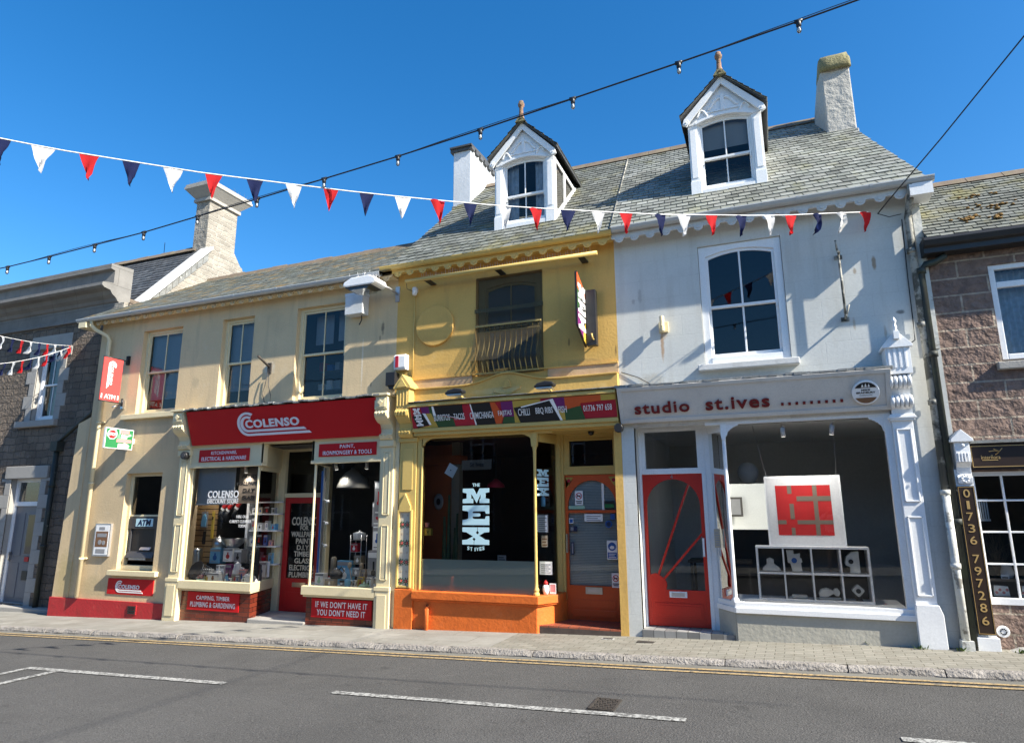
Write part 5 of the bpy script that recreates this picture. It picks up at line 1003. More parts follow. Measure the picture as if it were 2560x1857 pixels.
def atm():
    t=thing('cash_machine','grey cash machine with a pale blue ATM panel set in the small lower window','cash machine',(-11.55,.15,.72))
    b=MB(); y=.115
    b.prism([(-11.95,.80),(-11.17,.80),(-11.17,1.56),(-11.95,1.56)],'y',y,.30) if False else b.box(-11.95,-11.17,y+.02,.30,.72,1.56)
    b.box(-11.92,-11.88,y-.01,y+.02,.80,1.34); b.box(-11.25,-11.20,y-.01,y+.02,.80,1.34); b.box(-11.95,-11.17,y-.02,y+.02,1.33,1.55); b.prism([(y-.06,.78),(y+.02,.78),(y+.02,.90),(y+.0,.90)],'x',-11.93,-11.2)
    b.build('body',CHAR,t,bevel=.006); s=MB(); s.box(-11.88,-11.25,y+.012,y+.022,.90,1.33); s.build('recess',BLACK,t)
    p=MB(); p.box(-11.76,-11.30,y-.026,y-.018,1.375,1.525); p.build('sign_panel',PALEBL,t); l=MB(); l.text('ATM',-11.53,1.45,w=.36,h=.115,y=y-.026,bold=.035,d=.004,shear=.15); l.build('lettering',NAVY,t)
    k=MB(); k.prism([(y-.03,.93),(y+.01,.98),(y+.01,.93)],'x',-11.6,-11.32); k.build('keypad',STEEL,t)
    k=MB(); k.box(-11.85,-11.4,y-.03,y-.018,.74,.79); k.build('slot_panel',ALU,t)
atm()
b=MB(); b.box(-12.71,-12.27,-.045,0,.80,1.43); b.box(-12.68,-12.30,-.047,-.043,.83,1.40,1); b.box(-12.66,-12.32,-.049,-.046,.98,1.28,2); b.box(-12.58,-12.42,-.050,-.048,1.31,1.365,3); b.box(-12.62,-12.36,-.0505,-.0485,1.17,1.24,3); b.lathe([(.05,-.003),(.05,0)],(-12.53,-.049,1.07),10,3,'y'); b.lathe([(.045,-.003),(.045,0)],(-12.42,-.049,1.06),10,3,'y'); b.box(-12.62,-12.36,-.050,-.048,.86,.94,3)
b.build('poster_case',[ALU,PCOL['white'],PCOL['brown'],PCOL['grey']],label='aluminium poster case with a faded brown picture on the cream wall by the downpipe',cat='poster case')
def mexbanner():
    t=thing('projecting_sign','tall multicoloured double panel sign projecting from the ochre wall near the grey shop','sign',(-2.42,-.2,4.1))
    b=MB(); x=-2.47
    p=[(x,-.58,4.30),(x,-.58,5.10),(x,-.56,5.13),(x+.0,-.12,4.93),(x,-.10,4.06)]
    i=[b.a(q) for q in p]; j=[b.a((q[0]+.03,q[1],q[2])) for q in p]; b.fi(i[::-1]); b.fi(j)
    for k in range(5): b.fi((i[k],i[(k+1)%5],j[(k+1)%5],j[k]))
    b.build('panel',PCOL['black'],t)
    Mx=Matrix.Translation((x+.031,0,0))@Matrix.Rotation(math.pi/2,4,'Z'); l=MB(Mx)   # local x runs from street to wall
    l.prism([(-.575,4.88),(-.575,5.10),(-.555,5.12),(-.125,4.925),(-.125,4.72)],'y',-.002,0,0); l.prism([(-.575,4.30),(-.575,4.55),(-.3,4.45),(-.2,4.12)],'y',-.0025,0,1); l.prism([(-.3,4.2),(-.115,4.5),(-.10,4.08),(-.25,4.13)],'y',-.003,-.001,2); l.prism([(-.575,4.5),(-.575,4.88),(-.35,4.78)],'y',-.0022,0,4)
    for P,z,h in ((SLAB_M,4.74,.22),(SLAB_E,4.51,.20),(SLAB_X,4.26,.22)): l.poly(P,-.54,z,.40,h,-.003,.004,3)
    l.build('printed_face',[PCOL['orange'],PCOL['purple'],PCOL['yellow'],WHITE,PCOL['dkgreen']],t)
    c=MB(); c.box(-2.425,-2.27,-.16,-.05,4.07,4.95); c.build('backing',BLACK,t,bevel=.004)
mexbanner()
def numbersign():
    t=thing('number_sign','tall narrow black sign with gold telephone number beside the black downpipe','sign',(2.15,-.12,.23)); b=MB(); b.box(2.062,2.232,-.135,-.115,.23,1.90); b.build('board',BROWNB,t,bevel=.002)
    g=MB(); 
    for x in (2.068,2.222): g.box(x,x+.005,-.138,-.135,.24,1.89)
    for z in (.24,1.885): g.box(2.073,2.222,-.138,-.135,z,z+.005)
    g.build('gold_border',GOLD,t); l=MB()
    for s,z in zip('01736797286',(1.815,1.68,1.545,1.41,1.275,1.065,.93,.795,.66,.525,.385)): l.text(s,2.147,z,w=.030 if s=='1' else .068,h=.095,y=-.135,bold=.005,d=.004)
    l.build('lettering',GOLD,t)
    t=thing('shop_sign','dark brown florist fascia sign with gold border and leaping emblem at far right','sign',(3,-.1,2.1)); b=MB(); b.box(2.25,6.4,-.112,-.102,2.105,2.385); b.build('board',BROWNB,t)
    g=MB(); g.box(2.26,6.3,-.115,-.112,2.118,2.126); g.box(2.26,6.3,-.115,-.112,2.362,2.370); g.box(2.26,2.266,-.115,-.112,2.126,2.362); g.text('Interflora',2.45,2.235,w=.19,h=.048,y=-.112,d=.003); g.box(2.36,2.52,-.115,-.112,2.195,2.203)
    g.tube([(2.44,-.114,2.30),(2.50,-.114,2.31),(2.54,-.114,2.29),(2.50,-.114,2.26)],.005,5); g.tube([(2.49,-.114,2.33),(2.545,-.114,2.30),(2.575,-.114,2.335)],.005,5); g.build('gold_lettering',GOLD,t)
numbersign()
# ------------------------------------------------------------------ fittings on the walls
def lamp():
    t=thing('street_lamp','white street lantern topped with anti bird spikes, on the cream wall corner','street lamp',(-6.2,-.5,5.35)); b=MB()
    z=5.36
    b.prism([(-6.52,z+.02),(-6.44,z),(-5.92,z),(-5.86,z+.05),(-5.88,z+.12),(-6.0,z+.17),(-6.35,z+.16),(-6.50,z+.09)],'y',-.72,-.36); b.build('housing',WTRIM,t,bevel=.02); b=MB(); b.tube([(-5.95,-.5,z+.06),(-5.86,-.3,z+.04),(-5.86,0,z+.02)],.022,8); b.box(-5.90,-5.82,-.02,.0,z-.12,z+.16); b.build('arm',ALU,t)
    g=MB(); g.prism([(-6.45,z+.005),(-5.99,z+.005),(-6.05,z-.055),(-6.38,z-.055)],'y',-.69,-.39); g.build('lens',BULBG,t); k=MB(); k.box(-6.47,-5.96,-.705,-.375,z-.012,z+.004); k.build('frame',CHAR,t)
    s=MB(); rnd=random.Random(2)
    for q in range(30): x=rnd.uniform(-6.42,-5.98); y=rnd.uniform(-.68,-.42); s.tube([(x,y,z+.15),(x+rnd.uniform(-.05,.05),y+rnd.uniform(-.05,.05),z+.15+rnd.uniform(.08,.14))],.0018,4)
    s.build('bird_spikes',ALU,t)
lamp()
b=MB(); b.box(-6.83,-6.46,-.20,-.0,5.06,5.45); b.box(-6.84,-6.45,-.205,-.0,5.40,5.455); b.tube([(-6.55,-.08,5.06),(-6.56,-.06,4.98),(-6.62,-.04,4.90)],.012,6,1); b.build('junction_box',[mat('grubby_white_metal',(.58,.60,.62),.5,.1,4,.05,20,[((.25,.24,.22),7,.62,.75,.5)]),BLACK],bevel=.006,label='grubby white metal junction box on the cream wall just left of the street lantern',cat='junction box')
t=thing('alarm_box','white alarm box with a dark red strip where cream and ochre walls meet','alarm box',(-5.72,-.1,3.98)); b=MB(); b.prism([(-.11,3.99),(-.13,4.03),(-.13,4.22),(-.10,4.255),(0,4.255),(0,3.99)],'x',-5.825,-5.60); b.build('case',WTRIM,t,bevel=.008); b=MB(); b.box(-5.79,-5.73,-.136,-.129,4.03,4.23); b.build('strip',PCOL['crimson'],t)
b=MB(); b.box(-5.955,-5.775,-.16,-.02,3.72,3.95); b.prism([(-5.93,3.72),(-5.80,3.72),(-5.83,3.66),(-5.90,3.66)],'y',-.13,-.04); b.tube([(-5.80,-.05,3.74),(-5.74,-.04,3.5),(-5.75,-.02,3.1),(-5.755,-.015,2.4)],.009,6); b.build('black_box',BLACK,bevel=.02,label='rounded black plastic box with a trailing cable below the white alarm box',cat='alarm box')
b=MB(); b.box(-5.795,-5.715,-.03,.02,-.4,3.3); b.box(-5.80,-5.71,-.05,.02,.40,1.35); b.build('boxed_pipe',CTRIM,label='narrow cream boxed pipe casing between the cream and ochre shopfronts',cat='pipe casing')
t=thing('awning','rolled ochre awning cassette under the eaves of the ochre restaurant','awning',(-3.85,-.3,5.45)); b=MB(); b.tube([(-5.53,-.30,5.475),(-2.185,-.30,5.475)],.033,10); b.build('roller',YTRIM,t); b=MB()
for k in range(70): x=-5.3+k*.043; b.tube([(x,-.14-.02*(k%3),5.50),(x+random.uniform(-.012,.012),-.18,5.59+random.uniform(0,.06))],.0022,4)
b.build('bird_spikes',WTRIM,t); b=MB()
for x in (-5.2,-3.9,-2.5): b.box(x,x+.1,-.28,0,5.455,5.475)
b.build('bracket',BLACK,t)
b=MB(); b.lathe([(.035,0),(.045,.03),(.045,.12),(.035,.14)],(-5.49,-.06,5.30),10); b.box(-5.52,-5.46,-.05,0,5.36,5.44); b.tube([(-5.53,-.28,5.45),(-5.56,-.2,5.38),(-5.50,-.08,5.36)],.005,5,1); b.tube([(-5.515,-.012,5.30),(-5.515,-.012,3.80)],.012,6,2); b.build('motion_sensor',[WTRIM,BLACK,YTRIM],label='small white motion sensor under the left end of the rolled awning',cat='sensor')
def floodlamp(x,lab):
    t=thing('flood_lamp',lab,'flood lamp',(x,-.3,3.38),'black flood lamps over the multicoloured sign'); b=MB()
    b.prism([(x-.165,3.445),(x-.13,3.43),(x+.13,3.44),(x+.165,3.47),(x+.14,3.505),(x+.02,3.525),(x-.10,3.50)],'y',-.46,-.30); b.build('housing',BLACK,t,bevel=.02); b=MB(); b.box(x-.12,x+.13,-.45,-.31,3.415,3.432); b.build('lens',STEEL,t); b=MB(); b.tube([(x+.02,-.30,3.46),(x+.04,-.20,3.41),(x+.04,-.12,3.385)],.018,6); b.build('arm',YTRIM,t)
floodlamp(-4.52,'black flood lamp over the left half of the multicoloured sign'); floodlamp(-3.03,'black flood lamp over the right half of the multicoloured sign')
def camdome(name,lab,x,y,z,r,m=BLACK):
    b=MB(); b.lathe([(r*.9,0),(r,-r*.4),(r*.8,-r*.95),(r*.35,-r*1.25),(.002,-r*1.3)],(x,y,z),12); b.lathe([(r*1.2,0),(r*1.2,.015)],(x,y,z),12); b.build(name,m,label=lab,cat='camera')
b=MB(); b.lathe([(.07,-.12),(.075,-.10),(.07,-.02),(.04,0)],(-10.36,-.08,2.70),14,0,'y'); b.lathe([(.045,-.13),(.045,-.12)],(-10.36,-.08,2.70),12,1,'y'); b.build('security_camera',[BLACK,CHAR],label='round black security camera beside the red kitchenware sign',cat='camera')
camdome('dome_camera','small black dome camera under the soffit above the orange door',-2.52,.30,2.83,.05); 
b=MB(); b.lathe([(.06,-.12),(.07,-.08),(.06,0)],(-1.985,-.10,2.80),12,0,'y'); b.tube([(-1.985,-.1,2.83),(-2.0,-.02,2.86)],.02,6); b.build('security_camera',BLACK,label='round black security camera at the left end of the white fascia',cat='camera')
def intercom():
    t=thing('alarm_bell','white and blue alarm box with a white bullet camera by the cream buttress','alarm box',(-13.92,.44,2.3)); b=MB(); b.prism([(-14.12,2.72),(-13.86,2.74),(-13.88,2.50),(-13.95,2.38),(-14.02,2.38)],'y',.36,.47); b.build('case',WTRIM,t,bevel=.01); b=MB(); b.prism([(-14.08,2.44),(-13.86,2.56),(-13.88,2.40),(-13.95,2.34),(-14.03,2.34)],'y',.345,.37); b.build('badge',NAVY,t); b=MB(); b.tube([(-14.02,.25,2.24),(-13.88,.38,2.30)],.04,10); b.build('camera',WTRIM,t)
intercom()
b=MB(); b.box(-8.64,-8.56,-.03,0,4.18,4.38); b.tube([(-8.60,-.02,4.30),(-8.60,-.34,4.45)],.022,8); b.tube([(-8.60,-.05,4.2),(-8.64,-.06,3.95),(-8.70,-.05,3.80),(-8.62,-.06,3.62),(-8.50,-.05,3.60),(-8.50,-.05,3.75),(-8.56,-.05,3.92),(-8.585,-.04,4.15)],.007,5,1); b.build('bracket',[IRON,CHAR],label='rusty stub bracket with a looping loose wire between the cream shop windows',cat='bracket')
t=thing('hinge_bracket','cream painted pivot bracket leaking rust on the grey wall left of the tall window','bracket',(-1.30,0,4.2)); b=MB(); b.box(-1.36,-1.22,-.03,0,4.19,4.35); b.tube([(-1.30,-.10,4.19),(-1.30,-.10,4.42)],.035,10); b.box(-1.33,-1.27,-.10,-.03,4.22,4.28); b.tube([(-1.30,-.03,4.26),(-1.30,-.17,4.27)],.014,6); b.build('bracket',CTRIM,t,bevel=.004)
b=MB(); b.tube([(1.097,-.12,4.11),(1.097,-.12,5.06)],.016,8); b.tube([(1.085,-.12,5.06),(1.075,-.14,5.2)],.014,6)
for z in (4.12,5.0): b.tube([(1.097,0,z),(1.097,-.22,z-.0)],.014,6); b.box(1.05,1.15,-.01,0,z-.03,z+.03)
b.tube([(1.097,-.20,4.12),(1.14,-.22,4.26)],.012,6); b.build('sign_pole',PIPEM,label='thin vertical metal pole on two wall pins right of the tall grey wall window',cat='pole')
b=MB(); b.tube([(-2.30,0,4.15),(-2.32,-.20,4.16),(-2.33,-.21,4.24)],.012,6); b.build('hook',YTRIM,label='small ochre hook pin below the projecting multicoloured sign',cat='hook')
# ------------------------------------------------------------------ wires, bulbs and bunting across the street
CAB=[(-16.5,-3.92,5.3),(-13,-3.99,5.06),(-9.65,-4.06,5.0),(-8.76,-4.08,5.005),(-7.86,-4.1,5.02),(-6.98,-4.11,5.04),(-6.07,-4.14,5.075),(-5.16,-4.16,5.115),(-4.22,-4.19,5.155),(-3.29,-4.21,5.205),(-2.35,-4.24,5.265),(-1.41,-4.26,5.345),(-.45,-4.28,5.43),(.51,-4.31,5.515),(1.5,-4.34,5.62),(4,-4.42,5.95),(9,-4.6,6.9)]
def festoon():
    t=thing('festoon_lights','black festoon cable hung with clear bulbs crossing the whole sky','string lights',(-4,-4.2,5.0)); b=MB(); pts=[]
    for a,c in zip(CAB,CAB[1:]):
        for k in range(4): pts.append(tuple(a[i]+(c[i]-a[i])*k/4 for i in range(3)))
    b.tube(pts+[CAB[-1]],.0078,7); b.tube([(p[0],p[1]+.012,p[2]+.018+.012*math.sin(p[0]*2.1)) for p in pts],.0035,5); b.build('cable',BLACK,t)
    xs=[-9.65-.9*k for k in range(6,0,-1)]+[c[0] for c in CAB[2:14]]+[1.42,2.3]
    cap0=None
    for x in xs:
        for a,c in zip(CAB,CAB[1:]):
            if a[0]<=x<=c[0]: f=(x-a[0])/(c[0]-a[0]); y=a[1]+(c[1]-a[1])*f; z=a[2]+(c[2]-a[2])*f
        if cap0 is None:
            h=MB(); h.lathe([(.012,.012),(.02,0),(.021,-.045),(.017,-.05)],(x,y,z),10); h.tube([(x-.03,y,z),(x+.03,y,z)],.017,7); cap0=h.build('lamp_holder',BLACK,t)
            g=MB(); g.lathe([(.013,-.045),(.016,-.055),(.020,-.075),(.019,-.092),(.011,-.105),(.002,-.108)],(x,y,z),12); g.lathe([(.005,-.045),(.012,-.075),(.010,-.09),(.003,-.10)],(x,y,z),6,1); bulb0=g.build('bulb',[BULBG,WHITE],cap0,recalc=True); ox=(x,y,z)
        else:
            c=cap0.copy(); C.objects.link(c); c.parent=t; c.location=(x-ox[0],y-ox[1],z-ox[2]); d=bulb0.copy(); C.objects.link(d); d.parent=c
festoon()
FL=[(-6.77,-6.65,'b',-.0),(-6.51,-6.33,'w',-.0),(-6.16,-6.01,'r',0),(-5.84,-5.70,'b',0),(-5.53,-5.37,'w',0),(-5.20,-5.06,'r',0),(-4.87,-4.73,'b',0),(-4.55,-4.41,'w',.3),(-4.23,-4.10,'r',0),(-3.92,-3.79,'b',0),(-3.61,-3.46,'w',0),(-3.29,-3.15,'r',.9),(-2.98,-2.85,'b',0),(-2.66,-2.52,'w',.6),(-2.35,-2.22,'r',.4),(-2.04,-1.88,'b',0),(-1.72,-1.58,'w',.1),(-1.43,-1.29,'r',0),(-1.06,-.93,'b',.5),(-.81,-.65,'w',.5),(-.49,-.35,'r',0),(-.15,-.01,'b',.3),(.18,.33,'w',.8),(.44,.59,'r',.2),(.78,.92,'b',1.1),(1.08,1.24,'w',1.35),(1.38,1.55,'r',.7)]
ZB=[(-11,5.75),(-7.5,5.27),(-6.77,5.23),(-6.33,5.17),(-5.84,5.13),(-5.2,5.08),(-4.5,5.058),(-3.9,5.043),(-3.3,5.045),(-2.7,5.055),(-2.2,5.08),(-1.6,5.118),(-1.0,5.16),(-.5,5.22),(0,5.275),(.5,5.345),(1.0,5.435),(1.62,5.54)]
def zb(x):
    for (a,p),(c,q) in zip(ZB,ZB[1:]):
        if x<=c: return p+(q-p)*(x-a)/(c-a)
    return ZB[-1][1]
FM={'w':(FLAGW,'white pennant'),'r':(FLAGR,'red pennant'),'b':(FLAGB,'navy pennant')}
def pennants(t,flags,P,length=.26,rnd=random.Random(4)):
    """P(s) -> point on the cord; a curled triangular cloth per flag"""
    for a,c,col,fold in flags:
        fold*=.6
        A,B=Vector(P(a)),Vector(P(c)); u=(B-A).normalized(); n=u.cross(Vector((0,0,1))).normalized(); d=Vector((0,0,-1))
        b=MB(); rows=7; ids=[]; sw=rnd.uniform(-.25,.25)
        for r in range(rows+1):
            f=r/rows; w=(1-f)*(B-A).length*1.0; mid=(A+B)/2; cols=4
            ang=fold*f*.9+.12*rnd.random(); h=f*length
            down=d*(math.cos(ang*.8)*h)+n*(-math.sin(ang*.8)*h)+u*(h*(sw*.22+fold*.35))
            row=[]
            for q in range(cols+1):
                s=(q/cols-.5)*w; row.append(b.a(mid+down+u*s+n*(.018*math.sin(q*1.6+r*.8+a*5)*f*2+fold*.05*math.sin(q*1.3+f*3))))
            ids.append(row)
        for A2,B2 in zip(ids,ids[1:]):
            for q in range(4): b.fi((A2[q],A2[q+1],B2[q+1],B2[q]),0,True)
        b.build('pennant',FM[col][0],t,recalc=False,label=FM[col][1])
def bunting():
    P=lambda x:(x,-.1+(x-1.62)*.698,zb(x))
    t=thing('bunting','long string of red, white and navy pennants crossing from upper left to the grey wall','bunting',(-2.5,-3,4.8)); b=MB()
    b.tube([P(-10+k*.25) for k in range(47)],.0065,5); b.build('cord',WHITE,t)
    fl=[(a-.0,c,k,f) for a,c,k,f in FL]+[(-7.1,-6.95,'r',0),(-7.45,-7.3,'w',0)]
    pennants(t,fl,P)
bunting()
def short_bunting(lab,A,B,sag,cols,n,s0):
    t=thing('bunting',lab,'bunting',B); A=Vector(A); Bv=Vector(B)
    P=lambda s:tuple(A.lerp(Bv,s)+Vector((0,0,-sag*4*s*(1-s)))); b=MB(); b.tube([P(k/24) for k in range(25)],.006,5); b.build('cord',WHITE,t)
    L=(Bv-A).length; fl=[]
    for k in range(n): s=s0+k*.34/L; fl.append((s,s+.16/L,cols[k%len(cols)],.9 if k%3==1 else .5))
    pennants(t,[f for f in fl if f[1]<1],P,.27,random.Random(n))
SPW=9
def ext(A,B,k): return tuple(B[i]+(A[i]-B[i])*k for i in range(3))
BB=(-14.91,.45,5.45)
short_bunting('short sagging bunting, upper of the two strings tied to the granite wall',ext((-13.29,-2.0,5.0),BB,1.6),BB,.10,['r','w','b'],14,.32)
short_bunting('short bunting, lower of the two strings tied to the granite wall',ext((-13.17,-2.0,4.51),BB,1.6),(-14.90,.44,5.43),.16,['r','b','w'],13,.34)
b=MB(); b.tube([(1.62,-.12,5.50),(1.72,-.30,5.575),(2.22,-1.05,5.95),(2.82,-2,6.43),(4.1,-4,7.45),(7,-8.5,9.8)],.008,6); b.build('overhead_wire',BLACK,label='thin black overhead wire rising from the grey shop gutter to the upper right',cat='wire')
# ------------------------------------------------------------------ goods in the hardware shop windows
def carton(x,y,z,w,d,h,m,lab,pic=None,rot=0,lean=0,cat='box',name='carton',txt=None):
    """a printed carton: body, coloured band and picture panel"""
    Mx=Matrix.Translation((x,y,z))@Matrix.Rotation(rot,4,'Z')@Matrix.Rotation(lean,4,'X')
    b=MB(Mx); b.box(-w/2,w/2,-d/2,d/2,0,h,0); b.box(-w/2+.004,w/2-.004,-d/2-.0015,-d/2,h*.80,h*.95,1)
    if pic is not None:
        b.lathe([(min(w,h)*.20,-.002),(min(w,h)*.20,0)],(0,-d/2-.0005,h*.38),10,2,'y'); b.box(-w*.07,w*.07,-d/2-.003,-d/2,h*.35,h*.70,2)
    b.box(-w*.35,w*.1,-d/2-.002,-d/2,h*.10,h*.14,1)
    return b.build(name,[PCOL[m],PCOL['grey' if m!='grey' else 'white'],PCOL[pic or 'black']],label=lab,cat=cat)
F=.405
carton(-9.88,.40,.70,.25,.16,.27,'sky','pale blue printed kettle carton stacked behind the left shop window','blue'); carton(-9.57,.40,.74,.22,.16,.24,'white','white carton with a red kettle picture in the left shop window','red'); carton(-9.36,.42,.72,.17,.14,.24,'grey','grey carton beside the white kettle carton in the left window','black')
b=MB(); b.box(-10.05,-9.25,.30,.55,F,.70); b.build('display_step',PCOL['black'],label='black display step carrying cartons in the left window',cat='display step')
carton(-9.93,.22,F,.20,.12,.20,'white','white carton standing low at the middle left of the left window','black'); carton(-9.62,.10,F,.27,.09,.15,'white','low white carton with a dark fan picture at the front of the left window','brown'); carton(-9.60,.24,F,.19,.10,.28,'white','white upright carton behind the green lidded tin','purple')
carton(-9.12,.12,F,.18,.08,.14,'khaki','small khaki carton with a red top at the front of the left window','crimson'); carton(-9.00,.16,F,.14,.10,.22,'pink','pink lilac upright packet beside the window post','blue'); carton(-8.98,.60,F+.05,.25,.10,.28,'white','white packet with blue picture at the right of the left window','blue'); carton(-9.40,.25,F,.13,.12,.30,'purple','dark purple carton behind the white jug','black')
def pot(name,lab,x,y,z,prof,m,cat,handle=None,lid=None):
    t=thing(name,lab,cat,(x,y,z)); b=MB(); b.lathe(prof,(x,y,z),18); b.build('body',m,t)
    if handle: b=MB(); b.tube([(x+handle[0]*q[0],y,z+q[1]) for q in handle[1]],handle[2],7); b.build('handle',handle[3],t)
    if lid: b=MB(); b.lathe(lid[0],(x,y,z),14); b.build('lid',lid[1],t)
    return t
pot('stock_pot','steel cooking pot with a black handle on the cartons in the left window',-9.95,.46,.97,[(.11,0),(.115,.01),(.115,.17)],STEEL,'pot',(-1,[(.115,.14),(.18,.14),(.18,.05),(.115,.04)],.014,BLACK),([(.118,.17),(.10,.195),(.02,.205),(.02,.23),(.004,.235)],STEEL))
pot('mixing_bowl','large shiny steel mixing bowl with a cream sticker, tilted on the cartons',-9.60,.46,.98,[(.07,0),(.13,.03),(.19,.09),(.215,.17),(.225,.175),(.21,.165),(.12,.04),(.01,.02)],STEEL,'bowl')
pot('pedal_bin','tall brushed steel pedal bin at the back left of the left window',-10.33,.30,F,[(.11,0),(.115,.02),(.115,.52),(.105,.56),(.02,.58)],STEEL,'bin')
pot('jug','white enamel jug with a spout at the right of the left window',-9.20,.20,F,[(.085,0),(.09,.02),(.075,.20),(.06,.27),(.065,.30)],WTRIM,'jug',(1,[(.07,.25),(.15,.24),(.14,.10),(.085,.06)],.012,WTRIM),([(.065,.30),(.03,.33),(.012,.35)],WTRIM))
pot('storage_tin','mint green lidded tin near the front of the left window',-9.60,.17,F,[(.065,0),(.065,.14),(.066,.15)],PCOL['mint'],'tin',None,([(.068,.15),(.05,.17),(.012,.19),(.012,.26),(.002,.265)],WTRIM))
t=thing('frying_pan','black frying pan tilted on its edge at the lower left of the left window','pan',(-10.15,.18,F)); b=MB(Matrix.Translation((-10.15,.20,F+.17))@Matrix.Rotation(R(62),4,'X')); b.lathe([(.10,0),(.15,.02),(.165,.05),(.155,.05),(.10,.015),(.004,.012)],(0,0,0),22); b.build('pan',CHAR,t); b=MB(); b.tube([(-10.28,.14,F+.06),(-10.22,.16,F+.02),(-10.05,.10,F+.02)],.013,6); b.build('handle',BLACK,t)
b=MB(Matrix.Translation((-9.92,.12,F))@Matrix.Rotation(R(18),4,'Y'))
for k in range(5): b.box(-.10+k*.05,-.093+k*.05,-.01,0,0,.27)
b.box(-.11,.115,-.012,.002,.0,.012); b.box(-.11,.115,-.012,.002,.27,.282); b.build('wire_rack',STEEL,label='leaning steel wire rack between the frying pan and the cartons',cat='rack')
t=thing('steam_iron','white and grey steam iron standing beside the window corner post','iron',(-8.83,.14,F)); b=MB(); b.prism([(-8.99,F),(-8.72,F),(-8.70,F+.03),(-8.76,F+.12),(-8.90,F+.16),(-8.99,F+.05)],'y',.08,.20); b.build('body',WTRIM,t,bevel=.02); b=MB(); b.tube([(-8.92,.14,F+.14),(-8.85,.14,F+.24),(-8.74,.14,F+.22),(-8.74,.14,F+.12)],.018,7); b.build('handle',CHAR,t)
b=MB(); b.lathe([(.10,0),(.11,.02),(.09,.035)],(-9.92,.10,F),18); b.build('glass_dish',PCOL['mint'],label='shallow pale green dish at the front left of the left window',cat='dish')
b=MB(); b.tube([(-8.86,.30,F+.1),(-8.80,.26,.9),(-8.79,.25,1.0)],[.03,.05,.02],8); b.prism([(-8.90,F),(-8.74,F),(-8.76,.70),(-8.88,.75)],'y',.24,.34); b.build('handheld_vacuum',CHAR,bevel=.02,label='dark upright handheld vacuum behind the window corner post',cat='vacuum')
def hung(name,lab,x,z,w,h,m,m2,y=.392,cat='packet'):
    b=MB(); b.box(x-w/2,x+w/2,y-.008,y,z-h/2,z+h/2,1); b.prism([(x-w*.38,z-h*.42),(x+w*.30,z-h*.42),(x+w*.36,z+h*.05),(x+w*.1,z+h*.36),(x-w*.2,z+h*.30),(x-w*.42,z-h*.1)],'y',y-.022,y-.008,0); b.tube([(x,y-.01,z+h/2),(x,y+.005,z+h/2+.03)],.004,5,2); b.build(name,[PCOL[m],PCOL[m2],STEEL],label=lab,cat=cat)
hung('glove_packet','white and grey gardening gloves hung on the slatwall at the left of the left window',-10.51,1.46,.15,.26,'grey','white',.05+.04); hung('glove_packet','blue and white gloves hung on the slatwall, right of the grey gloves',-10.29,1.50,.16,.30,'sky','grey'); hung('brush_packet','black and red brush packet hung below the grey gloves',-10.50,1.18,.14,.17,'black','red',.09); hung('scissors_packet','white scissors packet lowest on the slatwall',-10.53,.95,.09,.20,'black','white',.09); hung('knife_packet','dark tool packet hung in the middle of the slatwall',-10.26,1.16,.07,.24,'black','black')
b=MB(); b.box(-10.09,-10.04,.37,.395,1.15,1.66); b.box(-10.08,-10.05,.365,.37,1.5,1.56,1); b.build('spirit_level',[PCOL['yellow'],PCOL['black']],label='yellow spirit level hung on the slatwall',cat='spirit level')
for i,(x,z,ln) in enumerate(((-9.83,1.76,'leftmost'),(-9.70,1.74,'middle'),(-9.49,1.78,'rightmost'))):
    t=thing('work_glove','red cuffed dark work glove hanging under the pale panel, %s of three'%ln,'glove',(x,.42,z-.3),'red cuffed work gloves hung in the left window'); b=MB(); a=.35; b.prism([(x+.03,z+.10),(x+.10,z+.06),(x+.0,z-.06),(x-.07,z-.02)],'y',.39,.43); b.build('cuff',PCOL['red'],t,bevel=.01); b=MB(); b.prism([(x-.07,z-.025),(x+.0,z-.065),(x-.02,z-.10),(x-.09,z-.06)],'y',.395,.425); b.build('wrist_band',PCOL['white'],t); b=MB(); b.tube([(x-.06,.41,z-.09),(x-.09,.41,z-.2),(x-.07,.41,z-.30)],[.035,.055,.03],8); b.build('hand',PCOL['black'],t)
SH=[(z,[(-9.42+k*.155+random.uniform(-.02,.02),random.uniform(.07,.13),random.uniform(.10,.23)) for k in range(4)]) for z in (.685,1.01,1.30,1.61)]
names=['lowest shelf','second shelf','third shelf','top shelf']; pos=['at the left end','left of centre','right of centre','at the right end']; cc=['white','grey','crimson','sky','white','black','blue','pink','grey','white','white','sky','white','card','black','grey']
i=0
for (z,row),sn in zip(SH,names):
    for (x,w,h),pn in zip(row,pos):
        carton(x,.80,z,w,.09,h,cc[i],'small %s carton %s of the %s in the left window'%(cc[i] if cc[i]!='sky' else 'pale blue',pn,sn),['black','blue','red'][i%3],name='carton'); i+=1
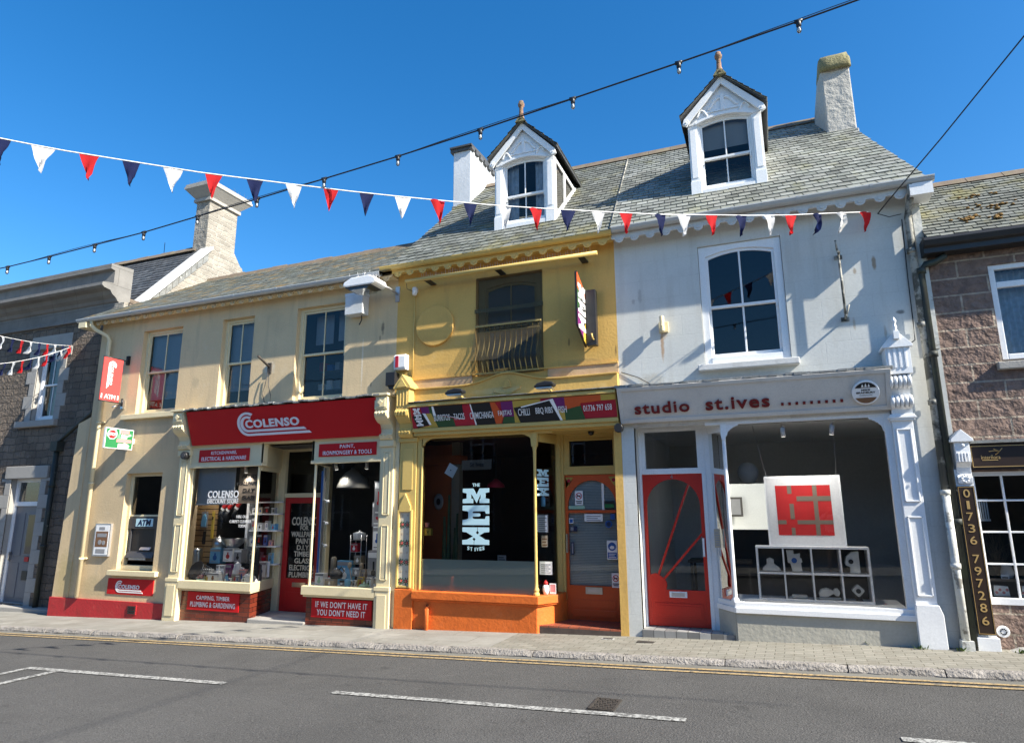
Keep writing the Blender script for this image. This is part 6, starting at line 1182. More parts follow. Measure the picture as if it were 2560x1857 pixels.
# small clutter filling the floors of both displays
rnd=random.Random(21)
kinds=[('bottle',[(.028,0),(.03,.02),(.03,.11),(.012,.14),(.012,.17)]),('jar',[(.04,0),(.042,.02),(.042,.09),(.03,.10)]),('tub',[(.045,0),(.055,.08),(.056,.085)]),('canister',[(.035,0),(.036,.14),(.02,.155)])]
ordn=['first','second','third','fourth','fifth','sixth','seventh','eighth','ninth','tenth']
cols=['white','sky','crimson','mint','card','white','pink','grey','yellow','white']; cname={'sky':'pale blue','card':'buff','mint':'pale green'}
for wn,x0,x1,y,z,h0 in (('front row of the left window',-10.0,-8.85,.10,F,.8),('middle row of the left window',-10.05,-9.0,.31,F+.02,1.5),('front row of the right window',-7.25,-6.2,.24,F,.9),('back row of the right window',-7.2,-6.3,.55,F+.02,1.7)):
    for k in range(8):
        x=x0+(x1-x0)*(k+.5)/8+rnd.uniform(-.03,.03); c=rnd.choice(cols); nm=cname.get(c,c); lab='%s %s, %s from left in the %s'
        if rnd.random()<.5:
            kn,pf=rnd.choice(kinds); b=MB(); b.lathe([(q[0],q[1]*h0) for q in pf],(x,y,z),12); b.lathe([(pf[-1][0]+.004,pf[-1][1]*h0-.01),(pf[-1][0]+.004,pf[-1][1]*h0+.012)],(x,y,z),10,1); b.box(x-.02,x+.02,y-pf[1][0]-.003,y-pf[1][0]+.004,z+.03*h0,z+.07*h0,2); b.build(kn,[PCOL[c],PCOL[rnd.choice(['black','white','red'])],PCOL['white' if c!='white' else 'blue']],label=lab%(nm,kn,ordn[k],wn),cat=kn)
        else: carton(x,y,z,rnd.uniform(.07,.13),.07,rnd.uniform(.10,.18)*h0,c,lab%(nm,'carton',ordn[k],wn),rnd.choice(['black','blue','red','dkgreen']),rot=rnd.uniform(-.35,.35))
# right window
t=thing('pendant_lamp','large domed grey pendant lamp hanging in the right shop window','pendant lamp',(-7.04,.6,2.05)); b=MB(); b.lathe([(.295,0),(.30,.01),(.285,.06),(.24,.18),(.15,.28),(.06,.335),(.05,.37),(.05,.345),(.14,.27),(.23,.17),(.275,.05)],(-7.04,.6,2.05),28,cap=False); b.build('shade',mat('grey_enamel',(.22,.21,.19),.4,.1,5,.05,20),t); b=MB(); b.tube([(-7.04,.6,2.40),(-7.04,.6,2.84)],.008,6); b.build('cord',BLACK,t)
t=thing('wire_rack','tall steel wire rack holding kitchen goods in the right window','rack',(-6.80,.5,F)); b=MB()
for x in (-6.92,-6.70):
    for y in (.42,.58): b.tube([(x,y,F),(x,y,1.24)],.007,6)
b.build('frame',STEEL,t)
for z in (.55,.75,.95,1.15): b=MB(); b.box(-6.92,-6.70,.42,.58,z,z+.006); b.build('shelf',STEEL,t)
pot('lidded_tub','white enamel bread tub on top of the wire rack',-6.80,.5,1.16,[(.10,0),(.11,.10),(.11,.11)],WTRIM,'tub',None,([(.113,.11),(.05,.125),(.012,.135),(.014,.15),(.002,.155)],WTRIM))
for x,z,m,l in ((-6.86,.955,'crimson','red carton on the upper tier of the wire rack'),(-6.78,.755,'khaki','khaki carton on the middle tier of the wire rack'),(-6.80,.555,'grey','grey carton on the lowest tier of the wire rack')): carton(x,.5,z,.14,.12,.14,m,l,'white')
carton(-6.50,.62,.98,.17,.05,.40,'white','white utensil card standing at the right of the right window','blue'); carton(-6.52,.66,1.38,.24,.05,.42,'grey','tall grey print card at the upper right of the right window','crimson'); carton(-6.38,.40,F,.24,.12,.58,'grey','tall grey carton stack at the right end of the right window','black'); carton(-7.30,.16,F,.17,.12,.21,'white','white carton with a pear picture at the left front of the right window','mint'); carton(-7.08,.14,F,.19,.10,.12,'card','low card carton in front of the steel kettle','white'); carton(-7.02,.46,F,.30,.10,.40,'sky','pale blue printed carton at the back of the right window','white')
pot('kettle','shiny dark kettle on the low card carton in the right window',-7.04,.22,F+.12,[(.09,0),(.11,.03),(.10,.10),(.05,.15)],CHAR,'kettle',(1,[(.05,.14),(.10,.19),(.16,.13),(.11,.06)],.012,BLACK),([(.05,.15),(.02,.17),(.002,.18)],STEEL))
pot('mug','white and blue mug at the front of the right window',-6.73,.12,F,[(.05,0),(.055,.13),(.05,.13),(.045,.01)],PCOL['sky'],'mug',(1,[(.055,.11),(.10,.10),(.09,.04),(.055,.03)],.008,WTRIM))
for i,(x,l) in enumerate(((-6.66,'wooden spoon leaning left in the right window'),(-6.60,'wooden spoon leaning right beside the mug'))):
    b=MB(); s=(-1,1)[i]; b.tube([(x,.16,F+.02),(x+s*.09,.18,F+.30)],.009,6); b.lathe([(.01,0),(.035,.03),(.03,.09),(.004,.11)],(x+s*.09,.18,F+.29),10); b.build('wooden_spoon',PCOL['card'],label=l,cat='spoon')
pot('flask','khaki flask standing behind the pale blue carton',-7.24,.40,.60,[(.05,0),(.05,.24),(.03,.27)],PCOL['khaki'],'flask'); pot('butter_dish','pale mint butter dish at the right front of the right window',-6.42,.14,F,[(.09,0),(.10,.02),(.06,.06)],PCOL['mint'],'dish',None,([(.06,.06),(.02,.07),(.012,.10)],PCOL['mint']))
b=MB(); b.box(-7.46,-7.40,.22,.25,.42,2.35); b.box(-7.40,-7.385,.2,.26,.42,2.4,1); b.build('display_strip',[PCOL['blue'],ALU],label='blue and aluminium hanging strip inside the left edge of the right window',cat='display strip')
for z,n in ((1.85,'upper'),(1.48,'middle'),(1.10,'lower')): 
    b=MB(); b.tube([(-7.38,.22,z),(-7.29,.20,z-.02)],.008,6); b.lathe([(.03,0),(.035,.02),(.02,.05)],(-7.28,.20,z-.06),10); b.build('clip_hook',WTRIM,label='%s of the three white hooks on the aluminium strip'%n,cat='hook',group='white hooks on the aluminium strip')
carton(-6.30,.30,1.55,.16,.02,.60,'grey','pale price poster hung at the right edge of the right window','red',name='price_poster',cat='poster')
# ------------------------------------------------------------------ things in the restaurant window and on its door
def flat(name,lab,x0,x1,z0,z1,y,m,parts=(),cat='notice',tilt=0):
    cx,cz=(x0+x1)/2,(z0+z1)/2; b=MB(Matrix.Translation((cx,y,cz))@Matrix.Rotation(tilt,4,'Y')); cols=[m]
    b.box(x0-cx,x1-cx,-.003,0,z0-cz,z1-cz)
    for k,(a,c,d,e,mm) in enumerate(parts): b.box(x0-cx+a*(x1-x0),x0-cx+c*(x1-x0),-.0042-.0003*k,-.003,z0-cz+d*(z1-z0),z0-cz+e*(z1-z0),len(cols)); cols.append(mm)
    return b.build(name,cols,label=lab,cat=cat)
W_=PCOL['white']; ln=lambda n,c,a=.12,e=.88:[(a,e-.15*(k%2),.12+k*.78/n,.12+k*.78/n+.30/n,c) for k in range(n)]
b=MB(); 
for k in range(12): t0=k/12; t1=(k+1)/12; z=lambda t:.02*math.sin(t*5); b.face([(-4.61+.53*t0,.06+z(t0),2.27),(-4.61+.53*t1,.06+z(t1),2.29),(-4.60+.53*t1,.05+z(t1),2.44),(-4.60+.53*t0,.05+z(t0),2.43)],0,True)
b.text('St Ives',-4.33,2.36,w=.24,h=.07,y=.035,m=1,bold=.02,d=.002); b.build('paper_banner',[PCOL['taupe'],BLACK],label='curled grey paper banner hung high in the restaurant window',cat='banner',recalc=False)
flat('paper_card','white card hung at an angle in the upper left of the restaurant window',-4.91,-4.74,2.19,2.38,.12,W_,[(.4,.5,.45,.55,PCOL['black'])],'card',R(30))
b=MB(); b.lathe([(.075,-.012),(.095,-.006),(.095,0)],(-5.50,.98,1.80),22,0,'y'); b.lathe([(.04,-.016),(.04,-.012)],(-5.50,.98,1.80),14,1,'y'); b.v=[Vector((p.x,p.y,1.80+(p.z-1.80)*1.5)) for p in b.v]; b.build('wall_plate',[PCOL['grey'],PCOL['black']],label='oval grey plate on the orange wall inside the restaurant',cat='plate')
b=MB(); b.box(-5.26,-5.14,.06,.12,1.26,1.37); b.prism([(-5.22,1.33),(-5.20,1.29),(-5.18,1.33),(-5.19,1.33),(-5.20,1.31),(-5.21,1.33)],'y',.056,.06,1); b.box(-5.25,-5.19,.06,.10,1.39,1.46,2); b.build('yellow_sticker',[PCOL['yellow'],PCOL['black'],PCOL['pink']],label='small yellow box with a black tick at the left edge of the restaurant window',cat='sticker')
t=thing('cactus','tall green cactus in an orange pot behind the frosted glass','cactus',(-5.02,.45,.35)); b=MB(); b.lathe([(.10,0),(.14,.22),(.15,.23),(.12,.21)],(-5.02,.45,.38),16); b.build('pot',PCOL['orange'],t); b=MB()
for dx,dy,h in ((0,0,1.15),(.08,.03,.62),(-.09,.02,.50),(.14,-.03,.85),(-.05,-.05,.80)): b.tube([(-5.02+dx*.3,.45+dy,.58),(-5.02+dx,.45+dy,.75),(-5.02+dx*1.2,.45+dy,.75+h)],[.03,.04,.02],7)
b.build('stem',GREEN,t)
t=thing('pendant_lamp','dark red glass pendant lamp deep inside the restaurant','pendant lamp',(-4.62,1.5,2.05)); b=MB(); b.lathe([(.16,0),(.15,.05),(.08,.11),(.03,.15)],(-4.62,1.5,2.05),18,cap=False); b.build('shade',PCOL['crimson'],t); b=MB(); b.tube([(-4.62,1.5,2.2),(-4.62,1.5,2.84)],.008,5); b.build('cord',BLACK,t)
flat('small_notice','small pale notice standing on the frosted film of the restaurant window',-3.97,-3.83,.90,.98,.03,PCOL['grey'],ln(2,PCOL['black']))
flat('menu_board','framed pale menu with green leaf corner in the restaurant side pane',-3.44,-3.22,1.31,1.58,.24,PCOL['grey'],[(.0,.3,.0,.25,PCOL['green']),(.06,.94,.05,.95,W_)]+ln(7,PCOL['grey'],.3,.9),'menu'); flat('card_holder','small buff card below the menu in the restaurant side pane',-3.33,-3.23,1.10,1.27,.24,PCOL['card'],ln(3,PCOL['brown']),'card')
flat('paper_notice','two white typed sheets low in the restaurant side pane',-3.36,-3.16,.70,.89,.22,W_,ln(5,PCOL['grey']))
b=MB(); b.lathe([(.03,0),(.035,.02),(.035,.13),(.012,.16),(.012,.19)],(-3.30,.25,1.70),10); b.build('spray_bottle',PCOL['sky'],label='pale blue spray bottle on a shelf in the restaurant side pane',cat='bottle')
b=MB(); b.lathe([(.035,0),(.05,.06),(.045,.12),(.02,.15)],(-3.24,.14,.425),12,0); b.lathe([(.03,.14),(.036,.17),(.01,.20)],(-3.24,.14,.425),10,1); b.build('santa_figure',[W_,PCOL['red']],label='tiny white figure in a red hat on the orange window shelf',cat='figurine'); flat('greeting_card','small pink picture card leaning on the orange window shelf',-3.20,-3.10,.43,.58,.20,PCOL['white'],[(.1,.9,.2,.9,PCOL['pink'])],'card')
Yd=.618
def nodog(lab,x,z,s):
    b=MB(); b.box(x-.065*s,x+.065*s,Yd-.003,Yd,z-.11*s,z+.11*s,0); b.lathe([(.052*s,-.002),(.052*s,0)],(x,Yd-.003,z+.03*s),18,1,'y'); b.lathe([(.040*s,-.003),(.040*s,0)],(x,Yd-.003,z+.03*s),18,0,'y'); b.prism([(x-.03*s,z+.01*s),(x-.03*s,z+.035*s),(x-.02*s,z+.055*s),(x-.012*s,z+.04*s),(x+.022*s,z+.04*s),(x+.03*s,z+.055*s),(x+.026*s,z+.005*s),(x+.016*s,z+.02*s),(x-.014*s,z+.02*s)],'y',Yd-.008,Yd-.006,2); b.prism([(x-.04*s,z+.06*s),(x-.033*s,z+.067*s),(x+.04*s,z),(x+.033*s,z-.007*s)],'y',Yd-.010,Yd-.008,1); b.box(x-.05*s,x+.05*s,Yd-.004,Yd-.003,z-.06*s,z-.045*s,2); b.box(x-.04*s,x+.04*s,Yd-.004,Yd-.003,z-.085*s,z-.07*s,2); b.build('no_dogs_notice',[W_,PCOL['red'],BLACK],label=lab,cat='notice')
nodog('white no dogs notice with red circle in the arched top of the orange door',-2.83,1.83,1.0); nodog('white no dogs notice at the bottom right corner of the orange door glass',-2.29,.61,.95)
flat('opening_notice','white typed notice stuck below the crossbar of the orange door',-2.75,-2.46,1.47,1.585,Yd,W_,ln(3,PCOL['grey'])); flat('tall_white_strip','narrow white strip sign behind the arched glass of the orange door',-2.47,-2.43,1.62,2.05,Yd+.02,W_,[])
b=MB(); b.box(-2.41,-2.25,Yd-.003,Yd,.91,1.19,0); b.lathe([(.062,-.002),(.062,0)],(-2.33,Yd-.003,1.10),20,1,'y'); b.prism([(-2.365,1.09),(-2.34,1.115),(-2.30,1.105),(-2.295,1.075),(-2.33,1.06),(-2.36,1.07)],'y',Yd-.008,Yd-.005,0); b.box(-2.40,-2.26,Yd-.004,Yd-.003,.925,1.015,1)
for k in range(3): b.box(-2.385,-2.275-.02*(k%2),Yd-.005,Yd-.004,.938+k*.025,.948+k*.025,0)
b.build('hygiene_notice',[W_,PCOL['blue']],label='white and blue hygiene notice with a round pictogram on the orange door',cat='notice')
b=MB(); b.lathe([(.055,-.003),(.055,0)],(-2.37,Yd,1.43),18,0,'y'); b.lathe([(.035,-.004),(.035,-.003)],(-2.37,Yd,1.43),14,1,'y'); b.build('round_sticker',[PCOL['blue'],NAVY],label='round dark blue sticker on the right of the orange door glass',cat='sticker')
flat('card_sticker','small blue and white card payment sticker at the upper left of the lower door glass',-3.0,-2.93,1.44,1.52,Yd,W_,[(.12,.88,.15,.85,PCOL['blue'])],'sticker'); flat('rating_sticker','green food rating sticker in the arched glass of the orange door',-2.43,-2.27,1.66,1.78,Yd,BLACK,[(.06,.94,.15,.6,PCOL['green'])],'sticker'); flat('tall_sticker','narrow dark vertical sticker beside the handle of the orange door',-2.98,-2.93,.97,1.16,Yd,NAVY,[(.3,.7,.1,.9,PCOL['grey'])],'sticker'); flat('teal_sticker','pale teal sticker strip in the arched glass left of the no dogs notice',-3.0,-2.74,1.66,1.71,Yd+.001,PCOL['mint'],[],'sticker'); flat('blue_sticker','plain blue square sticker below the crossbar at the right of the orange door',-2.34,-2.27,1.50,1.585,Yd,PCOL['blue'],[],'sticker'); flat('dark_sticker','dark blue sticker under the card payment sticker',-2.99,-2.87,1.32,1.40,Yd,NAVY,[(.1,.5,.2,.8,PCOL['grey'])],'sticker')
# ------------------------------------------------------------------ gallery window
def art():
    t=thing('framed_print','white framed print of red blocks with grey green stripes in the studio window','picture',(.38,.5,1.15)); b=MB(); b.box(-.095,.868,.50,.53,1.150,2.093); b.build('frame',W_,t); b=MB(); b.box(-.07,.845,.495,.50,1.175,2.068); b.build('mount',mat('cream_mount',(.70,.70,.70),.8,.03,3,0,20),t)
    p=MB(); x0,x1,z0,z1=.041,.733,1.293,1.962; w,h=x1-x0,z1-z0; p.box(x0,x1,.491,.495,z0,z1)
    for a,c,d,e in ((.22,.30,.83,1.0),(.68,.76,.0,1.0),(.38,1.0,.68,.78),(.24,.32,.32,.63),(.0,.16,.22,.30),(.36,1.0,.22,.30),(.24,.31,.0,.15)): p.box(x0+a*w,x0+c*w,.488-.0005*a,.491,z0+d*h,z0+e*h,1)
    p.build('print',[PCOL['red'],PCOL['taupe']],t); c=MB(); c.tube([(-.06,.51,2.09),(-.19,.51,2.82)],.003,4); c.tube([(.83,.51,2.09),(.86,.51,2.82)],.003,4); c.build('hanging_wire',ALU,t)
art()
def cubes():
    t=thing('cube_shelf','white cube shelf of eight compartments in the studio window','shelf',(.4,.3,.455)); b=MB(); x0,x1,z0,z1,y0,y1=-.275,1.10,.455,1.152,.30,.62; th=.026; n=4
    b.box(x0,x1,y0,y1,z0,z0+th); b.box(x0,x1,y0,y1,z1-th,z1); b.box(x0,x0+th,y0,y1,z0+th,z1-th); b.box(x1-th,x1,y0,y1,z0+th,z1-th); zm=(z0+z1)/2; b.box(x0+th,x1-th,y0+.001,y1,zm-.01,zm+.01)
    for k in range(1,n): x=x0+(x1-x0)*k/n; b.box(x-.01,x+.01,y0+.002,y1,z0+th,zm-.01); b.box(x-.01,x+.01,y0+.002,y1,zm+.01,z1-th)
    b.build('shelf_frame',WTRIM,t); k=MB(); k.box(x0,x1,y1,y1+.005,z0,z1); k.build('back_panel',ROOMD,t)
cubes()
ST=mat('carved_white_stone',(.58,.57,.52),.8,.12,8,.3,30)
def sculpt(lab,polys,m=ST,y=.38,d=.09):
    b=MB()
    for q in polys:
        if len(q)==3 and not isinstance(q[0],tuple): b.lathe([(q[2],-.012),(q[2],-.008)],(q[0],y,q[1]),14,1,'y')
        else: b.prism(q,'y',y,y+d)
    b.build('sculpture',[m,PCOL['blue'] if 'blue' in lab else PCOL['black']],bevel=.012,label=lab,cat='sculpture')
sculpt('pale rock shaped sculpture in the upper left compartment of the cube shelf',[[(-.21,.822),(.03,.822),(.01,.87),(-.06,.92),(-.05,.97),(-.10,1.0),(-.15,.98),(-.15,.91),(-.2,.87)]])
sculpt('cream angular standing stone with a blue oval in the second upper compartment',[[(.17,.822),(.29,.822),(.28,.94),(.30,.95),(.29,1.0),(.27,1.0),(.28,1.06),(.20,1.05),(.20,1.10),(.11,1.10),(.12,.94),(.15,.93)],(.20,.97,.035)])
sculpt('cream half round stone with a dark hole in the upper right compartment',[[(.86,.822),(.98,.822),(.98,1.10),(.90,1.09),(.83,1.03),(.81,.95),(.82,.92),(.87,.90)],(.88,.97,.03)])
sculpt('flat white stone slab in the second lower compartment',[[(.12,.484),(.33,.484),(.32,.53),(.14,.53)]])
sculpt('white curled shell shaped stone in the third lower compartment',[[(.45,.484),(.72,.484),(.73,.51),(.47,.51)],[(.47,.512),(.56,.512),(.64,.56),(.66,.53),(.70,.53),(.72,.58),(.69,.63),(.65,.62),(.64,.595),(.56,.63),(.49,.61),(.46,.56)]])
sculpt('white rounded diamond stone with a dark hole in the lower right compartment',[[(.92,.535),(.94,.535),(1.0,.60),(1.0,.62),(.94,.68),(.92,.68),(.86,.62),(.86,.60)],(.93,.605,.03)])
b=MB(); b.prism([(.90,.484),(.98,.484),(.96,.533),(.92,.533)],'y',.40,.46); b.build('plinth',PCOL['black'],label='small black plinth under the white diamond stone',cat='plinth')
b=MB(); b.lathe([(.16,0),(.16,.012),(.12,.018)],(-.33,.18,.455),18); b.build('round_dish',WTRIM,label='flat white round dish on the studio sill by the corner post',cat='dish')
b=MB(); b.lathe([(.04,-.17),(.10,-.14),(.15,-.05),(.155,0),(.14,.07),(.09,.13),(.03,.155)],(-.32,1.2,2.19),20); b.build('paper_globe',mat('grey_paper_globe',(.30,.31,.32),.9,.05,3,0,20),label='round grey paper lamp globe inside the studio',cat='lamp')
flat('price_list','pale yellow price list taped inside the studio side pane',-.79,-.71,1.13,1.38,.16,PCOL['card'],ln(6,PCOL['grey']))
t=thing('framed_picture','framed brown picture on the right hand wall inside the studio','picture',(1.95,2.2,1.1)); b=MB(); b.box(1.94,1.98,1.7,2.7,1.2,2.2); b.build('frame',WTRIM,t); b=MB(); b.box(1.935,1.94,1.8,2.6,1.3,2.1); b.build('picture',PCOL['brown'],t)
t=thing('framed_picture','small framed picture on the pale back wall of the studio','picture',(-.9,8.9,1.6)); b=MB(); b.box(-1.15,-.75,8.90,8.95,1.45,1.95); b.build('frame',ROOMD,t); b=MB(); b.box(-1.10,-.80,8.895,8.90,1.50,1.90); b.build('picture',PCOL['grey'],t)
def table(x,y,lab):
    t=thing('display_table',lab,'table',(x,y,.05)); b=MB(); b.box(x-.5,x+.5,y-.3,y+.3,.78,.82); b.build('tabletop',ROOMD,t)
    for sx in (-1,1):
        for sy in (-1,1): q=MB(); q.box(x+sx*.45-.02,x+sx*.45+.02,y+sy*.25-.02,y+sy*.25+.02,.05,.78); q.build('leg',ROOMD,t)
table(-.9,2.4,'dark display table inside the studio behind the red door')
# florist window at the far right
pot('vase','white vase on the florist window ledge',2.52,.22,.83,[(.05,0),(.07,.06),(.05,.13),(.055,.15)],WTRIM,'vase'); b=MB(); b.box(2.3,4,.12,.4,.80,.83); b.build('window_ledge',PCOL['taupe'],label='shallow grey ledge inside the florist window',cat='shelf')
for x,w,l in ((2.42,.16,'white floral cushion at the left of the florist window'),(2.68,.13,'white floral cushion right of the bar in the florist window')):
    b=MB(); b.prism([(x-w/2,.63),(x+w/2,.63),(x+w/2-.01,.74),(x-w/2+.01,.75)],'y',.16,.24,0)
    for k in range(4): b.lathe([(.017,-.004),(.017,0)],(x-.05+k*.035,.16,.67+.03*(k%2)),7,1,'y')
    b.build('floral_cushion',[W_,PCOL['pink']],bevel=.015,label=l,cat='cushion')
flat('price_card','small white price card on the florist window glass',2.42,2.50,.83,.88,.10,W_,ln(1,PCOL['black']),'card')
b=MB()
for k in range(4): b.box(2.30+k*.024,2.312+k*.024,.05,.06,1.50,1.74)
b.box(2.29,2.395,.05,.06,1.72,1.75); b.box(2.29,2.395,.05,.06,1.49,1.515); b.build('wooden_crate_panel',WTRIM,label='small white slatted panel at the upper left of the florist window',cat='ornament')
b=MB(); rnd=random.Random(8)
for q in range(60): x=2.45+rnd.gauss(0,.06); b.tube([(2.47+rnd.uniform(-.02,.02),.35,.85),(x,.33+rnd.uniform(-.05,.05),1.1),(x+rnd.gauss(0,.05),.33,1.25+rnd.uniform(-.1,.12))],.002,3)
b.build('dried_grass',PCOL['taupe'],label='dried grass arrangement behind the florist window bars',cat='plant')
# weeds at the foot of the walls
for i,(x,y,lab) in enumerate(((1.45,-.17,'tuft of weeds at the foot of the white pilaster'),(1.86,-.2,'tuft of weeds at the foot of the white pipe'),(2.42,-.2,'tuft of weeds at the foot of the stone shop wall'),(.95,-.03,'tiny weed at the foot of the grey stall riser'))):
    rnd=random.Random(i+40); b=MB()
    for q in range(26):
        a=rnd.uniform(0,6.28); r=rnd.uniform(.01,.07); h=rnd.uniform(.015,.06); c=Vector((x+rnd.gauss(0,.03),y+rnd.uniform(-.02,.02),GZ(x))); d=Vector((math.cos(a)*r,math.sin(a)*r*.5-.01,h)); s=Vector((-math.sin(a),math.cos(a),0))*.008
        b.face([c,c+d*.5+s,c+d,c+d*.5-s])
    b.build('weed',mat('weed_leaf_%d'%i,(.10,.15,.03),.8,.2,20,0,20) if i==0 else MATS['weed_leaf_0'],label=lab,cat='weed',recalc=False)
# spot lamps over the window displays, lit as in the photograph
LENS=bpy.data.materials.new('lit_lamp_lens'); LENS.use_nodes=True
_p=LENS.node_tree.nodes['Principled BSDF']; _p.inputs['Emission Color'].default_value=(1,.93,.82,1); _p.inputs['Emission Strength'].default_value=1.2
def spot(x,y,z,tx,ty,tz,lab,W,grp):
    d=Vector((tx-x,ty-y,tz-z)).normalized(); t=thing('spot_lamp',lab,'spot lamp',(x,y,z),grp)
    b=MB(); a=Vector((x,y,z)); b.tube([a-d*.06,a+d*.06],.03,10); b.tube([a,(x,y,z+.09)],.008,6); b.build('housing',WTRIM,t)
    b=MB(); b.tube([a+d*.060,a+d*.063],.026,10); b.build('lens',LENS,t)
    l=bpy.data.lights.new('spot_light','SPOT'); l.energy=W; l.spot_size=R(105); l.spot_blend=.7; l.shadow_soft_size=.03; l.color=(1,.95,.87)
    o=bpy.data.objects.new('spot_light',l); C.objects.link(o); o.parent=t; o.location=d*.075; o.rotation_euler=(-d).to_track_quat('Z','Y').to_euler()
G1='white spot lamps over the hardware shop displays'
for x,tx,n in ((-10.03,-10.0,'leftmost spot lamp over the left hardware window'),(-9.62,-9.5,'middle spot lamp over the left hardware window'),(-9.20,-9.1,'rightmost spot lamp over the left hardware window')): spot(x,.22,2.42,tx,.5,.7,'white '+n,SPW,G1)
for x,tx,n in ((-7.14,-6.9,'left spot lamp over the right hardware window'),(-6.50,-6.7,'right spot lamp over the right hardware window')): spot(x,.20,2.42,tx,.5,.7,'white '+n,SPW,G1)
for x,tx,n in ((.20,.25,'left track spot lamp inside the studio window'),(.80,.55,'right track spot lamp inside the studio window')): spot(x,.08,2.66,tx,.40,.8,'white '+n,SPW*1.7,'white spot lamps inside the studio window')
# dark terrace mirrored in shop glass; unseen wall added to darken the studio glass
def terrace():
    T=thing('opposite_terrace','dark stone terrace across the road, seen only mirrored in the left shop windows','terrace',(-16,-14,0)); b=MB(); x1=-1.5; holes=[]
    for k in range(9):
        x=-29+k*3.1; holes+= [(x,x+1.0,3.3,4.8),(x+.1,x+1.0,.9,2.3)]
    wall(b,-32,x1,-1.5,5.2,-12.6,-.15,holes); b.face([(-32,-18,-1.5),(x1,-18,-1.5),(x1,-18,5.2),(-32,-18,5.2)]); b.face([(-32,-12.6,-1),(-32,-18,-1),(-32,-18,5.2),(-32,-12.6,5.2)]); b.face([(x1,-12.6,-1),(x1,-18,-1),(x1,-18,5.2),(x1,-12.6,5.2)]); b.build('wall',GRAN,T,recalc=False)
    for a,c,d,e in holes:
        f=MB(); f.box((a+c)/2-.03,(a+c)/2+.03,-12.72,-12.68,d,e); f.box(a,c,-12.72,-12.68,(d+e)/2-.03,(d+e)/2+.03); f.box(a,a+.06,-12.72,-12.66,d,e); f.box(c-.06,c,-12.72,-12.66,d,e); fo=f.build('window',WTRIM,T)
        MB().face([(a,-12.72,d),(c,-12.72,d),(c,-12.72,e),(a,-12.72,e)]).build('pane',BLACK,fo,recalc=False)
    r=MB(); r.face([(-32,-12.4,5.1),(x1,-12.4,5.1),(x1,-18,7.0),(-32,-18,7.0)]); r.build('roof',SLATE_D,T)
    b=MB(); b.box(-1.4,24,-12.9,-12.6,-1,4.6); b.build('reflection_wall',GRAN,label='unseen rubble wall added across the road to darken reflections in the studio glass',cat='wall')
terrace()
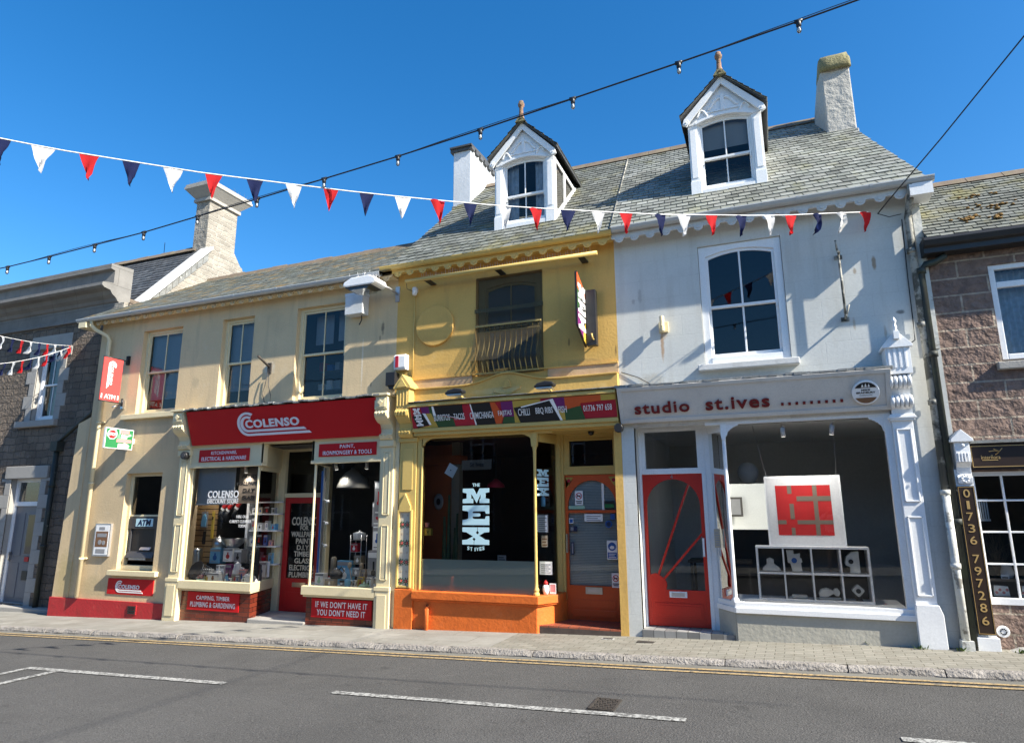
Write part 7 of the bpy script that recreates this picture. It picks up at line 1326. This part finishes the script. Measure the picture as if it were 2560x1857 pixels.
# ------------------------------------------------------------------ the person mirrored faintly in the studio glass
def skinned(name,V,Ed,rad,root,m,parent,org,sub=2):
    me=bpy.data.meshes.new(name); me.from_pydata([tuple(Vector(v)) for v in V],Ed,[]); me.materials.append(m)
    o=bpy.data.objects.new(name,me); C.objects.link(o); o.parent=parent; WORLD[o.name]=Vector(org)
    s=o.modifiers.new('skin','SKIN'); s.use_smooth_shade=True; d=me.skin_vertices[0].data
    for i,r in enumerate(rad): d[i].radius=r if isinstance(r,tuple) else (r,r)
    d[root].use_root=True; q=o.modifiers.new('subdivision','SUBSURF'); q.levels=sub; q.render_levels=sub; return o
def person():
    org=(1.35,-9.75,GZ(1.35)); T=thing('person','person in white top and shorts raising a phone, mirrored faintly in the studio glass','person',org)
    SK=mat('skin',(.52,.31,.22),.55,.06,6,.05,60,fine=0)
    V=[(0,0,.95),(0,.0,1.12),(0,-.01,1.30),(0,-.01,1.44),(0,.005,1.50),(0,.02,1.58),(0,.025,1.67),(0,.01,1.74),(0,.125,1.63)]; R_=[(.15,.11),(.135,.10),(.165,.11),(.09,.075),.052,.068,.088,.06,.014]
    E=[(0,1),(1,2),(2,3),(3,4),(4,5),(5,6),(6,7),(5,8)]
    def add(p,r,c): V.append(p); R_.append(r); E.append((c,len(V)-1)); return len(V)-1
    for s in (-1,1):
        h=add((s*.10,0,.88),.095,0); k=add((s*.115,.015,.50),.058,h); a=add((s*.12,-.01,.09),.038,k); f=add((s*.13,.10,.035),.036,a); add((s*.14,.19,.025),.026,f)
        sh=add((s*.175,-.01,1.40),.058,3); el=add((s*.24,.16,1.22),.042,sh); wr=add((s*.11,.36,1.42),.027,el); pm=add((s*.085,.40,1.48),.030,wr)
        for q,(dx,dz,L) in enumerate(((.018,.030,.030),(.006,.036,.034),(-.006,.034,.032),(-.018,.028,.026))):
            b=add((s*(.085-dx*.9),.435,1.50+dz*.6-.018*q),.0095,pm); add((s*(.062-dx*.3),.455,1.515-.016*q+.02),.0085,b)
        t=add((s*.058,.40,1.50),.011,pm); add((s*.035,.425,1.525),.009,t)
    skinned('body',V,E,R_,0,SK,T,org)
    V=[(0,0,.93),(0,0,1.10),(0,-.01,1.30),(0,-.01,1.43),(-.18,-.01,1.40),(.18,-.01,1.40),(-.225,.10,1.29),(.225,.10,1.29)]
    skinned('shirt',V,[(0,1),(1,2),(2,3),(3,4),(3,5),(4,6),(5,7)],[(.175,.135),(.16,.125),(.185,.13),(.10,.085),.075,.075,.066,.066],1,FLAGW,T,org)
    b=MB(); b.lathe([(.17,0),(.175,.06),(.165,.11)],(org[0],org[1],org[2]+.90),18); b.build('hem',FLAGR,T)
    V=[(0,0,.95),(-.10,0,.86),(-.11,.01,.62),(.10,0,.86),(.11,.01,.62)]; skinned('shorts',V,[(0,1),(1,2),(0,3),(3,4)],[(.165,.12),.11,.092,.11,.092],0,WTRIM,T,org)
    V=[(0,-.02,1.60),(0,-.015,1.69),(0,.03,1.765)]; skinned('hair',V,[(0,1),(1,2)],[.085,.10,.06],1,PCOL['brown'],T,org)
    b=MB(); b.box(org[0]-.075,org[0]+.075,org[1]+.425,org[1]+.434,org[2]+1.475,org[2]+1.545); b.build('mobile_phone',BLACK,bevel=.003,label='black mobile phone held up by the mirrored person',cat='phone')
person()
